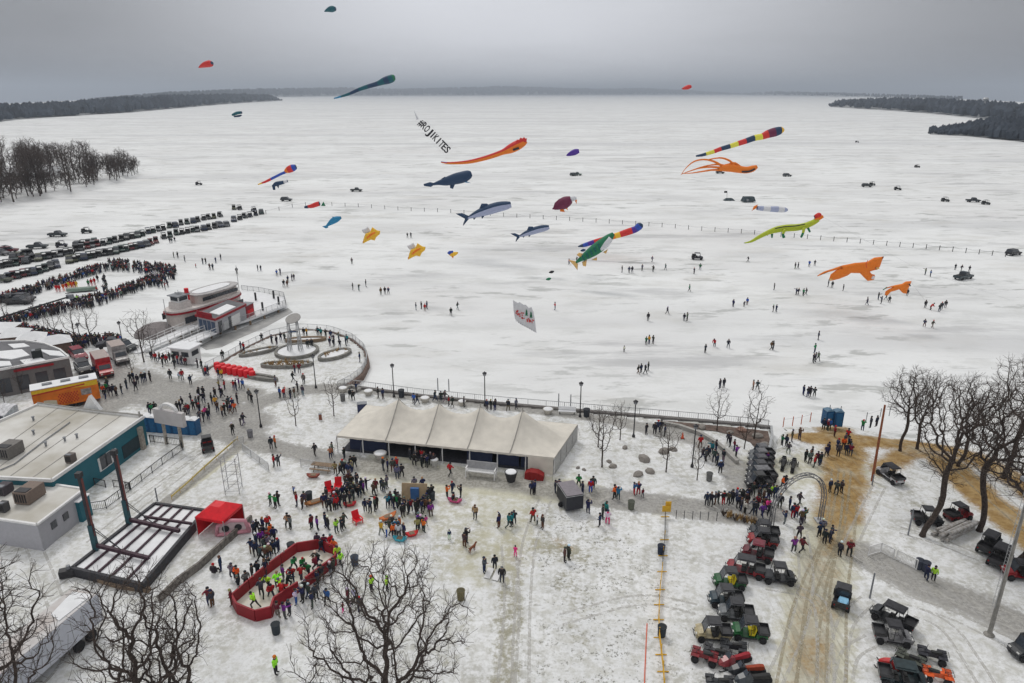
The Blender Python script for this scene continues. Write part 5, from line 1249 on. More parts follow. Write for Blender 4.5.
def buildings():
    # the red and white paddle-style roofs of the left lot are lower down
    z = 3.7; RP = [(143.5, 417.6), (52, 481), (-60, 475), (-110, 470), (38, 405)]
    t, c, P = flat_building('large white-roofed building with a teal side wall', 'teal_building', RP, z, M_teal)
    A, B = P[0], P[1]; a = ang(A, B); L = (Vector((B.x, B.y, 0)) - Vector((A.x, A.y, 0))).length
    u = Vector((cos(a), sin(a), 0)); nrm = Vector((-u.y, u.x, 0));  nrm = nrm if nrm.x > 0 else -nrm
    def panel(name, x0, y0, x1, y1, m, off=.04, th=.06, parent=t):
        s0, z0 = wallhit(x0, y0, A, B); s1, z1 = wallhit(x1, y1, A, B); s0, s1 = sorted((s0, s1)); z0, z1 = sorted((z0, z1))
        q = MB(); ctr = Vector((A.x, A.y, 0)) + u * ((s0 + s1) / 2) + nrm * off - c; q.box((ctr.x, ctr.y, (z0 + z1) / 2), (s1 - s0, th, z1 - z0), rz=a); return q.build(name, m, parent)
    fr = panel('door', 100, 472, 109.5, 450.5, M_white, .05, .1); panel('pane', 101.2, 470, 104.6, 453, M_win, .12, .05, fr); panel('pane', 105.6, 466.5, 108.8, 451, M_win, .12, .05, fr)
    fr = panel('door', 110.8, 463.5, 115.2, 448, M_white, .05, .1); panel('pane', 111.6, 458, 114.2, 450.5, M_win, .12, .05, fr)
    # entrance near the corner: a flat dark panel painted as the recess's shade
    panel('recess_shade_panel', 124, 459, 139.5, 434, mat('recess_painted_shade', (.03, .05, .06), .9), .03, .05)
    q = MB(); s, _ = wallhit(140.5, 440, A, B); ctr = Vector((A.x, A.y, 0)) + u * s + nrm * .1 - c; q.box((ctr.x, ctr.y, 1.5), (.6, .6, 3.0), rz=a); q.build('column', M_stone, t)
    # front raised gable at far side
    q = MB(); g1 = G(84, 407, z) - c; g2 = G(96, 396, z + 0) - c; g3 = G(99, 409, z) - c
    p0 = G(83, 408.5, z) - c; p1 = G(100, 410.5, z) - c; e = (p1 - p0); n2 = Vector((-e.y, e.x, 0)).normalized() * .5
    top = (p0 + p1) / 2 + Vector((0, 0, 1.9)); q.add([p0, p1, top, p0 + n2, p1 + n2, top + n2], [(0, 1, 2), (5, 4, 3), (1, 4, 5, 2), (2, 5, 3, 0), (0, 3, 4, 1)]); q.build('gable', M_white, t)
    # pipe on the roof
    q = MB(); q.tube([G(70, 422, z + .1) - c, G(45, 440, z + .1) - c, G(14, 464, z + .1) - c, G(0, 470, z + .1) - c], .07, 5); q.build('roof_pipe', M_grey, t)
    q = MB(); q.tube([G(38, 405, z) - c + Vector((0, 0, .35)), G(95, 412.5, z) - c + Vector((0, 0, .35)), G(143, 417.6, z) - c + Vector((0, 0, .35))], .09, 5); q.tube([G(140, 418, z) - c, G(140, 418, z) - c + Vector((0, 0, .9))], .12, 6); q.build('roof_flashing', M_conc, t)
    rnd = random.Random(12)
    for k in range(5):
        x, y = rnd.uniform(20, 115), rnd.uniform(420, 452); q = MB(); p = G(x, y, z) - c; q.cyl((p.x, p.y, z), .12, rnd.uniform(.3, .6), 7); q.cyl((p.x, p.y, z + .45), .2, .08, 7); q.build('roof_vent', M_grey, t)
    for f in (.2, .4, .6, .8):
        a0 = P[4] * (1 - f) + P[0] * f - c; b0 = P[2] * (1 - f) + P[1] * f - c; a0.z = b0.z = z + .01; q = MB(); q.beam(a0, b0, .07, .04); q.build('roof_seam', M_conc, t)
    # lower wing
    t2, c2, P2 = flat_building('low pale grey building with rooftop units, bottom left', 'low_building', [(84, 489), (37, 524.5), (-50, 512), (-70, 470), (30, 481)], 3.0, M_siding, .2)
    A2, B2 = P2[0], P2[1]
    for x0, y0, x1, y1 in ((64, 519, 67, 513.5), (52, 527.5, 55.5, 521.5)):
        s0, z0 = wallhit(x0, y0, A2, B2); s1, z1 = wallhit(x1, y1, A2, B2); a2 = ang(A2, B2); u2 = Vector((cos(a2), sin(a2), 0)); n3 = Vector((-u2.y, u2.x, 0)); n3 = n3 if n3.x > 0 else -n3
        q = MB(); ctr = Vector((A2.x, A2.y, 0)) + u2 * ((s0 + s1) / 2) + n3 * .03 - c2; q.box((ctr.x, ctr.y, (z0 + z1) / 2), (.7, .08, .75), rz=a2); q.build('window', M_win, t2)
    t3 = thing('utility_shed', 'small teal lean-to beside the pale grey building', 'shed', G(84, 518), a); q = MB(); q.box((0, 0, 1.2), (1.5, 1.0, 2.4)); q.build('wall', M_teal, t3); q = MB(); q.box((0, 0, 2.45), (1.7, 1.2, .1)); q.build('roof', M_snow, t3)
    def unit(x, y, z, d, label, col, rz=a):
        t = thing('rooftop_unit', label, 'rooftop unit', G(x, y, z), rz, 'rooftop machines')
        q = MB(); q.box((0, 0, d[2] / 2 + .1), d); q.box((0, 0, .05), (d[0] * .9, d[1] * .9, .1)); q.build('cabinet', M_plastic, t, color=col)
        q = MB(); q.box((d[0] * .28, 0, d[2] + .14), (d[0] * .35, d[1] * .8, .08)); q.build('snow_patch' if d[0] > 1.5 else 'lid', M_black if d[0] > 1.5 else M_grey, t)
        q = MB()
        for k in range(5): q.box((d[0] / 2 + .02, -d[1] * .35 + k * d[1] * .17, d[2] / 2 + .1), (.04, d[1] * .08, d[2] * .7))
        q.build('grille', M_black, t)
    unit(31, 499, 3.0, (2.3, 1.6, 1.3), 'large brown rooftop unit on the low grey building', (.20, .155, .13)); unit(5, 493, 3.0, (1.3, 1.1, .9), 'dark rooftop unit left of the large brown one', (.07, .06, .07))
    unit(5, 511, 3.0, (.7, .7, .9), 'small dark vent at the left edge of the low roof', (.08, .08, .085)); unit(11, 455, z, (2.2, 1.7, 1.3), 'grey rooftop unit on the big white roof', (.17, .16, .15)); unit(71.5, 462, z, (.8, .8, .9), 'small brown vent on the big white roof', (.14, .12, .11))
    # snow-covered pavilion at the left edge
    t4, c4, P4 = flat_building('grey pavilion with patchy snow on its roof, left edge', 'pavilion', [(69, 357.5), (60, 350), (45, 344), (25, 341), (-30, 343), (-60, 366), (0, 370)], 4.2, mat('grey_stucco', (.15, .145, .145), .9), .3, mat('slate_roof', (.15, .15, .16), .9, var=.2, scale=.5))
    for i, s in enumerate(('38,350 60,352 66,357 50,356', '0,352 22,350 30,356 12,360 -10,358', '20,361 40,358 46,361 26,366', '-10,362 10,362 12,366 -8,368', '8,345 24,344 30,347 14,349')):
        q = MB(); q.prism([tuple((G(*map(float, a_.split(',')), 4.2) - c4))[:2] for a_ in s.split()], 4.2, 4.36); q.build('snow_patch', M_snow, t4)
    A4, B4 = P4[0], P4[-1]; a4 = ang(A4, B4); u4 = Vector((cos(a4), sin(a4), 0)); n4 = Vector((u4.y, -u4.x, 0)); n4 = n4 if n4.y < 0 else -n4
    for k in range(5):
        q = MB(); ctr = Vector((A4.x, A4.y, 0)) + u4 * (1.6 + k * 2.3) + n4 * .04 - c4; q.box((ctr.x, ctr.y, 1.7), (1.5, .08, 2.2), rz=a4); q.build('window', M_win, t4)
    q = MB(); ctr = Vector((A4.x, A4.y, 0)) + u4 * 4.6 + n4 * .2 - c4; q.box((ctr.x, ctr.y, 3.7), (5.0, .06, .35), rz=a4); q.build('red_sign', M_redd, t4)
    unit(38, 358, 4.2, (1.3, 1.1, 1.2), 'black box on the pavilion roof', (.025, .03, .03), a4)
    # snowy awnings behind
    for i, (x, y, w, d, h) in enumerate(((3, 343, 5, 6, 3.4), (17, 346, 4.6, 4.6, 2.9), (34, 349, 4.6, 4.2, 2.7), (57, 352, 5.0, 4.4, 2.6))):
        q = local(x, y, ['snowy hipped roof at the left edge by the crowd', 'snowy hipped roof, second from the left edge', 'snowy hipped roof, third from the left edge', 'snowy hipped roof beside the red car'][i], 'snowy_shelter', 'shelter', R(10 + i * 9), group='snowy roofs by the pavilion')
        m = MB(); m.add([(-w / 2, -d / 2, h - .6), (w / 2, -d / 2, h - .6), (w / 2, d / 2, h - .6), (-w / 2, d / 2, h - .6), (-w * .15, 0, h + .5), (w * .15, 0, h + .5)], [(3, 2, 1, 0), (0, 1, 5, 4), (2, 3, 4, 5), (1, 2, 5), (3, 0, 4)]); m.build('roof', M_snow, q)
        m = MB(); m.box((0, 0, (h - .6) / 2), (w * .86, d * .86, h - .6)); m.build('wall', mat('brown_panel', (.16, .11, .09), .9), q)
buildings()
# ------------------------------------------------------------------ trucks and cars on land
def box_truck(label, px, py, hx, hy, col, L=6.0, name='box_truck', cat='truck', boxc=None):
    p, a = at(px, py, hx, hy); t = thing(name, label, cat, p, a)
    m = MB(); side_profile(m, [(L / 2, .45), (L / 2 + .02, 1.15), (L / 2 - .9, 1.35), (L / 2 - 1.3, 2.1), (L / 2 - 2.2, 2.15), (L / 2 - 2.2, .45)], .95); m.build('cab', M_paint, t, color=col)
    m = MB(); m.box((-.9, 0, 1.75), (L - 1.9, 2.1, 2.3)); m.build('cargo_box', M_paint, t, color=boxc or col)
    m = MB(); m.box((-.9, 0, 2.93), (L - 2.0, 2.0, .06)); m.build('roof', mat('box_roof', (.40, .34, .32), .8), t)
    m = MB(); m.add([(L / 2 - .86, -.8, 1.42), (L / 2 - .86, .8, 1.42), (L / 2 - 1.22, .76, 2.0), (L / 2 - 1.22, -.76, 2.0)], [(0, 1, 2, 3)]); m.build('windshield', M_glass, t)
    for y in (-.7, .7): m = MB(); m.box((L / 2 + .02, y, .95), (.06, .3, .2)); m.build('headlight', M_plastic, t, color=(.7, .7, .65))
    m = MB(); m.box((L / 2 + .03, 0, .6), (.12, 1.9, .25)); m.build('bumper', M_black, t)
    for x in (L / 2 - 1.1, -L / 2 + 1.3):
        for y in (-.9, .9): wheel(t, x, y, .42, .28, (.4, .4, .4))
def suv(label, px, py, hx, hy, col, kind=0):
    p, a = at(px, py, hx, hy); t = thing('parked_car' if kind == 0 else 'pickup_truck', label, 'car' if kind == 0 else 'pickup truck', p, a)
    m = MB(); side_profile(m, [(2.3, .4), (2.35, .85), (2.1, .98), (1.1, 1.08), (-2.3, 1.08), (-2.4, .5), (-2.3, .35)], .92); m.build('body', M_paint, t, color=col)
    x1 = -1.9 if kind == 0 else -.5
    m = MB(); side_profile(m, [(1.05, 1.08), (.45, 1.66), (x1, 1.68), (x1 - .35, 1.08)], .80); cb = m.build('cabin', M_glass, t)
    m = MB(); m.box(((.45 + x1) / 2, 0, 1.70), (.45 - x1 - .05, 1.5, .06)); m.build('roof', M_paint, t, color=col)
    if kind: m = MB(); m.box((-1.55, 0, 1.10), (1.4, 1.5, .04)); m.build('cargo_bed', M_black, t)
    for y in (-.65, .65): m = MB(); m.box((2.33, y, .78), (.08, .35, .14)); m.build('headlight', M_plastic, t, color=(.7, .7, .65)); m = MB(); m.box((-2.38, y, .85), (.06, .3, .16)); m.build('tail_light', M_plastic, t, color=(.4, .02, .02))
    for x in (1.5, -1.5):
        for y in (-.86, .86): wheel(t, x, y, .35, .22, (.35, .35, .36))
def trucks():
    box_truck('red box truck with a brown roof facing the crowd', 104, 373, 113, 386, (.36, .018, .025), 6.4)
    box_truck('grey step van beside the red box truck', 120, 361, 129, 371, (.28, .27, .27), 5.6, 'step_van', 'van', (.30, .29, .29))
    suv('dark red car behind the red box truck', 79, 358, 88, 366, (.24, .012, .03)); suv('black pickup parked behind the grey step van', 112, 347, 92, 349, (.02, .02, .028), 1); suv('black car right behind the grey step van', 125, 350, 135, 352, (.02, .025, .03)); suv('dark car below the dark red car', 84, 371, 92, 380, (.03, .03, .035))
    # wrapped food trailer
    P1 = G(30.3, 391, 3.6); P2 = G(96.7, 378.4, 3.6); P1.z = P2.z = 0; a = ang(P1, P2); L = (P2 - P1).length
    t = thing('food_trailer', 'long food trailer wrapped in orange, yellow and red graphics', 'trailer', P1, a)
    M_or = mat('wrap_orange', (.68, .17, .02), .5, var=.25, scale=.8); M_ye = mat('wrap_yellow', (.75, .48, .03), .5); M_rd = mat('wrap_red', (.5, .03, .02), .5); M_cr = mat('wrap_cream', (.62, .55, .42), .6)
    m = MB(); m.box((L / 2, 1.25, 2.05), (L, 2.5, 3.0)); m.build('body', M_or, t)
    m = MB(); m.box((L / 2, 1.25, 3.6), (L + .1, 2.6, .1)); m.build('roof', M_snow, t)
    for k in range(3): m = MB(); m.box((L * (.25 + .28 * k), 1.3, 3.75), (1.2, .6, .2)); m.build('roof_vent', M_grey, t)
    n = 24
    def band(f0, f1, x0, x1, mm, off, nm):
        q = MB(); xs = [x0 + (x1 - x0) * i / n for i in range(n + 1)]
        q.add([(x, -off, f0(x / L)) for x in xs] + [(x, -off, f1(x / L)) for x in xs], [(i, i + 1, n + 2 + i, n + 1 + i) for i in range(n)]); q.build(nm, mm, t)
    band(lambda s: 2.9 + .15 * sin(s * 5), lambda s: 3.45, .05, L - .05, M_ye, .006, 'yellow_band'); band(lambda s: 2.75 + .35 * s, lambda s: 2.95 + .35 * s, .05, L * .8, M_rd, .010, 'red_swoosh')
    band(lambda s: .75, lambda s: 1.5 + .3 * sin(s * 9), L * .15, L * .34, M_cr, .008, 'cream_patch')
    q = MB(); n2 = 0
    for i in range(14):
        for j in range(6):
            if (i + j) % 2 == 0: q.box((L * .38 + i * L * .022, -.012, .95 + j * .26), (L * .02, .01, .22))
    q.build('red_check_pattern', M_rd, t)
    q = MB(); q.box((L * .80, -.012, 2.0), (L * .16, .012, .9)); q.build('grey_panel', mat('wrap_grey', (.30, .27, .26), .6, var=.5, scale=2.5), t)
    for k in range(2): wheel(t, L * .55 + k * .95, .15, .42, .25)
    # tractor unit
    p, a = at(14, 428, -2, 436); t = thing('tractor_unit', 'white tractor unit parked behind the white-roofed building', 'truck', p, a)
    W_ = (.62, .62, .64)
    m = MB(); side_profile(m, [(3.4, .6), (3.45, 1.5), (2.0, 1.75), (1.7, 2.7), (.2, 3.4), (-.4, 3.4), (-.4, .7)], 1.05); m.build('cab', M_paint, t, color=W_)
    m = MB(); m.box((-1.9, 0, .85), (3.2, .9, .3)); m.build('chassis', M_black, t)
    m = MB(); m.add([(1.98, -.9, 1.85), (1.98, .9, 1.85), (1.74, .88, 2.6), (1.74, -.88, 2.6)], [(0, 1, 2, 3)]); m.build('windshield', M_glass, t)
    for s in (-1, 1): m = MB(); m.box((1.0, s * 1.06, 2.1), (.9, .04, .8)); m.build('side_window', M_glass, t); m = MB(); m.box((2.6, s * 1.1, 1.15), (1.3, .3, .12)); m.build('fender', M_paint, t, color=W_)
    for x in (2.5, -1.6, -2.8):
        for y in (-.95, .95): wheel(t, x, y, .5, .3, (.5, .5, .5))
    # semi trailer at bottom left
    h = 3.6; P = G(98, 594, h); Q = G(0, 676, h); S = G(78.7, 589.6, h); P.z = Q.z = S.z = 0; a = ang(P, Q); L = 14.0
    t = thing('semi_trailer', 'long white semi trailer with a snowy roof, bottom left corner', 'trailer', P, a)
    side = 1 if (Vector((cos(a), sin(a), 0)).cross(S - P)).z > 0 else -1; Wd = 2.6 * side
    m = MB(); m.box((L / 2, Wd / 2, (h + 1.1) / 2), (L, abs(Wd), h - 1.1)); m.build('body', mat('trailer_skin', (.52, .54, .60), .6, var=.06), t)
    m = MB(); m.box((L / 2, Wd / 2, h + .04), (L - .1, abs(Wd) - .12, .06)); m.build('roof', mat('trailer_roof', (.40, .36, .34), .9, var=.2, scale=.7, c2=(.66, .66, .67)), t)
    m = MB(); m.prism([(.3, Wd * .1), (3.4, Wd * .15), (3.0, Wd * .6), (.4, Wd * .8)], h + .07, h + .15); m.build('snow_patch', M_snow, t)
    m = MB(); m.box((L / 2, Wd / 2, 1.0), (L - .5, 1.2, .2)); m.build('chassis', M_black, t)
    m = MB()
    for k in range(12): m.box((.6 + k * L / 12.2, -.02 * side, 2.3), (.03, .03, 2.3))
    m.build('side_rib', M_galv, t)
    m = MB(); m.box((-.03, Wd / 2, 2.3), (.05, 2.4, 2.2)); m.build('rear_door', M_galv, t)
    for x in (1.3, 2.5):
        for y in (.2, 2.4): wheel(t, x, y * side, .5, .32, (.6, .6, .6))
    # enclosed black trailer by the tent path
    p = G(574, 512); t = thing('enclosed_trailer', 'small black enclosed trailer on the path right of the tent', 'trailer', p, R(16))
    m = MB(); m.box((0, 1.3, 1.25), (1.9, 3.0, 1.7)); m.build('body', mat('trailer_black', (.03, .032, .04), .5), t)
    m = MB(); m.box((0, 1.3, 2.13), (1.8, 2.9, .06)); m.build('roof', mat('trailer_top', (.22, .20, .22), .6), t); m = MB(); m.box((0, 1.3, 2.05), (1.96, 3.06, .06)); m.build('trim', M_galv, t)
    for y in (-1, 1): wheel(t, y * 1.02, 1.3, .33, .2)
    m = MB(); m.tube([(0, 2.8, .5), (0, 3.9, .5)], .05, 5); m.build('hitch', M_black, t)
trucks()
# ------------------------------------------------------------------ riverboat, dock, plaza
def oval(L, Wd, n=28, x0=0., p=2.6): return [(x0 + L / 2 + L / 2 * math.copysign(abs(cos(2 * pi * i / n)) ** (2 / p), cos(2 * pi * i / n)), Wd / 2 * math.copysign(abs(sin(2 * pi * i / n)) ** (2 / p), sin(2 * pi * i / n))) for i in range(n)]
def boat():
    P = G(167, 313, 3); Q = G(237, 291, 3); P.z = Q.z = ICE; a = ang(P, Q); L = (Q - P).length; Wd = 6.4
    t = thing('river_boat', 'white excursion boat with red trim frozen at its dock', 'boat', P, a)
    def ring(sc, dx=0., Lx=L, W_=Wd): return [(x + dx, y) for x, y in oval(Lx * sc, W_ * sc, x0=Lx * (1 - sc) / 2)]
    m = MB(); m.prism(ring(1.0), 0, 1.3); m.build('hull', M_white, t)
    m = MB(); m.prism(ring(.96), 1.3, 3.6); cab = m.build('main_cabin', mat('cabin_cream', (.55, .50, .47), .7), t)
    for i in range(14):
        for s in (-1, 1): m = MB(); m.box((L * .10 + i * L * .06, s * Wd * .485, 2.5), (.95, .12, 1.2)); m.build('window', M_win, cab)
    m = MB(); m.prism(ring(1.02), 3.6, 3.95); m.build('red_trim', M_redd, t)
    m = MB(); m.prism(ring(1.0), 3.95, 4.3); m.build('upper_deck', mat('deck_cream', (.60, .56, .54), .8), t)
    m = MB(); m.prism([(x + L * .34, y) for x, y in oval(L * .62, Wd * .72)], 4.3, 5.9); uc = m.build('upper_cabin', mat('cabin_cream', (.5, .5, .5)), t)
    for i in range(11):
        for s in (-1, 1): m = MB(); m.box((L * .40 + i * L * .047, s * Wd * .362, 5.2), (.75, .08, .7)); m.build('window', M_win, uc)
    m = MB(); m.prism([(x + L * .32, y) for x, y in oval(L * .66, Wd * .84)], 5.9, 6.1); m.build('upper_roof', mat('grey_deck', (.42, .41, .41), .8, var=.2, scale=1), t)
    m = MB(); m.prism([(x + L * .38, y) for x, y in oval(L * .5, Wd * .5)], 6.1, 6.25); m.build('snow_patch', M_snow, t)
    m = MB(); m.box((L * .18, 0, 4.9), (3.0, 2.9, 1.3), taper=.9); m.build('pilot_base', mat('deck_cream', (.6, .6, .6)), t)
    m = MB(); m.box((L * .18, 0, 6.1), (2.2, 2.2, 1.2)); ph = m.build('pilot_house', M_white, t)
    for dx, dy, sx, sy in ((-1.12, 0, .06, 1.8), (1.12, 0, .06, 1.8), (0, -1.12, 1.8, .06), (0, 1.12, 1.8, .06)): m = MB(); m.box((L * .18 + dx, dy, 6.2), (sx, sy, .7)); m.build('window', M_win, ph)
    m = MB(); m.box((L * .18, 0, 6.78), (2.9, 2.9, .16)); m.build('pilot_roof', M_grey, t)
    m = MB(); m.cyl((L * .27, -.4, 4.3), .42, 3.4, 10); m.build('smoke_stack', M_red, t)
    m = MB(); m.box((L * .18, 0, 7.1), (.2, 1.8, .12)); m.cyl((L * .18, 0, 6.8), .04, .9, 5); m.build('radar', M_grey, t)
    for x, y, h in ((-.3, 0, 5.6), (L * .98, -1.0, 8.4)): m = MB(); m.tube([(x, y, 1.2), (x, y, 1.2 + h)], .06, 5); m.build('flag_pole', M_galv, t)
boat()
def dock():
    gp = lambda s, z: [tuple(G(*map(float, q.split(',')), z)) for q in s.split()]
    z = .15
    def slab(name, label, s, z0, z1, m, cat):
        P = gp(s, z1); c = sum((Vector(p) for p in P), Vector()) / len(P); t = thing(name, label, cat, (c.x, c.y, 0)); q = MB(); q.prism([(p[0] - c.x, p[1] - c.y) for p in P], z0, z1); q.build('deck', m, t); return t, c
    t, c = slab('dock', 'snowy dock platform with dark pilings beside the boat', '196,326 213,330 250,319 286,305 284,297 242,290 225,300', -.25, .15, M_snow, 'dock')
    for p in gp('205,331 220,329 235,325 250,320 264,314 278,308', 0): q = MB(); q.cyl((p[0] - c.x, p[1] - c.y, -1.2), .22, 1.0, 8); q.build('piling', M_wood, t)
    for p in gp('256,301 274,299 263,311 279,305', 0): q = MB(); q.cyl((p[0] - c.x, p[1] - c.y, .15), .22, 1.7, 8); q.build('mooring_post', M_black, t)
    rail_fence('dock_railing', 'pale railing along the near edge of the boat dock', gp('214,330 232,325 250,319 268,312 286,305', .15), 1.1, 1.6, m=M_galv, bars=8)
    rail_fence('dock_railing', 'dark railing at the far corner of the boat dock', gp('242,290 262,292.5 284,297 286,305', .15), 1.1, 1.6, m=M_grey, bars=8)
    # dock house
    P = [G(x, y, 3.2) for x, y in ((195, 314), (215, 318.5), (246, 303.5), (228, 299))]; c = sum(P, Vector()) / 4; c.z = 0
    t = thing('dock_house', 'low dock house with red fascia and snowy dark roof', 'building', c)
    poly = [(p.x - c.x, p.y - c.y) for p in P]; q = MB(); q.prism([(x * .95, y * .95) for x, y in poly], .15, 3.0); q.build('wall', M_siding, t)
    q = MB(); q.prism(poly, 3.0, 3.15); q.build('roof', mat('slate_roof', (.15, .15, .16)), t)
    q = MB()
    for i in range(4): q.beam((*poly[i], 2.95), (*poly[(i + 1) % 4], 2.95), .16, .42)
    q.build('red_fascia', M_redd, t)
    A, B = Vector((*poly[1], 0)), Vector((*poly[2], 0)); u = (B - A).normalized(); a = math.atan2(u.y, u.x)
    for k, (f, w, h, mm, nm) in enumerate(((.12, 1.1, 2.1, M_win, 'door'), (.30, 1.6, 1.6, M_galv, 'shutter'), (.44, .9, 2.1, M_win, 'door'), (.62, 3.0, 1.9, M_white, 'wall_panel'))):
        ctr = (A + (B - A) * f) * .955; q = MB(); q.box((ctr.x, ctr.y, h / 2 + .15), (w, .12, h), rz=a); q.build(nm, mm, t)
    A, B = Vector((*poly[0], 0)), Vector((*poly[1], 0)); a2 = math.atan2((B - A).y, (B - A).x)
    for f in (.18, .4, .62, .84): ctr = (A + (B - A) * f) * .955; q = MB(); q.box((ctr.x, ctr.y, 1.3), (.9, .12, 2.0), rz=a2); q.build('window', mat('blue_window', (.05, .08, .14), .3), t)
    ctr = A + (B - A) * .45; q = MB(); q.box((ctr.x * .98, ctr.y * .98, 3.5), ((B - A).length * .75, .15, .8), rz=a2); q.build('red_sign', M_redd, t)
    q = MB(); q.prism([(x * .5 + .6, y * .55 - .8) for x, y in poly], 3.16, 3.28); q.build('snow_patch', M_snow, t)
    t = thing('red_kiosk', 'small red kiosk at the end of the dock house', 'kiosk', G(247, 316, .15), a); q = MB(); q.box((0, 0, 1.2), (2.6, 1.8, 2.4)); q.build('wall', M_redd, t); q = MB(); q.box((0, 0, 2.46), (2.8, 2.0, .12)); q.build('roof', M_grey, t); q = MB(); q.box((0, -.93, 1.0), (2.0, .05, .9)); q.build('counter_panel', M_red, t)
    # gangways
    for i, (s0, s1, lab) in enumerate((((133, 353), (196, 325.5), 'narrow gangway to the boat with white rails, farther one'), ((152, 357), (216, 330), 'wide snowy gangway to the dock, nearer one'))):
        A = G(*s0, .05); B = G(*s1, .25); A.z = .05; B.z = .22; t = thing('gangway', lab, 'gangway', A, group='gangways'); B2 = B - A; n = Vector((-B2.y, B2.x, 0)).normalized(); w = (1.1, 1.5)[i]
        q = MB(); q.beam(Vector((0, 0, 0)), B2, w * 2, .22); q.build('deck', M_snow, t)
        for s in (-1, 1):
            for p in along([Vector(), B2], 1.7): q = MB(); c = p + n * s * w; q.box((c.x, c.y, c.z + .55), (.08, .08, 1.1)); q.build('post', M_white, t)
            for h in (1.1, .6): q = MB(); q.beam(n * s * w + Vector((0, 0, h)), B2 + n * s * w + Vector((0, 0, h)), .07, .07); q.build('rail', M_white, t)
        q = MB()
        for k in range(3): c = B2 * (.55 + .18 * k); q.box((c.x, c.y, -.7), (.25, .25, 1.2))
        q.build('support', M_wood, t)
    # slushy dark ice by the dock
    M_sl = mat('dark_wet_ice', (.20, .20, .20), .5, var=.3, scale=.7, c2=(.38, .38, .37))
    q = MB()
    P = gp('200,346 214,338 235,331 262,320 288,308 293,312 266,327 240,338 222,347 206,350', ICE + .03); c = sum((Vector(p) for p in P), Vector()) / len(P)
    q.add(P[::-1], [tuple(range(len(P)))]); tag(q.build('slushy_water', M_sl), kind='structure')
    # ticket booth
    t = thing('ticket_booth', 'white ticket booth with a snowy roof at the gangway head', 'booth', G(187, 360.5), R(-14))
    q = MB(); q.box((0, 0, 1.25), (3.6, 2.6, 2.5)); q.build('wall', M_white, t); q = MB(); q.box((0, 0, 2.62), (4.3, 3.3, .2)); q.build('roof', M_snow, t)
    for x in (-.9, .9): q = MB(); q.box((x, -1.32, 1.6), (1.3, .06, .8)); q.build('window', M_win, t)
    q = MB(); q.box((1.82, 0, 1.6), (.06, 1.6, .8)); q.build('window', M_win, t)
dock()
def wall_strip(name, label, pts, w, h, m, z0=0., kind=None, cat='wall'):
    o0 = Vector((*pts[0][:2], 0)); P = [Vector((*p[:2], 0)) - o0 for p in pts]; L = []; Rr = []
    for i, p in enumerate(P):
        d = (P[min(i + 1, len(P) - 1)] - P[max(i - 1, 0)]).normalized(); n = Vector((-d.y, d.x, 0)) * w / 2; L.append(p + n); Rr.append(p - n)
    q = MB(); q.loft([[(l.x, l.y, z0), (r.x, r.y, z0), (r.x, r.y, h), (l.x, l.y, h)] for l, r in zip(L, Rr)]); o = q.build(name, m, loc=o0)
    return tag(o, label, cat, kind=kind)
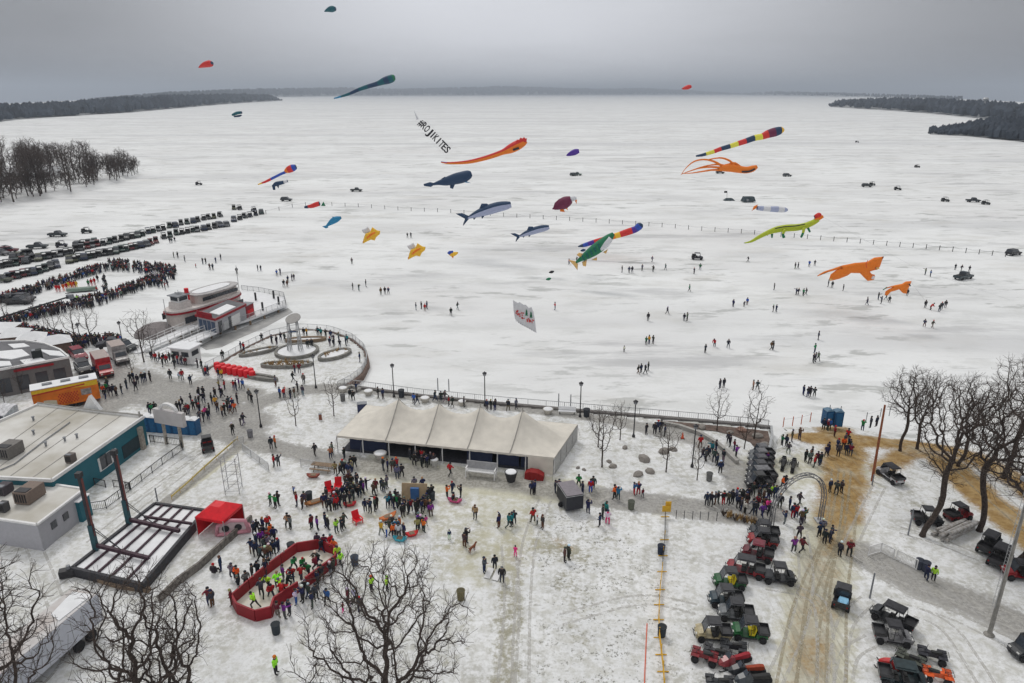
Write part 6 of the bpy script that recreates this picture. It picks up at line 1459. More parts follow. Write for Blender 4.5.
def plaza():
    gp = lambda s, z=0.: [tuple(G(*map(float, q.split(',')), z)) for q in s.split()]
    wall_strip('sea_wall', 'curved brown stone wall edging the lakeside plaza', [tuple(p) for p in PLAZA], .5, .0, M_brick, -1.3)
    wall_strip('sea_wall', 'long low grey-brown wall under the promenade railing', [tuple(p) for p in PROM[:-2]], .6, .22, mat('wall_cap', (.17, .16, .155), .9, var=.2), -1.3)
    wall_strip('garden_wall', 'low curved grey wall beside the rock bed at the path end', gp('660,424 680,428 700,435 717,445 728,455 737,464'), .45, .5, M_conc)
    wall_strip('concrete_wall', 'long straight concrete wall right of the stage frame', gp('252,521.5 226,545 200,569 178,585 160,603'), .22, .8, mat('wall_old', (.17, .155, .14), .9, var=.5, scale=3))
    wall_strip('timber_edge', 'low timber edging below the stage frame', gp('95,580 120,588 150,592'), .4, .4, M_wood)
    wall_strip('bed_border', 'straight right border of the dark rock bed', gp('769,450 772,437 771,428'), .3, .4, M_galv)
    wall_strip('sandbag_wall', 'low pale stone border on the plaza near side', gp('345,389 352,387 360,390 352,394'), .4, .35, M_conc)
    M_kerb = mat('grey_kerb', (.20, .195, .18), .9, var=.3, scale=2)
    def ring_planter(x, y, rx, ry, rz, label, name='planter', fill=M_snow, plants=None, wall=M_kerb):
        c = G(x, y); t = thing(name, label, 'planter', c, rz); n = 28
        out = [(rx * cos(2 * pi * i / n), ry * sin(2 * pi * i / n)) for i in range(n)]; inn = [(p[0] * (1 - .5 / rx), p[1] * (1 - .5 / ry)) for p in out]
        q = MB(); q.loft([[(*out[i], 0), (*out[i], .55), (*inn[i], .55), (*inn[i], 0)] for i in list(range(n)) + [0]], cap=False); q.build('kerb', wall, t)
        q = MB(); q.prism(inn, 0, .35); q.build('bed', fill, t)
        if plants:
            rnd = random.Random(int(x)); q = MB()
            for k in range(plants[0]):
                aa = rnd.uniform(0, 2 * pi); rr = rnd.random() ** .5 * .85; px, py = rr * rx * cos(aa), rr * ry * sin(aa); h = rnd.uniform(.25, .7)
                for j in range(5): b = rnd.uniform(0, 6.3); q.tube([(px, py, .33), (px + .25 * cos(b), py + .25 * sin(b), .33 + h)], [.05, .02], 3)
            q.build('dry_plants', plants[1], t)
        return t
    M_gold = mat('dry_stalks', (.34, .22, .08), .9, var=.5, scale=3, c2=(.14, .08, .04))
    ring_planter(297, 352.5, 3.7, 3.7, 0, 'round stone fountain basin filled with snow under the sculpture', 'fountain_basin')
    ring_planter(335, 356, 3.2, 1.9, R(50), 'leaf-shaped stone planter right of the fountain', plants=(14, M_gold))
    ring_planter(287, 366, 4.2, 1.35, R(4), 'flat planter of golden dry plants in front of the fountain', plants=(70, M_gold))
    ring_planter(259, 353, 3.4, 1.1, R(38), 'long low stone planter left of the fountain', plants=(8, M_gold))
    ring_planter(306, 341, 3.6, 1.2, R(8), 'curved stone seat wall behind the fountain', wall=M_wood)
    ring_planter(262, 379, 3.0, .8, R(-20), 'narrow low planter right of the red barrels', fill=M_conc)
    # sculpture
    t = thing('disc_sculpture', 'tall sculpture with twin fluted legs carrying a tilted grey disc', 'sculpture', G(295.5, 352))
    for s, tx in ((-1, -.25), (1, .25)):
        q = MB()
        for k in range(7): aa = 2 * pi * k / 7; q.tube([(s * .95 + .42 * cos(aa), .42 * sin(aa), .2), (s * .72 + .20 * cos(aa + .6), .20 * sin(aa + .6), 5.55)], [.055, .04], 4)
        for z in (1.2, 2.6, 4.0, 5.2): q.lathe((s * (.95 - .037 * z), 0, z), [(.40 - .033 * z, 0), (.40 - .033 * z, .06)], 7)
        q.build('leg', M_galv, t)
    q = MB(); q.box((0, 0, 3.7), (1.6, .12, .28)); q.build('cross_bar', mat('blue_grey', (.08, .12, .2), .5), t)
    q = MB(); q.cyl((0, 0, -.07), 1.3, .14, 28); d = q.build('disc', mat('disc_grey', (.30, .29, .28), .6), t); d.location = (.1, .3, 5.95); d.rotation_euler = (R(22), R(-8), 0)
    # red barrels
    for i in range(14):
        r_ = i % 2; k = i // 2; x = 217.5 + k * 5.6 + r_ * 1.6; y = 372.0 + k * 1.0 - (1 - r_) * 3.0
        t = thing('red_barrel', f'red plastic barrel in the {"back" if r_ == 0 else "front"} row by the plaza, {ordn(k)} from left', 'barrel', G(x, y), 0, 'red barrels at the plaza entrance')
        q = MB(); q.lathe((0, 0, 0), [(.44, 0), (.50, .1), (.50, .5), (.53, .55), (.50, .6), (.50, 1.0), (.44, 1.08)], 12); q.build('drum', M_red, t); q = MB(); q.lathe((0, 0, 1.08), [(.42, 0), (.4, .06), (.1, .07)], 12); q.build('lid', M_red, t)
    # dark rock bed
    M_mul = mat('dark_mulch', (.13, .095, .08), .95, var=.4, scale=1.5, bump=.6)
    q = MB(); P = gp('655,419.5 700,424 743,428 768,431 770,440 768,453 757,450 750,442 735,436 715,431 690,428 670,424', .07); c = sum((Vector(p) for p in P), Vector()) / len(P)
    q.add(P[::-1], [tuple(range(len(P)))]); tag(q.build('mulch_bed', M_mul), kind='structure')
    rnd = random.Random(2)
    def rock(x, y, s, label, col=(.22, .20, .18), group='boulders in the park'):
        q = MB(); n = 8; secs = []
        for z, k in ((0, 1.0), (.35, .95), (.62, .6), (.72, .2)): secs.append([(s * k * rnd.uniform(.8, 1.15) * cos(2 * pi * i / n), s * .75 * k * rnd.uniform(.8, 1.15) * sin(2 * pi * i / n), z * s) for i in range(n)])
        q.loft(secs); tag(q.build('boulder', M_plastic, color=col, loc=G(x, y), rz=rnd.uniform(0, 3)), label, 'boulder', group)
    for i, (x, y, s) in enumerate(((644, 460, .9), (650, 472, .65), (638, 475, .7), (613, 467, .55), (609, 462, .4), (625, 448, .45), (664, 452, .8), (673, 450, .6), (578, 468, .3), (584, 470, .3), (546, 452, .35), (702, 428, .7), (741, 431, .8), (764, 447, .9), (757, 437, .8), (730, 433, .5))):
        rock(x, y, s, ['large boulder with a snowy top in the middle of the mound', 'flat boulder below the largest one on the mound', 'low boulder left of the flat one on the mound', 'boulder beside the broad young tree trunk', 'small stone behind the broad young tree', 'small stone below the promenade lamp', 'boulder left of the rightmost mound tree', 'boulder right of the rightmost mound tree', 'tiny stone, left one beside the tent end', 'tiny stone, right one beside the tent end', 'small stone by the tent corner post', 'boulder at the left end of the rock bed', 'reddish boulder in the middle of the rock bed', 'large pale boulder at the near corner of the rock bed', 'dark boulder beside the rock bed tree', 'small stone between rock bed boulders'][i], (.30, .18, .14) if i == 12 else (.24, .22, .20))
    for i in range(11):
        x, y = 724 + i * 3.4 + rnd.uniform(-1, 1), 516 + i * 1.1 + rnd.uniform(-1.5, 1.5)
        q = MB()
        for j in range(26): b = rnd.uniform(0, 6.3); q.tube([(0, 0, 0), (.5 * cos(b) * rnd.random(), .5 * sin(b) * rnd.random(), rnd.uniform(.4, .9))], [.045, .02], 3)
        tag(q.build('dry_bush', M_gold if i % 3 else M_twig, loc=G(x, y)), f'dry golden ornamental bush above the parked row, {ordn(i)} from left', 'bush', 'dry bushes below the queue')
plaza()
# ------------------------------------------------------------------ stage frame, red canopy, rink and small things
def stage():
    z = .9; c4 = [G(x, y, z) for x, y in ((71.7, 567.6), (142, 584), (205, 510), (155, 503))]; o = c4[0].copy(); o.z = 0
    t = thing('stage_frame', 'dark open steel stage frame filled with snow, two masts standing on it', 'stage', o); P = [p - o for p in c4]
    M_fr = mat('dark_steel', (.035, .035, .042), .6, var=.3); M_mr = mat('maroon_steel', (.05, .022, .035), .6, var=.3)
    q = MB(); q.prism([(p.x, p.y) for p in [P[0] * .99 + P[2] * .01, P[1] * .99 + P[3] * .01, P[2] * .99 + P[0] * .01, P[3] * .99 + P[1] * .01]], .05, z - .14); q.build('snow_deck', M_snow, t)
    for i in range(4):
        q = MB(); a, b = P[i].copy(), P[(i + 1) % 4].copy(); a.z = b.z = .5; q.beam(a, b, .3, .95); q.build('side_beam', M_fr, t)
    for f in (.17, .36, .56, .78): q = MB(); a = P[0] + (P[1] - P[0]) * f; b = P[3] + (P[2] - P[3]) * f; a.z = b.z = z - .02; q.beam(a, b, .18, .14); q.build('joist', M_mr, t)
    u = (P[1] - P[0]).normalized(); u.z = 0
    for (bx, by, lab) in ((96, 549, 0), (129, 523, 1)):
        B = G(bx, by, z) - o; B.z = .0; h = 8.2
        q = MB(); q.box((B.x, B.y, 1.9), (.42, .42, 3.4)); mb = q.build('mast_sleeve', mat('teal_steel', (.03, .09, .11), .6), t)
        q = MB(); q.box((B.x, B.y, h / 2 + .6), (.26, .26, h)); q.build('mast', M_fr, t); q = MB(); q.box((B.x + .2, B.y - .02, h / 2 + 1.4), (.08, .2, h - 2)); q.build('mast_rail', mat('rust_strip', (.16, .05, .045), .6), t)
        q = MB(); q.box((B.x, B.y, h + .75), (.5, .5, .5)); q.build('mast_head', M_black, t)
        e = B + u * 8.4 * .74; s = B.copy(); s.z = 1.35; e.z = 1.2; q = MB(); q.beam(s, e, .3, .34); q.build('arm', M_mr, t)
        for dz in (3.6, 3.2): s2 = B.copy(); s2.z = dz; e2 = B + (e - B) * .5; e2.z = 1.5; q = MB(); q.beam(s2, e2, .05, .05); q.build('brace', M_fr, t)
    w = P[3] - P[0]
    q = MB(); s = G(145, 520, z) - o; e = G(192, 527, z) - o; s.z = e.z = 1.3; q.beam(s, e, .2, .24); q.build('arm', M_mr, t)
    # generator at the left corner
    t = thing('generator', 'small dark machine at the left corner of the stage', 'generator', G(68, 577), .4); q = MB(); q.box((0, 0, .5), (1.2, .7, .7)); q.build('housing', M_black, t); q = MB(); q.cyl((.2, 0, .85), .18, .35, 8); q.build('tank', M_grey, t)
    for x in (-.4, .4): wheel(t, x, .36, .2, .1)
    # red canopy
    c = G(222, 529); a = ang(G(205, 532), G(228, 536)); t = thing('pop_up_canopy', 'bright red pop-up canopy beside the stage frame', 'canopy', c, a); w = 1.6
    q = MB(); q.add([(-w, -w, 2.2), (w, -w, 2.2), (w, w, 2.2), (-w, w, 2.2), (-.5, -.5, 2.95), (.5, -.5, 2.95), (.5, .5, 2.95), (-.5, .5, 2.95)], [(0, 1, 5, 4), (1, 2, 6, 5), (2, 3, 7, 6), (3, 0, 4, 7), (4, 5, 6, 7)]); q.build('roof', M_red, t)
    q = MB()
    for i in range(4):
        k = [(-w, -w), (w, -w), (w, w), (-w, w)]; p0, p1 = k[i], k[(i + 1) % 4]; q.add([(*p0, 1.9), (*p1, 1.9), (*p1, 2.2), (*p0, 2.2)], [(0, 1, 2, 3)])
    q.build('valance', M_red, t)
    q = MB(); q.add([(-w, -w, .05), (-w, w, .05), (-w, w, 1.9), (-w, -w, 1.9)], [(0, 1, 2, 3)]); q.add([(-w, w, .05), (w, w, .05), (w, w, 1.9), (-w, w, 1.9)], [(0, 1, 2, 3)]); q.build('side_curtain', M_red, t)
    for x in (-w, w):
        for y in (-w, w): q = MB(); q.tube([(x, y, 0), (x, y, 2.2)], .04, 5); q.build('leg', M_galv, t)
    t = thing('inflatable_game', 'white and pink inflatable goal with two dark holes under the red canopy', 'inflatable', G(233, 535), a + .5)
    pk = mat('pink_vinyl', (.62, .28, .34), .5); q = MB()
    q.tube([(-1.5, 0, .3), (-1.3, 0, 1.3), (0, 0, 1.7), (1.3, 0, 1.5), (1.6, 0, .3)], .2, 8); q.tube([(-1.5, 0, .25), (1.6, 0, .25)], .2, 8); q.tube([(-1.5, 0, .25), (-1.2, 1.4, .2)], .2, 8); q.tube([(1.6, 0, .25), (1.3, 1.4, .2)], .2, 8); q.build('tube_frame', pk, t, smooth=True)
    q = MB(); q.add([(-1.4, .02, .3), (1.4, .02, .3), (1.2, .02, 1.5), (-1.2, .02, 1.4)], [(0, 1, 2, 3)]); q.build('face_panel', mat('white_vinyl', (.62, .5, .52), .5), t)
    for x in (-.6, .6):
        q = MB(); q.lathe((0, 0, 0), [(.36, 0), (.36, .03), (.05, .04)], 12); rot = Matrix.Rotation(pi / 2, 3, 'X'); q.v = [tuple(rot @ Vector(v) + Vector((x, -.02, .85))) for v in q.v]; q.build('hole', M_black, t)
stage()
def rink():
    px = [(233, 605), (238, 614), (256, 621.4), (272, 617.5), (275, 608), (299, 592), (306, 588), (336.5, 565), (334.5, 555), (318, 549.5), (297, 553), (265, 577)]
    P = [G(x, y) for x, y in px]; o = P[0]; t = thing('red_rink', 'long red-boarded snow rink with players inside', 'rink', o); n = len(P)
    for i in range(n):
        if i == 5: continue
        a, b = P[i] - o, P[(i + 1) % n] - o; k = max(1, round((b - a).length / 2.2))
        for j in range(k):
            s, e = a + (b - a) * (j / k + .01), a + (b - a) * ((j + 1) / k - .01); s.z = e.z = .55; q = MB(); q.beam(s, e, .14, 1.1); q.build('board', M_redd, t)
            s.z = e.z = 1.13; q = MB(); q.beam(s, e, .16, .05); q.build('top_rail', M_redd, t)
    a, b = P[5] - o, P[6] - o; a.z = b.z = .5; q = MB(); q.beam(a, b, .1, .9); q.build('gate', M_white, t)
    q = MB(); q.prism([(p.x - o.x, p.y - o.y) for p in P], .02, .09); q.build('ice_floor', mat('rink_snow', (.55, .52, .42), .9, var=.2, scale=1.0, c2=(.66, .65, .62)), t)
    q = MB()
    for f in (.1, .32, .55, .8): a = (P[0] + (P[10] - P[0]) * f) - o; b = a + Vector((cos(.9), sin(.9), 0)) * .4; q.tube([a + Vector((0, 0, 1.15)), a + Vector((0, 0, 1.45))], .04, 5)
    q.build('stanchion', M_galv, t)
rink()
def small():
    def bin_(x, y, label, col=(.03, .04, .05), h=1.0, r=.36):
        t = thing('trash_can', label, 'trash can', G(x, y), 0, 'trash cans'); q = MB(); q.lathe((0, 0, 0), [(r * .8, 0), (r * .9, .1), (r, h - .1), (r * 1.08, h - .08), (r * 1.08, h)], 12); q.build('drum', M_plastic, t, color=col)
        q = MB(); q.lathe((0, 0, h), [(r * .95, 0), (r * .9, .01)], 12); q.build('liner', M_plastic, t, color=tuple(v * .5 for v in col))
    bin_(309.5, 500, 'dark trash can beside the orange-brown boat'); bin_(291.5, 552, 'dark trash can touching the far rink corner'); bin_(355, 565, 'blue-black trash can on open snow right of the rink', (.05, .07, .11)); bin_(276.5, 633.5, 'black trash can below the rink')
    bin_(461, 599.5, 'olive-brown barrel bin near the wide bare oak', (.15, .13, .06)); bin_(631, 509, 'grey-green bin beside the path right of the black trailer', (.12, .13, .10)); bin_(660.8, 554, 'dark blue bin leaning on the snow fence', (.02, .03, .06)); bin_(661.5, 636, 'black bin beside the yellow fence near the bottom')
    bin_(918.5, 568.5, 'dark blue bin at the barrier end, left one', (.06, .07, .10)); bin_(925, 571, 'dark blue bin at the barrier end, right one', (.06, .07, .10)); bin_(250.5, 437, 'grey bin at the road junction', (.2, .2, .22)); bin_(709, 480.5, 'grey waste bin at the end of the garden path', (.14, .14, .14)); bin_(432, 500, 'tall dark bin beside the brown game table'); bin_(205, 374, 'grey bin left of the red barrels', (.13, .14, .14)); bin_(586.5, 416.5, 'black box bin beside the lamp right of the tent', (.03, .035, .045), 1.15, .45); bin_(401.5, 397, 'black box bin beside the first tent peak', (.03, .035, .045), 1.15, .45); bin_(343, 401, 'small grey bin on the snow by the planters', (.12, .12, .12))
    def toilet(x, y, rz, label, grp, z=0.):
        t = thing('portable_toilet', label, 'portable toilet', G(x, y, z), rz, grp); q = MB(); q.box((0, 0, 1.05), (1.1, 1.1, 2.1)); q.build('cabin', M_blue, t)
        q = MB(); q.add([(-.58, -.58, 2.1), (.58, -.58, 2.1), (.58, .58, 2.1), (-.58, .58, 2.1), (0, -.4, 2.32), (0, .4, 2.32)], [(3, 2, 1, 0), (0, 1, 4), (2, 3, 5), (1, 2, 5, 4), (3, 0, 4, 5)]); q.build('roof', M_snow if y > 426 and x < 300 else mat('grey_roof', (.10, .18, .26), .6), t)
        d = MB(); d.box((0, -.57, 1.0), (.75, .05, 1.8)); dd = d.build('door', mat('blue_door', (.02, .13, .30), .5), t); d = MB(); d.box((.28, -.61, 1.0), (.06, .04, .14)); d.build('handle', M_black, dd)
        q = MB(); q.cyl((.4, .4, 2.1), .05, .5, 6); q.build('vent_pipe', M_grey, t)
    for i, (x, y) in enumerate(((148.5, 430), (156, 430.6), (163.5, 431.2), (171, 431.6), (179, 432.2), (188, 433), (195.5, 433.4))): toilet(x, y, R(-8), f'blue portable toilet with snowy top behind the white sign, {ordn(i)} from left', 'blue toilets behind the sign')
    toilet(826.5, 424, R(8), 'blue portable toilet at the sandy shore, left one', 'blue toilets at the shore'); toilet(836.5, 425, R(-4), 'blue portable toilet at the sandy shore, right one', 'blue toilets at the shore')
    # white sign
    c = G(174.5, 445.5); a = ang(G(167, 444), G(182, 447)); t = thing('entrance_sign', 'large blank white sign board with arched top on two stone posts', 'sign', c, a)
    for x in (-1.25, 1.25): q = MB(); q.box((x, 0, 1.5), (.28, .28, 3.0)); q.build('post', M_stone, t)
    q = MB(); q.box((0, 0, 3.9), (4.6, .5, 1.9)); q.build('board', mat('sign_face', (.52, .50, .50), .8, var=.1, scale=.9), t)
    q = MB(); n = 12; arc = [(1.4 * cos(pi * i / n), 1.0 * sin(pi * i / n)) for i in range(n + 1)]; q.loft([[(x, -.2, 4.85 + z), (x, .2, 4.85 + z), (x * .8, .2, 4.85 + z * .75), (x * .8, -.2, 4.85 + z * .75)] for x, z in arc]); q.build('arch_top', M_white, t)
    # scaffold tower
    t = thing('scaffold_tower', 'grey scaffold tower on the snow above the red canopy', 'scaffold', G(234, 491), R(8)); s = .75; h = 4.4
    for x in (-s, s):
        for y in (-s, s): q = MB(); q.tube([(x, y, 0), (x, y, h)], .045, 5); q.build('upright', M_galv, t)
    for k in range(4):
        z = .4 + k * 1.25
        q = MB()
        for p0, p1 in (((-s, -s), (s, -s)), ((s, -s), (s, s)), ((s, s), (-s, s)), ((-s, s), (-s, -s))): q.tube([(*p0, z), (*p1, z)], .03, 4)
        q.build('ledger', M_galv, t)
        if k < 3: q = MB(); q.tube([(-s, -s, z), (s, -s, z + 1.25)], .025, 4); q.tube([(s, s, z), (s, -s, z + 1.25)], .025, 4); q.build('brace', M_galv, t)
    # arch of truss
    M_arch = mat('arch_steel', (.20, .20, .21), .5, metal=.2)
    A = G(770, 533); B = G(820, 521); t = thing('truss_arch', 'tall silver truss arch over the snowy path', 'arch', A); D = B - A; W2 = D.length / 2; u = D.normalized(); H = 6.0
    def ap(th, r): return u * (W2 - (W2 + r) * cos(th)) + Vector((0, 0, 2.6 + (H - 2.6 + r) * sin(th)))
    nrm = Vector((-u.y, u.x, 0)) * .16; n = 20; rails = []
    for r, s in ((-.16, -1), (-.16, 1), (.16, -1), (.16, 1)):
        pts = [u * (-r) * 1 + nrm * s + Vector((0, 0, 0))] + [ap(pi * i / n, r) + nrm * s for i in range(n + 1)] + [D + u * r + nrm * s]
        rails.append(pts); q = MB(); q.tube(pts, .05, 5); q.build('chord', M_arch, t)
    q = MB()
    for i in range(1, len(rails[0]) - 1):
        for a_, b_ in ((0, 1), (1, 3), (3, 2), (2, 0)): q.tube([rails[a_][i], rails[b_][i + 1]], .018, 3)
    for i, zz in ((0, 0), (1, 0)):
        for k in range(8):
            base = Vector() if i == 0 else D
            for a_, b_ in (((-.16, -1), (.16, 1)), ((.16, -1), (-.16, 1))): q.tube([base + u * a_[0] + nrm * a_[1] + Vector((0, 0, .33 * k)), base + u * b_[0] + nrm * b_[1] + Vector((0, 0, .33 * (k + 1)))], .018, 3)
    q.build('lattice', M_arch, t)
    for base in (Vector(), D): q = MB(); q.box((base.x, base.y, .08), (1.0, 1.0, .16)); q.build('base_plate', M_galv, t)
    # leaning orange-brown pole, steel poles
    b = G(872, 481); tp = K(885, 405, b.y + .8); q = MB(); q.tube([Vector(), tp - b], [.16, .11], 8); tag(q.build('utility_pole', mat('orange_wood', (.30, .10, .045), .8, var=.3), loc=b), 'reddish wooden pole leaning right by the sandy track', 'pole')
    for x, y, h, lab in ((908, 535, 3.0, 'grey post left of the tall leaning oak'), (935, 517, 2.4, 'grey post right of the tall leaning oak'), (869.7, 598, 2.6, 'thin grey post on the snow beside the track'), (157.5, 501, 1.6, 'short black post at the lane beside the stage'), (872, 485, 1.3, 'short post at the foot of the reddish pole'), (438, 390, 1.9, 'left thin post at the promenade gate'), (449, 391, 1.9, 'right thin post at the promenade gate'), (558.5, 408, 2.2, 'left thin post of the right promenade gate'), (570.5, 409, 2.2, 'right thin post of the right promenade gate')):
        q = MB(); q.lathe((0, 0, 0), [(.09, 0), (.08, .1), (.07, h), (.03, h + .05)], 8); tag(q.build('post', M_grey, loc=G(x, y)), lab, 'post').name = 'marker_post'
    b = G(989, 635); t = thing('light_pole', 'very tall steel light pole with a ladder at right', 'light pole', b)
    q = MB(); q.lathe((0, 0, 0), [(.42, 0), (.40, .1), (.2, .25), (.17, .5), (.11, 14.5)], 10); q.build('shaft', mat('old_steel', (.24, .23, .21), .6, var=.3, scale=2), t)
    q = MB()
    for y in (-.16, .16): q.tube([(-.28, y, 2.8), (-.24, y, 14.2)], .022, 4)
    for k in range(36): q.tube([(-.28 + k * .001, -.16, 2.9 + k * .31), (-.28 + k * .001, .16, 2.9 + k * .31)], .016, 3)
    q.build('ladder', M_galv, t); q = MB(); q.box((0, 0, 14.6), (1.6, .4, .3)); q.build('lamp_head', M_grey, t)
    # log pile
    t = thing('log_pile', 'pile of grey logs lying on the snow between the oaks', 'log pile', G(954, 532), R(28)); rnd = random.Random(3)
    for k in range(9):
        q = MB(); y = (k % 4) * .42 - .7; z = .2 + (k // 4) * .35; q.tube([(-2.4 + rnd.uniform(-.4, .4), y + rnd.uniform(-.1, .1), z), (2.3 + rnd.uniform(-.4, .4), y + rnd.uniform(-.3, .3), z)], rnd.uniform(.15, .22), 7); q.build('log', mat('grey_log', (.16, .14, .12), .95, var=.4, scale=3, c2=(.5, .5, .5)), t)
    # bench swing in front of tent
    t = thing('garden_bench', 'oversized white bench standing in front of the tent', 'bench', G(481, 477), R(-12))
    q = MB(); q.box((0, .1, .75), (3.6, .8, .1)); q.build('seat', M_white, t); q = MB(); q.box((0, .5, 1.3), (3.6, .1, .9)); q.build('backrest', mat('bench_grey', (.34, .34, .36), .8), t)
    for x in (-1.7, 1.7):
        for y in (-.4, .55): q = MB(); q.box((x, y, .6 if y < 0 else .85), (.12, .12, 1.2 if y < 0 else 1.7)); q.build('leg', M_white, t)
        q = MB(); q.box((x, .05, 1.15), (.14, 1.0, .08)); q.build('armrest', M_white, t)
    def pot(x, y, lab, col, r=.75, h=.9):
        t = thing('planter_pot', lab, 'planter', G(x, y), 0, 'round snow-filled planters'); q = MB(); q.lathe((0, 0, 0), [(r * .6, 0), (r * .85, h * .6), (r, h), (r * .9, h)], 14); q.build('pot', M_plastic, t, color=col); q = MB(); q.lathe((0, 0, h - .05), [(r * .92, 0), (r * .8, .12), (r * .3, .18)], 12); q.build('snow_cap', M_snow, t)
    pot(380.5, 458.5, 'white round planter by the left part of the tent', (.55, .53, .50), .8, .8); pot(511, 481, 'white-topped black pedestal planter right of the bench', (.04, .04, .045), .75, 1.2); pot(434.5, 466, 'pale planter at the tent entrance', (.5, .5, .48), .5, .9)
    pot(343, 392, 'stone planter on the promenade, first from left', (.42, .40, .36), .7, .7); pot(368.5, 395, 'stone planter on the promenade, second from left', (.42, .40, .36), .7, .7); pot(425, 402, 'stone planter on the promenade behind the first tent peaks', (.42, .40, .36), .7, .7); pot(548, 413.5, 'stone planter on the promenade left of the right lamp', (.42, .40, .36), .75, .7); pot(462, 405.5, 'stone planter on the promenade behind the third tent peak', (.42, .40, .36), .6, .7)
    t = thing('park_bench', 'snow-covered bench on the promenade right of the tent', 'bench', G(567, 414), R(-6)); q = MB(); q.box((0, 0, .45), (2.4, .5, .1)); q.build('seat', M_snow, t); q = MB(); q.box((0, .25, .8), (2.4, .08, .5)); q.build('backrest', M_snow, t)
    for x in (-1, 1): q = MB(); q.box((x, 0, .22), (.1, .45, .44)); q.build('leg', M_black, t)
    for x, y, lab in ((362.5, 412, 'blue-black utility box on the snow left of the tent'), (320.5, 419.5, 'small brown marker box on the snow')):
        t = thing('utility_box', lab, 'utility box', G(x, y), R(12)); big = x > 350; q = MB(); d = (1.3, .9, 1.35) if big else (.4, .35, .8); q.box((0, 0, d[2] / 2), d); q.build('cabinet', M_plastic, t, color=(.04, .05, .11) if big else (.22, .08, .05)); q = MB(); q.box((0, 0, d[2] + .03), (d[0] * 1.06, d[1] * 1.06, .06)); q.build('lid', M_grey, t)
    q = MB(); q.loft([[(x, y * w, z) for y, z in ((-.6, 0), (.6, 0), (.5, h), (-.5, h))] for x, w, h in ((-1.1, .8, .7), (-.5, 1, 1.0), (.4, 1, .95), (1.1, .8, .6))]); tag(q.build('red_tarp_bundle', mat('red_tarp', (.24, .012, .012), .7, bump=.5), loc=G(534.5, 478), rz=R(-12)), 'dark red covered bundle at the tent corner', 'bundle')
    # traffic cone
    t = thing('traffic_cone', 'small red-orange traffic cone on the promenade', 'traffic cone', G(682.4, 438.5)); q = MB(); q.lathe((0, 0, .05), [(.2, 0), (.04, .8)], 10); q.build('cone', mat('cone_orange', (.65, .10, .04), .6), t); q = MB(); q.box((0, 0, .025), (.5, .5, .05)); q.build('base', M_black, t)
    # game table and side things
    t = thing('game_table', 'tall brown wooden game board in the crowd left of centre', 'game board', G(414, 503), R(-4)); q = MB(); q.add([(-1.4, 0, .1), (1.4, 0, .1), (1.4, .7, 2.0), (-1.4, .7, 2.0), (-1.4, .1, .1), (1.4, .1, .1), (1.4, .8, 2.0), (-1.4, .8, 2.0)], [(0, 1, 2, 3), (7, 6, 5, 4), (0, 4, 5, 1), (3, 2, 6, 7), (1, 5, 6, 2), (0, 3, 7, 4)]); q.build('board', mat('tan_board', (.36, .27, .17), .8), t)
    for x in (-1.2, 1.2): q = MB(); q.box((x, 1.1, .9), (.1, .1, 1.8)); q.build('leg', M_wood, t)
    q = MB(); q.box((.1, .2, 1.1), (.9, .3, 1.3)); q.build('blue_panel', mat('blue_board', (.04, .12, .30), .6), t)
    def chair(x, y, rz, lab):
        t = thing('deck_chair', lab, 'chair', G(x, y), rz, 'red outdoor chairs'); q = MB(); q.beam((-.35, 0, .38), (.45, 0, .5), .9, .08); q.build('seat', M_red, t); q = MB(); q.beam((-.35, 0, .35), (-.75, 0, 1.55), .95, .08); q.build('backrest', M_red, t)
        for s in (-1, 1):
            q = MB(); q.box((.0, s * .5, .72), (1.0, .16, .06)); q.build('armrest', M_red, t)
            for xx in (.42, -.45): q = MB(); q.box((xx, s * .48, .35), (.1, .08, .7)); q.build('leg', M_red, t)
        t.scale = (.8, .8, .8)
    chair(330, 493, R(-60), 'red slatted chair tilted left at the crowd edge'); chair(338.5, 489, R(-80), 'red slatted chair standing behind the tilted one'); chair(358, 523, R(-50), 'red slatted chair alone below the crowd'); 
    def hull(x, y, rz, lab, col, L=2.2, name='wooden_sled', cat='sled'):
        t = thing(name, lab, cat, G(x, y), rz); q = MB(); q.loft([[(xx * L / 2, -w, .35 + e), (xx * L / 2, -w * .6, .08 + e), (xx * L / 2, w * .6, .08 + e), (xx * L / 2, w, .35 + e)] for xx, w, e in ((-1, .08, .2), (-.6, .32, .02), (0, .4, 0), (.6, .32, .02), (1, .06, .25))]); q.build('hull', M_plastic, t, color=col); q = MB(); q.box((0, 0, .38), (L * .4, .5, .05)); q.build('seat', M_wood, t)
    hull(315.5, 503.5, R(35), 'orange-brown wooden sled boat beside the dark trash can', (.36, .15, .05), 2.4); hull(313.5, 477.5, R(0), 'small red-brown sled on the snow below the picnic bench', (.26, .07, .05), 1.5); hull(388, 519, R(40), 'orange and wood sled left of the game board', (.55, .16, .05), 2.0); hull(412, 536, R(20), 'small red sled right of the sled game', (.55, .03, .03), 1.3); hull(400, 541, R(-10), 'turquoise sled below the sled game', (.05, .35, .45), 1.4); hull(455, 502.5, R(-15), 'pink and black sled with a person on it', (.5, .08, .2), 1.6); hull(350, 506, R(10), 'red sled in the crowd by the red chairs', (.5, .03, .04), 1.4)
    for i, (x, y) in enumerate(((489, 575), (497, 577))):
        t = thing('tossing_board', ['pale tossing board on worn snow, left one', 'pale tossing board on worn snow, right one'][i], 'game board', G(x, y), R(70)); q = MB(); q.beam((-.6, 0, .1), (.6, 0, .35), .6, .06); q.build('board', M_white, t)
        for s in (-.25, .25): q = MB(); q.box((.55, s, .15), (.06, .06, .3)); q.build('leg', M_wood, t)
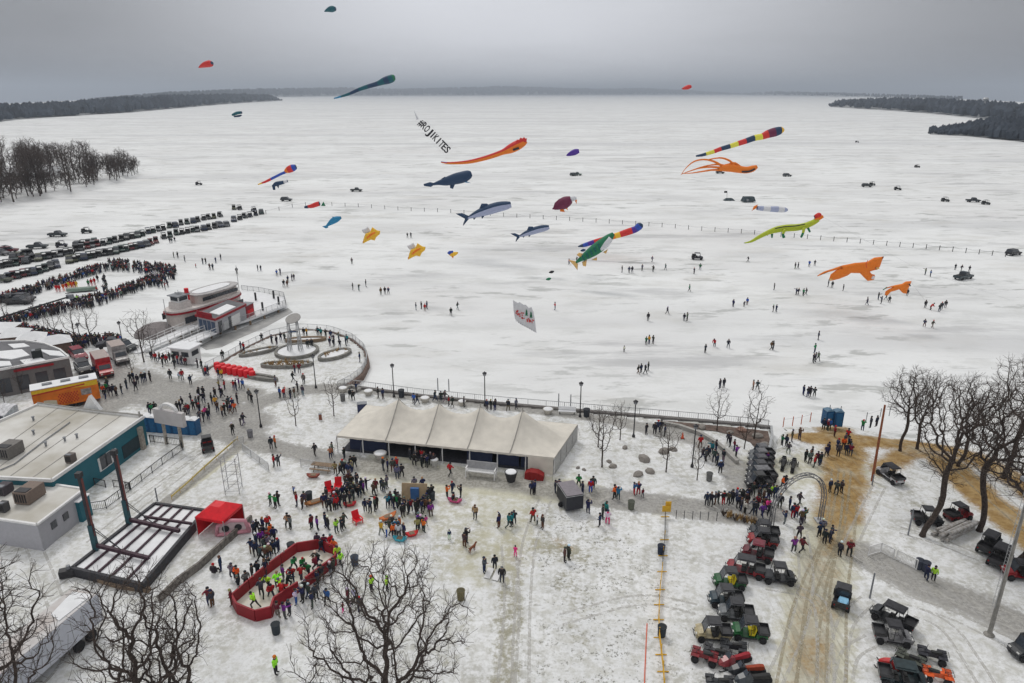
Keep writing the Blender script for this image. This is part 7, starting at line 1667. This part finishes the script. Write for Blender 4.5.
    # picnic bench left of the tent
    t = thing('picnic_table', 'weathered picnic table left of the tent', 'table', G(323, 470), R(-12)); q = MB(); q.box((0, 0, .75), (2.6, .8, .07)); q.build('tabletop', M_wood, t)
    for y in (-.75, .75): q = MB(); q.box((0, y, .45), (2.6, .28, .06)); q.build('seat', M_wood, t)
    for x in (-.9, .9): q = MB(); q.tube([(x, -.7, 0), (x, 0, .75), (x, .7, 0)], .05, 4); q.build('leg', M_wood, t)
    # brown dog
    t = thing('dog', 'reddish-brown dog standing beside the pair in dark clothes', 'dog', G(472.5, 551.5), R(50)); 
    V_ = [((0, 0, .52), .13), ((-.32, 0, .50), .10), ((.28, 0, .54), .14), ((.42, 0, .68), .075), ((.52, 0, .78), .08), ((.68, 0, .74), .045), ((.24, .09, .32), .05), ((.26, .09, .04), .03), ((.24, -.09, .32), .05), ((.20, -.09, .04), .03), ((-.34, .09, .34), .06), ((-.42, .09, .2), .035), ((-.36, .09, .04), .03), ((-.34, -.09, .34), .06), ((-.44, -.09, .2), .035), ((-.38, -.09, .04), .03), ((-.5, 0, .62), .03), ((-.62, 0, .74), .02), ((.50, .06, .86), .022), ((.50, -.06, .86), .022)]
    E_ = [(0, 1), (0, 2), (2, 3), (3, 4), (4, 5), (2, 6), (6, 7), (2, 8), (8, 9), (1, 10), (10, 11), (11, 12), (1, 13), (13, 14), (14, 15), (1, 16), (16, 17), (4, 18), (4, 19)]
    me = skin('dog_body', V_, E_, 0, [mat('dog_fur', (.20, .07, .035), .9)]); o = bpy.data.objects.new('body', me); COL.objects.link(o); o.parent = t
    # tall boom on the ice among the crowd
    A = G(-8, 320, ICE + 2.2); B = G(70, 296.5, ICE + 3); t = thing('camera_boom', 'long dark camera boom reaching over the crowd ring', 'camera boom', A); q = MB(); q.beam(Vector(), B - A, .22, .28); q.build('arm', M_black, t); q = MB(); q.box(tuple(B - A), (1.2, .8, .9)); q.build('camera_head', M_grey, t); q = MB(); q.tube([(.5, .2, 0), (.5, .2, -2.2)], .2, 6); q.build('pedestal', M_black, t)
    # small biplane-like sleigh in the ring
    t = thing('ice_sleigh', 'pale green low sleigh in the middle of the crowd ring', 'sleigh', G(82, 291.5, ICE), R(20)); q = MB(); q.loft([[(x, y * w, z) for y, z in ((-1, .3), (1, .3), (.8, .9), (-.8, .9))] for x, w in ((-3, .4), (-1.5, .9), (1.5, .9), (3, .3))]); q.build('hull', mat('pale_green', (.18, .24, .20), .7), t)
    for y in (-.8, .8): q = MB(); q.beam((-3.2, y, .08), (3.2, y, .08), .12, .12); q.build('runner', M_black, t)
    # rocks beside the boat bow
    q = MB(); q.lathe((0, 0, 0), [(4.2, 0), (3.6, .9), (2.2, 1.6), (.5, 2.0)], 11); tag(q.build('tarp_mound', mat('grey_tarp', (.22, .20, .20), .9, bump=.4, var=.2), loc=G(158, 333, ICE)), 'grey covered mound at the bow of the boat', 'mound')
    t = thing('warming_tent', 'dark low fishing shelter far out on the ice, right one', 'ice shelter', G(748, 202, ICE), R(10)); q = MB(); q.box((0, 0, 1.3), (5.4, 3, 1.9), taper=.75); q.build('cover', mat('dark_canvas', (.05, .07, .08), .8, var=.4), t); q = MB(); q.box((-1, -1.3, .8), (1.0, .3, 1.3)); q.build('door_flap', M_grey, t)
    t = thing('warming_tent', 'dark low fishing shelter far out on the ice, left one', 'ice shelter', G(729, 200.5, ICE), R(4)); q = MB(); q.box((0, 0, .5), (4.6, 2.6, 1.0), taper=.5); q.build('cover', mat('dark_canvas', (.05, .07, .08)), t); q = MB(); q.tube([(-1, 0, .8), (-1.2, 0, 4.0)], .07, 5); q.build('flag_pole', M_black, t); q = MB(); q.box((-1.8, 0, 3.6), (1.3, .1, .8)); q.build('flag', M_black, t)
small()
# scraps and gear scattered around the far shelters
# ------------------------------------------------------------------ kites: swept inflated bodies in the air
def C_(name, c): return mat('kite_' + name, c, .65, var=.08)
KC = dict(navy=C_('navy', (.02, .05, .11)), teal=C_('teal', (.01, .10, .13)), blue=C_('blue', (.03, .08, .42)), red=C_('red', (.62, .035, .03)), orange=C_('orange', (.80, .20, .015)), yellow=C_('yellow', (.85, .50, .04)), lime=C_('lime', (.42, .50, .03)),
          green=C_('green', (.015, .17, .08)), white=C_('white', (.66, .67, .70)), lav=C_('lavender', (.36, .40, .56)), purple=C_('purple', (.08, .03, .30)), maroon=C_('maroon', (.15, .02, .06)), sky=C_('sky', (.02, .22, .42)), black=C_('black', (.02, .02, .025)), tan=C_('tan', (.72, .45, .16)), lemon=C_('lemon', (.75, .72, .08)))
KN = list(KC)
def kpt(x, y, D, off, O): return K(x, y, D, off) - O
def body(mb, D, O, pts, cols, n=10, flat=1.0, sub=3, two=None):
    """pts: (x, y, radius in photograph pixels[, depth offset]); smooth sweep"""
    P = [(p[0], p[1], p[2], p[3] if len(p) > 3 else 0.) for p in pts]; Q = []; seg = []
    for i in range(len(P) - 1):
        p0 = P[max(i - 1, 0)]; p1 = P[i]; p2 = P[i + 1]; p3 = P[min(i + 2, len(P) - 1)]
        for k in range(sub):
            t = k / sub; Q.append(tuple(.5 * ((2 * b) + (-a + c) * t + (2 * a - 5 * b + 4 * c - d) * t * t + (-a + 3 * b - 3 * c + d) * t ** 3) for a, b, c, d in zip(p0, p1, p2, p3))); seg.append(i)
    Q.append(P[-1]); s = D / F * 1.02
    f0 = len(mb.f); mb.tube([kpt(q[0], q[1], D, q[3], O) for q in Q], [max(q[2], .12) * s for q in Q], n, flat=flat)
    k = f0
    for i in range(len(Q) - 1):
        for j in range(n):
            c = cols[min(seg[i], len(cols) - 1)] if isinstance(cols, list) else cols
            if two:
                vs = [mb.v[q] for q in mb.f[k]]; cen = sum((Vector(v) for v in vs), Vector()) / 4; ax = (kpt(Q[i][0], Q[i][1], D, Q[i][3], O) + kpt(Q[i + 1][0], Q[i + 1][1], D, Q[i + 1][3], O)) / 2
                if (cen - ax).z < .22 * Q[i][2] * s: c = two
            mb.m[k] = KN.index(c); k += 1
    return mb
def fin(mb, D, O, poly, col, th=.35, off=0.):
    """an inflated fin: outline with real thickness, pinched at its rim"""
    A = [kpt(x, y, D, off, O) for x, y in poly]; c = sum(A, Vector()) / len(A); n = len(A); ax = Vector((0, 1, 0)) * th
    f = [a * .7 + c * .3 - ax for a in A]; b = [a * .7 + c * .3 + ax for a in A]
    base = len(mb.v); mb.v += [tuple(v) for v in f + A + b]; ci = KN.index(col)
    for i in range(n):
        j = (i + 1) % n; mb.f += [(base + i, base + j, base + n + j, base + n + i), (base + n + i, base + n + j, base + 2 * n + j, base + 2 * n + i)]; mb.m += [ci, ci]
    mb.f += [tuple(base + i for i in reversed(range(n))), tuple(base + 2 * n + i for i in range(n))]; mb.m += [ci, ci]
from mathutils.geometry import delaunay_2d_cdt
def pillow(mb, D, O, poly, col, th=3., off=0.):
    """an inflated body with the given outline: full depth in the middle, closed at the rim (th in picture pixels)"""
    pts = []; n = len(poly)
    for i in range(n):
        a, b = poly[i], poly[(i + 1) % n]; k = max(1, int(math.dist(a, b) / 1.3))
        for j in range(k): pts.append((a[0] + (b[0] - a[0]) * j / k, a[1] + (b[1] - a[1]) * j / k))
    nb = len(pts); xs = [p[0] for p in pts]; ys = [p[1] for p in pts]; gx = []
    w = max(max(xs) - min(xs), max(ys) - min(ys)); st = max(w / 44, .45); y = min(ys)
    while y < max(ys):
        x = min(xs)
        while x < max(xs): gx.append((x, y)); x += st
        y += st
    g = np.array(gx); P2 = np.array(pts + [pts[0]]); ok = inside(g, pts) & (seg_dist(g, [tuple(p) for p in P2]) > st * .5); g = g[ok]
    V2 = [Vector(p) for p in pts] + [Vector(p) for p in g.tolist()]
    vo, _, fo, _, _, _ = delaunay_2d_cdt(V2, [], [list(range(nb))], 1, 1e-5)
    vo = [(v.x, v.y) for v in vo]; dist = seg_dist(np.array(vo), [tuple(p) for p in P2]); dm = max(dist.max(), 1e-3); s = D / F
    h = np.where(dist < .02, 0, np.sqrt(np.clip(dist, 0, th) / th * (2 - np.clip(dist, 0, th) / th))) * th * s
    base = len(mb.v); m_ = len(vo)
    for sg in (-1, 1):
        for (x, y), hh in zip(vo, h): mb.v.append(tuple(kpt(x, y, D, off + sg * hh, O)))
    for f in fo:
        f = tuple(f); mb.f += [tuple(base + i for i in f), tuple(base + m_ + i for i in reversed(f))]; mb.m += [KN.index(col)] * 2
def kite(name, label, D, anchor, parts, line=None, cat='kite', group='kites in the air'):
    """parts: list of (part name, builder); first builder gives the body"""
    O = K(*anchor, D); t = thing(name, label, cat, O, 0, group)
    for nm, fn in parts:
        mb = MB(); fn(mb, D, O); mb.build(nm, [KC[k] for k in KN], t, smooth=True)
    if line:
        e = GI(*line) - O; s = kpt(anchor[0], anchor[1], D, 0, O); mid = (s + e) / 2 - Vector((0, 0, 2)); m = MB(); m.tube([s, mid, e], .012, 3); m.build('tether', M_grey, t)
    return t
B = lambda pts, cols, **k: (lambda mb, D, O: body(mb, D, O, pts, cols, **k))
FI = lambda poly, col, th=.3: (lambda mb, D, O: fin(mb, D, O, poly, col, th))
PL = lambda poly, col, th=3., off=0.: (lambda mb, D, O: pillow(mb, D, O, poly, col, th, off))
def CR(s, x0, y0, k=5.12): return [(x0 + float(a.split(',')[0]) / k, y0 + float(a.split(',')[1]) / k) for a in s.split()]
def multi(*fs): return lambda mb, D, O: [f(mb, D, O) for f in fs]
def kites():
    kite('whale_kite', 'dark navy whale kite above two whale-shark kites', 200, (472, 177), [('body', B([(431, 185, .6), (438, 183, 2.0), (446, 181.5, 4.0), (455, 179, 5.2), (463, 177, 5.4), (469, 174.5, 4.2), (471.5, 173.5, 2.2)], 'navy')), ('tail_fluke', FI([(423.5, 184), (430, 182), (436, 183.5), (431, 187), (424, 186)], 'navy', .5)), ('flipper', FI([(450, 184), (456, 182), (453, 189), (450, 188)], 'navy')), ('flipper', FI([(463, 180), (471, 183), (465, 182.5)], 'sky')), ('dorsal_fin', FI([(441, 179), (445, 176.5), (448, 179)], 'navy'))])
    def shark(lab, dx, dy, k, D):
        T = lambda x, y: (485 + dx + (x - 485) * k, 210 + dy + (y - 210) * k); bp = lambda L: [(*T(x, y), r * k) for x, y, r in L]
        kite('whale_shark_kite', lab, D, T(511, 204), [('body', B(bp([(467, 218, .9), (471, 216.5, 2.0), (478, 213.5, 3.6), (488, 210, 4.9), (498, 207, 5.0), (506, 205.5, 4.2), (511, 204.5, 2.8)]), 'navy', two='lav')), ('tail_fin', FI([T(455.5, 213.5), T(462, 213), T(469, 216), T(469, 219), T(463, 226), T(465.5, 219)], 'navy', .35)), ('dorsal_fin', FI([T(479, 209), T(481.5, 203.5), T(487, 203.5), T(492, 207)], 'navy')), ('pectoral_fin', FI([T(481, 215), T(486, 214), T(482, 219)], 'navy')), ('pelvic_fin', FI([T(473, 218), T(476, 217.5), T(474, 220)], 'navy'))], group='whale-shark kites')
    shark('larger whale-shark kite, navy above and lavender below', 0, 0, 1.0, 190); shark('smaller whale-shark kite, lower right of the larger one', 46, 21, .70, 175)
    kite('dragon_kite', 'red and orange serpent kite with purple tail tip, flying near the centre', 220, (525, 141), [('body', B([(441, 162, .7), (447, 163, 1.0), (456, 163, 1.3), (468, 162, 1.7), (480, 159.5, 2.0), (492, 156, 2.3), (503, 152, 2.6), (510, 149, 4.2), (517, 145.5, 4.6), (523, 142.5, 3.6), (526, 140.5, 2.2)], ['purple', 'red', 'red', 'red', 'red', 'red', 'red', 'red', 'red', 'red'], two='orange')), ('crest', PL([(509, 147), (512, 143), (515, 142.5), (517, 139.5), (519, 140), (520.5, 137.5), (522.5, 138.5), (524, 136.8), (525.5, 138.5), (527, 138), (526.5, 142), (520, 146)], 'red', 1.2, -.6)), ('purple_fin', FI([(505, 149), (508, 146), (511, 146.5), (507, 151)], 'purple')), ('belly_mark', B([(513, 150, 1.0, -1.6), (519, 148, 1.0, -1.6)], 'black'))])
    kite('eagle_kite', 'maroon eagle kite with a white head', 180, (573, 201), [('body', B([(553.5, 209, .8), (557, 207, 3.2), (562, 204, 5.4), (567, 201.5, 5.4), (571, 199.5, 3.4)], 'maroon')), ('head', B([(570, 199.5, 2.6), (574, 198.5, 2.4), (576, 199.5, 1.4)], 'white')), ('beak', FI([(574.5, 198), (577, 200), (576.5, 204), (575, 201)], 'orange')), ('foot', FI([(560, 208), (563, 208), (565, 212), (560, 211.5)], 'orange')), ('foot', FI([(565, 208), (567, 207), (568, 210.5)], 'orange')), ('wing', PL(CR('778,200 785,190 792,168 812,150 835,138 868,134 884,145 876,170 858,195 840,202 815,196 795,205', 400, 170), 'maroon', 2.5))])
    kite('pike_kite', 'green fish kite with tan fins and a pale belly', 160, (613, 236), [('body', B([(576, 262.5, 1.0), (581, 259, 2.6), (588, 254.5, 4.6), (596, 249, 5.8), (603, 243.5, 5.6), (609, 238, 4.2), (613.5, 233.5, 1.8)], ['green', 'green', 'green', 'green', 'green', 'green'], two=None)), ('pale_flank', B([(600, 249, 2.6, -.7), (606, 244, 3.6, -.7), (611, 238, 2.6, -.7)], 'white')), *[('dark_bar', B([(x - 1.2, y - 3.6, .35, -1.0), (x + .3, y, .45, -1.5), (x + 1.4, y + 3.2, .35, -1.0)], 'teal')) for x, y in ((583, 258), (587, 255.4), (591, 252.6), (595, 249.8), (599, 247))], ('tail_fin', FI([(568, 259.5), (575, 261), (578, 264), (577.5, 270.5), (573.5, 265)], 'tan')), ('dorsal_fin', FI([(576.5, 255), (579, 252.5), (584, 254), (581, 258)], 'tan')), ('anal_fin', FI([(582, 262), (587, 259), (586, 266.5), (583, 266)], 'tan')), ('pectoral_fin', FI([(591, 260), (597, 257), (597, 260.5)], 'tan')), ('pectoral_fin', FI([(603, 252), (608, 249), (606, 254)], 'tan'))])
    kite('rainbow_tail_kite', 'rainbow banded tube kite passing behind the green fish kite', 190, (640, 226), [('body', B([(578, 246.5, .5), (583, 245.5, 1.8), (588, 244, 2.2), (594, 242, 2.4), (601, 240, 2.5), (608, 238, 2.6), (615, 236, 2.8), (620, 234.5, 3.0), (626, 232.5, 3.3), (632, 230.5, 3.4), (636, 229, 3.3), (640, 225.5, 3.6), (641.5, 223.5, 1.6)], ['navy', 'blue', 'purple', 'red', 'red', 'orange', 'yellow', 'red', 'red', 'purple', 'blue', 'navy']))])
    for i, (dx, dy, lab) in enumerate(((0, 0, 'golden winged fox kite with white wings, left one'), (45.3, 16, 'golden winged fox kite with white wings, right one'))):
        T = lambda L: [(x + dx, y + dy, *r) for x, y, *r in L]
        kite('fox_kite', lab, 150, (379 + dx, 232 + dy), [('body', PL(T(CR('628,378 633,350 642,326 665,318 677,292 700,308 718,312 716,328 698,343 690,361 670,357 650,366', 240, 170)), 'tan' if i > 5 else 'yellow', 2.6)), ('snout', B(T([(363, 242.5, .7), (364.5, 240, .9)]), 'red')), ('wing', PL(T(CR('622,306 640,300 655,290 672,318 645,329 632,322', 240, 170)), 'white', 1.2, .6)), ('back_patch', B(T([(367, 238, .9, -1.6), (371, 234.5, 1.1, -2.0), (375, 232.5, .8, -1.6)]), 'orange'))], group='golden fox kites')
    kite('small_fox_kite', 'small golden and blue kite right of the fox kites', 150, (456, 253), [('body', B([(449, 254, .8), (452, 254.5, 2.2), (455.5, 253.5, 1.8), (458, 252.5, .6)], 'yellow')), ('wing', FI([(447, 253), (449, 251), (453, 250.5), (454, 254), (450, 255.5)], 'blue')), ('leg', FI([(451, 256), (454, 255.5), (453, 258.5)], 'orange'))])
    kite('dolphin_kite', 'bright blue dolphin kite', 170, (341, 218), [('body', B([(326, 226.5, .7), (329, 224, 1.8), (333, 221, 3.0), (337, 219, 2.8), (341, 217.5, 1.2)], 'sky')), ('tail_fluke', FI([(322, 226.5), (327, 225), (328.5, 227.5), (326, 228.5)], 'sky')), ('dorsal_fin', FI([(332, 218.5), (332.5, 216.5), (336, 217.5)], 'sky'))])
    kite('panda_kite', 'red lobed kite with a dark end at the rope fence', 190, (319, 203), [('body', B([(308, 206.5, 1.4), (312, 206, 2.0), (316, 204.5, 2.3), (319.5, 203.5, 2.2)], 'red')), ('dark_end', B([(304.5, 207.3, 1.0), (308, 206.8, 1.6)], 'navy'))])
    kite('comet_kite', 'red kite with a long blue, red and yellow tail, upper left of the ice', 230, (297, 167), [('head', B([(285, 171.5, 1.4), (288, 170, 3.0), (292.5, 168, 3.4), (296, 166.8, 2.2)], ['orange', 'red', 'blue'])), ('tail', B([(258, 184.5, .5), (262, 183, .8), (266, 181.5, 1.1), (271, 179, 1.2), (276, 176.5, 1.2), (281, 174, 1.2), (286, 171.8, 1.3)], ['yellow', 'red', 'red', 'blue', 'blue', 'blue']))])
    kite('otter_kite', 'small dark blue and white animal kite below the comet-tailed kite', 200, (287, 181), [('body', B([(272.5, 186.5, 1.0), (276, 184, 2.0), (280, 183, 1.9), (284, 182.2, 1.6)], 'navy')), ('head', B([(284, 182, 1.6), (287.5, 181, 1.4)], 'white')), ('leg', FI([(272, 186), (275, 186), (275.5, 190), (273, 190)], 'navy')), ('leg', FI([(277, 186), (279, 185), (278.5, 188.5)], 'navy'))])
    kite('eel_kite', 'long dark teal serpent kite crossing the horizon', 260, (394, 79), [('body', B([(334, 98.4, .5), (341, 96.5, .9), (350, 93.5, 1.3), (359, 89.5, 1.6), (368, 86.5, 1.9), (378, 83.5, 2.2), (384, 81, 3.2), (389, 79.5, 3.6), (393, 78, 3.2), (395, 77.5, 1.8)], ['sky', 'teal', 'navy', 'teal', 'navy', 'teal', 'navy', 'teal', 'green'])), ('crest', FI([(381, 81), (386, 77.5), (392, 75.5), (390, 79)], 'teal'))])
    kite('striped_eel_kite', 'long serpent kite banded in blue, yellow and red', 230, (783, 131), [('body', B([(696, 156, .8), (701, 155.3, 1.3), (706, 154, 1.6), (714, 151.5, 1.9), (721, 148.8, 2.0), (730, 146.2, 2.2), (738, 143.6, 2.4), (746, 141, 2.6), (754.5, 138, 2.8), (762, 136.5, 3.0), (768, 134, 3.8), (775, 132, 4.2), (781, 130.5, 3.4), (783.5, 131, 1.6)], ['navy', 'navy', 'lemon', 'red', 'navy', 'lemon', 'red', 'navy', 'lemon', 'red', 'maroon', 'navy', 'yellow'])), ('crest', FI([(772, 130), (776, 127.5), (781, 127), (783, 129)], 'red'))])
    OC = [('body', B([(718, 169, 1.6), (724, 168, 3.2), (732, 168, 3.8), (740, 169.5, 3.4), (747, 170, 3.2), (753, 168.5, 3.0), (757, 166.5, 1.6)], 'orange')), ('dark_stripe', B([(742, 171.8, .8, -1.2), (749, 171.5, .9, -1.2), (755, 168.8, .8, -1.2)], 'black'))]
    for L in ([(722, 166, 1.2), (714, 161.5, 1.0), (704, 159.5, .8), (694, 161.5, .7), (686, 168, .4), (681, 175, .25)], [(736, 167, 1.2), (730, 161, 1.0), (722, 158, .8), (714, 158.5, .6), (706, 160, .4)], [(722, 168, 1.2), (712, 167, .9), (700, 168, .7), (690, 171, .5), (682, 174, .3)], [(722, 170, 1.2), (712, 170, .9), (702, 171.5, .7), (692, 173, .5), (684, 173.5, .3)], [(726, 166, 1.1), (718, 164.5, .8), (708, 165.5, .6), (698, 168, .4), (690, 171, .25)], [(742, 168, 1.0), (735, 163, .9), (729, 164, .7), (720, 166, .5)]): OC.append(('tentacle', B(L, 'orange', n=6)))
    kite('octopus_kite', 'orange octopus kite with trailing tentacles below the striped serpent', 210, (757, 166), OC)
    kite('skeleton_kite', 'pale lavender tube kite with orange tail end', 180, (787, 209), [('body', B([(757, 208, 2.0), (763, 208.5, 2.4), (770, 209, 2.6), (778, 209.3, 2.9), (784, 209.8, 2.6), (787.5, 210, 1.2)], ['lav', 'white', 'lav', 'white', 'lav'])), ('tail', FI([(751.5, 211), (754, 206), (758, 204.5), (756, 208.5)], 'orange'))])
    kite('lizard_kite', 'lime green lizard kite with a red frill', 150, (823, 217), [('body', B([(744, 243, .4), (751, 241.5, 1.2), (759, 237, 1.9), (768, 232.5, 2.4), (777, 229.5, 3.2), (787, 228, 3.5), (797, 227.5, 3.4), (806, 225.5, 3.1), (813, 222.5, 2.8), (818, 219.5, 2.4)], 'lime')), ('head', B([(815, 220.5, 2.2), (819, 218, 2.3), (823, 216.5, 1.4)], 'orange')), ('frill', B([(814.5, 217, 1.6), (818.5, 215.3, 2.7), (821, 215.2, 1.4)], 'red')), ('leg', B([(785, 230, 1.5, -1), (783, 234, 1.2, -1.5), (784, 237.5, 1.4, -1.5)], ['lime', 'green'])), ('leg', B([(804, 228, 1.5, -1), (803, 233, 1.2, -1.5), (801, 237.5, 1.0, -1.5)], ['lime', 'green'])), ('leg', B([(772, 234, 1.2, 1), (772, 238, .6, 1)], 'green')), ('leg', B([(808, 228, 1.2, 1), (810, 232, .9, 1)], 'green')), ('back_stripe', B([(775, 228.5, .5, -2.0), (785, 226.6, .5, -2.2), (795, 226, .5, -2.2), (805, 224, .5, -2.0)], 'black'))], line=(1010, 300))
    def cat(lab, D, outline, marks, ln, anchor):
        kite('tiger_kite', lab, D, anchor, [('body', PL(CR(outline, 730, 190), 'orange', 3.2))] + marks, line=ln, group='leaping tiger kites')
    cat('larger orange leaping tiger kite', 140, '447,440 480,420 530,402 575,386 640,373 700,368 738,346 787,340 779,360 768,392 755,408 735,412 716,418 726,430 742,434 738,460 705,466 685,447 665,426 620,425 602,438 560,455 515,465 507,456 515,432 542,411 570,398 540,407 500,422 462,437',
        [('tail', B([(817.5, 276, .5), (824, 272.5, .9), (832, 270, 1.1), (840, 267.5, 1.4)], 'orange')), ('far_leg', B([(846, 268, 2.4, 1.6), (838, 272, 1.8, 1.8), (831, 276, 1.2, 1.8)], ['orange', 'orange'])), ('paw', B([(872, 279, 1.3, -.6), (874, 276, 1.5, -.6)], 'white')), ('paw', B([(829.5, 280, .9, -.4), (832, 279, 1.2, -.4)], 'tan')), ('muzzle', B([(876, 268.5, 1.0, -1), (879, 268, .9, -1)], 'tan')), ('ear', FI([(879, 257.5), (884, 256.5), (882, 260)], 'maroon', .2)), ('shoulder_stripe', B([(868, 260, .25, -2.2), (866, 264, .3, -2.3), (867, 268, .25, -2.2)], 'red'))], None, (882, 258))
    cat('smaller orange leaping tiger kite, lower right of the larger one', 130, '783,512 800,499 840,488 880,480 900,468 930,466 925,480 916,500 908,514 905,531 885,528 866,509 848,515 825,521 806,540 792,538 795,520 812,508 832,498 805,503',
        [('dark_face', B([(909, 284, .6, -1.3), (910.5, 286, .5, -1.2)], 'black')), ('tail_tip', B([(883, 290, .4), (887, 287.2, .6)], 'green'))], (948, 308), (911, 282))
    kite('manta_kite', 'small purple kite above the dark green truck', 210, (579, 150), [('body', B([(566.5, 155.5, .6), (570, 154, 2.0), (575, 152, 2.8), (579, 151, 1.8)], 'purple'))])
    kite('lifter_kite', 'red lifter kite high in the sky at left', 300, (212, 62), [('body', B([(199, 67.5, .5), (202, 66, 1.6), (206, 64.5, 2.6), (210, 63.5, 2.9), (212, 63, 1.6)], 'red', flat=2.2))])
    kite('lifter_kite', 'small red lifter kite on the horizon right of centre', 330, (690, 87), [('body', B([(682, 88.8, .5), (685, 88, 1.5), (688.5, 87, 2.0), (691, 86.5, 1.2)], 'red', flat=2.2))])
    kite('lifter_kite', 'dark teal lifter kite at the very top', 300, (335, 8), [('body', B([(324.5, 11.5, .4), (328, 10, 1.7), (332, 9, 2.7), (335.5, 8.8, 1.6)], 'teal', flat=2.2))])
    kite('lifter_kite', 'small teal and black kite above the far left ice', 260, (241, 113), [('body', B([(232.5, 115, 1.0), (237, 113, 1.4), (241.5, 112.5, 1.2)], 'teal', flat=2)), ('lower_lobe', B([(234, 116.5, .7), (239, 116, .9), (241.5, 115.2, .6)], 'navy'))])
    kite('pyramid_kite', 'tiny dark green triangular kite at the rope fence', 200, (323, 204), [('body', FI([(321, 206), (323.3, 201.5), (325.5, 206)], 'green', .6))])
    for x, y, c, lab in ((551.5, 272, 'black', 'small dark kite bag lying right above the green one'), (548.5, 279, 'green', 'small green kite hovering over the ice below the small dark one'), (583, 250.3, 'navy', 'small dark flat kite beneath the rainbow tail')):
        kite('small_kite', lab, 140, (x + 2, y), [('body', B([(x - 2.6, y + .6, .4), (x, y, 1.5), (x + 2.6, y - .6, .6)], c))])
    # big lettered tail
    D = 205; O = K(412, 112, D); t = thing('letter_kite', 'vertical banner kite of black letters with a thin white tip', 'kite', O, 0, 'kites in the air')
    mb = MB(); fin(mb, D, O, [(413.5, 109), (416, 114), (418.8, 119), (416.5, 120), (415.5, 116)], 'white', .1); mb.build('tip', [KC[k] for k in KN], t)
    a0 = K(419.5, 121.5, D); a1 = K(448.5, 151.5, D); ux = (a1 - a0).normalized(); uy = Vector((0, 1, 0)).cross(ux); uy = uy if uy.z > 0 else -uy
    TXT = '#ROJIKITES'; Lt = (a1 - a0).length
    for i, chh in enumerate(TXT):
        cu = bpy.data.curves.new('letter', 'FONT'); cu.body = chh; cu.size = 2.8; cu.extrude = .06; cu.offset = .07; cu.align_x = 'CENTER'; cu.align_y = 'CENTER'
        ob = bpy.data.objects.new('letter', cu); COL.objects.link(ob); dg = bpy.context.evaluated_depsgraph_get(); me = bpy.data.meshes.new_from_object(ob.evaluated_get(dg)); bpy.data.objects.remove(ob)
        me.materials.clear(); me.materials.append(KC['black']); l = bpy.data.objects.new('letter', me); COL.objects.link(l); l.parent = t
        n = ux.cross(uy); Mx = Matrix((ux, uy, n)).transposed(); l.rotation_euler = Mx.to_euler(); l.location = a0 + ux * (Lt * (i + .5) / len(TXT)) - O; bw = max(v.co.x for v in me.vertices) - min(v.co.x for v in me.vertices); bx = (max(v.co.x for v in me.vertices) + min(v.co.x for v in me.vertices)) / 2; k = (.62 if chh == 'I' else .98) * Lt / len(TXT) / bw * (1 if chh != 'I' else .55)
        for v in me.vertices: v.co.x = (v.co.x - bx) * k
    m = MB(); up = uy * 1.5; yy = Vector((0, .12, 0)); m.tube([a0 - O + up, a1 - O + up], .02, 3); m.tube([a0 - O - up, a1 - O - up], .02, 3); m.build('edge_cord', mat('kite_white', (1, 1, 1)), t)
    # white banner kite with printing
    D = 95; O = K(536, 333, D); t = thing('banner_kite', 'white scalloped banner kite with red lettering and two dark green trees', 'kite', O, 0, 'kites in the air')
    P4 = [(513, 300), (518, 303), (519.5, 302), (524, 305), (525.5, 304.5), (529, 308), (531.5, 307), (533.5, 312), (535, 320), (536.5, 333), (528, 328), (520, 324), (515, 319), (513.5, 310)]
    mb = MB(); fin(mb, D, O, P4, 'white', .04); mb.build('sail', [KC[k] for k in KN], t)
    rnd = random.Random(6); m = MB()
    for k in range(26):
        u = rnd.random(); x = 515.5 + u * 17; y = 308.5 + u * 10 + rnd.uniform(0, 6.5); 
        if 524.5 < x < 532.5 and y < 317: continue
        a = K(x, y, D, -.12) - O; b = K(x + rnd.uniform(.6, 1.8), y + rnd.uniform(-.2, .9), D, -.12) - O; m.beam(a, b, .10, .12)
    m.build('red_lettering', KC['red'], t)
    for x, y in ((526.5, 315), (531, 317)):
        m = MB()
        for k in range(3): m.add([K(x - 1.6 + k * .3, y + .5 - k * 2, D, -.12) - O, K(x + 1.6 - k * .3, y + .8 - k * 2, D, -.12) - O, K(x, y - 2.6 - k * 1.6, D, -.12) - O], [(0, 1, 2)])
        m.build('green_tree_print', KC['green'], t)
    m = MB()
    for k in range(9): x = 516 + k * 2.2; y = 320.3 + k * 1.25; m.tube([K(x, y, D, -.1) - O, K(x + .2, y + 1.4, D, -.1) - O], .03, 3)
    m.build('tassel', M_grey, t)
kites()
# ------------------------------------------------------------------ winter air
def haze():
    m = bpy.data.materials.new('winter_haze'); m.use_nodes = True; nt = m.node_tree; nt.nodes.clear(); o = nt.nodes.new('ShaderNodeOutputMaterial'); v = nt.nodes.new('ShaderNodeVolumePrincipled')
    v.inputs['Color'].default_value = (.78, .87, 1.0, 1); v.inputs['Density'].default_value = .00014; v.inputs['Anisotropy'].default_value = .2; nt.links.new(v.outputs[0], o.inputs['Volume'])
    q = MB(); q.add([(x, y, z) for z in (-3200, 260) for x, y in ((-17000, -300), (17000, -300), (17000, 36000), (-17000, 36000))], [(3, 2, 1, 0), (4, 5, 6, 7), (0, 1, 5, 4), (1, 2, 6, 5), (2, 3, 7, 6), (3, 0, 4, 7)])
    tag(q.build('haze', m), 'thin grey winter haze over the lake', 'haze', kind='stuff')
haze()
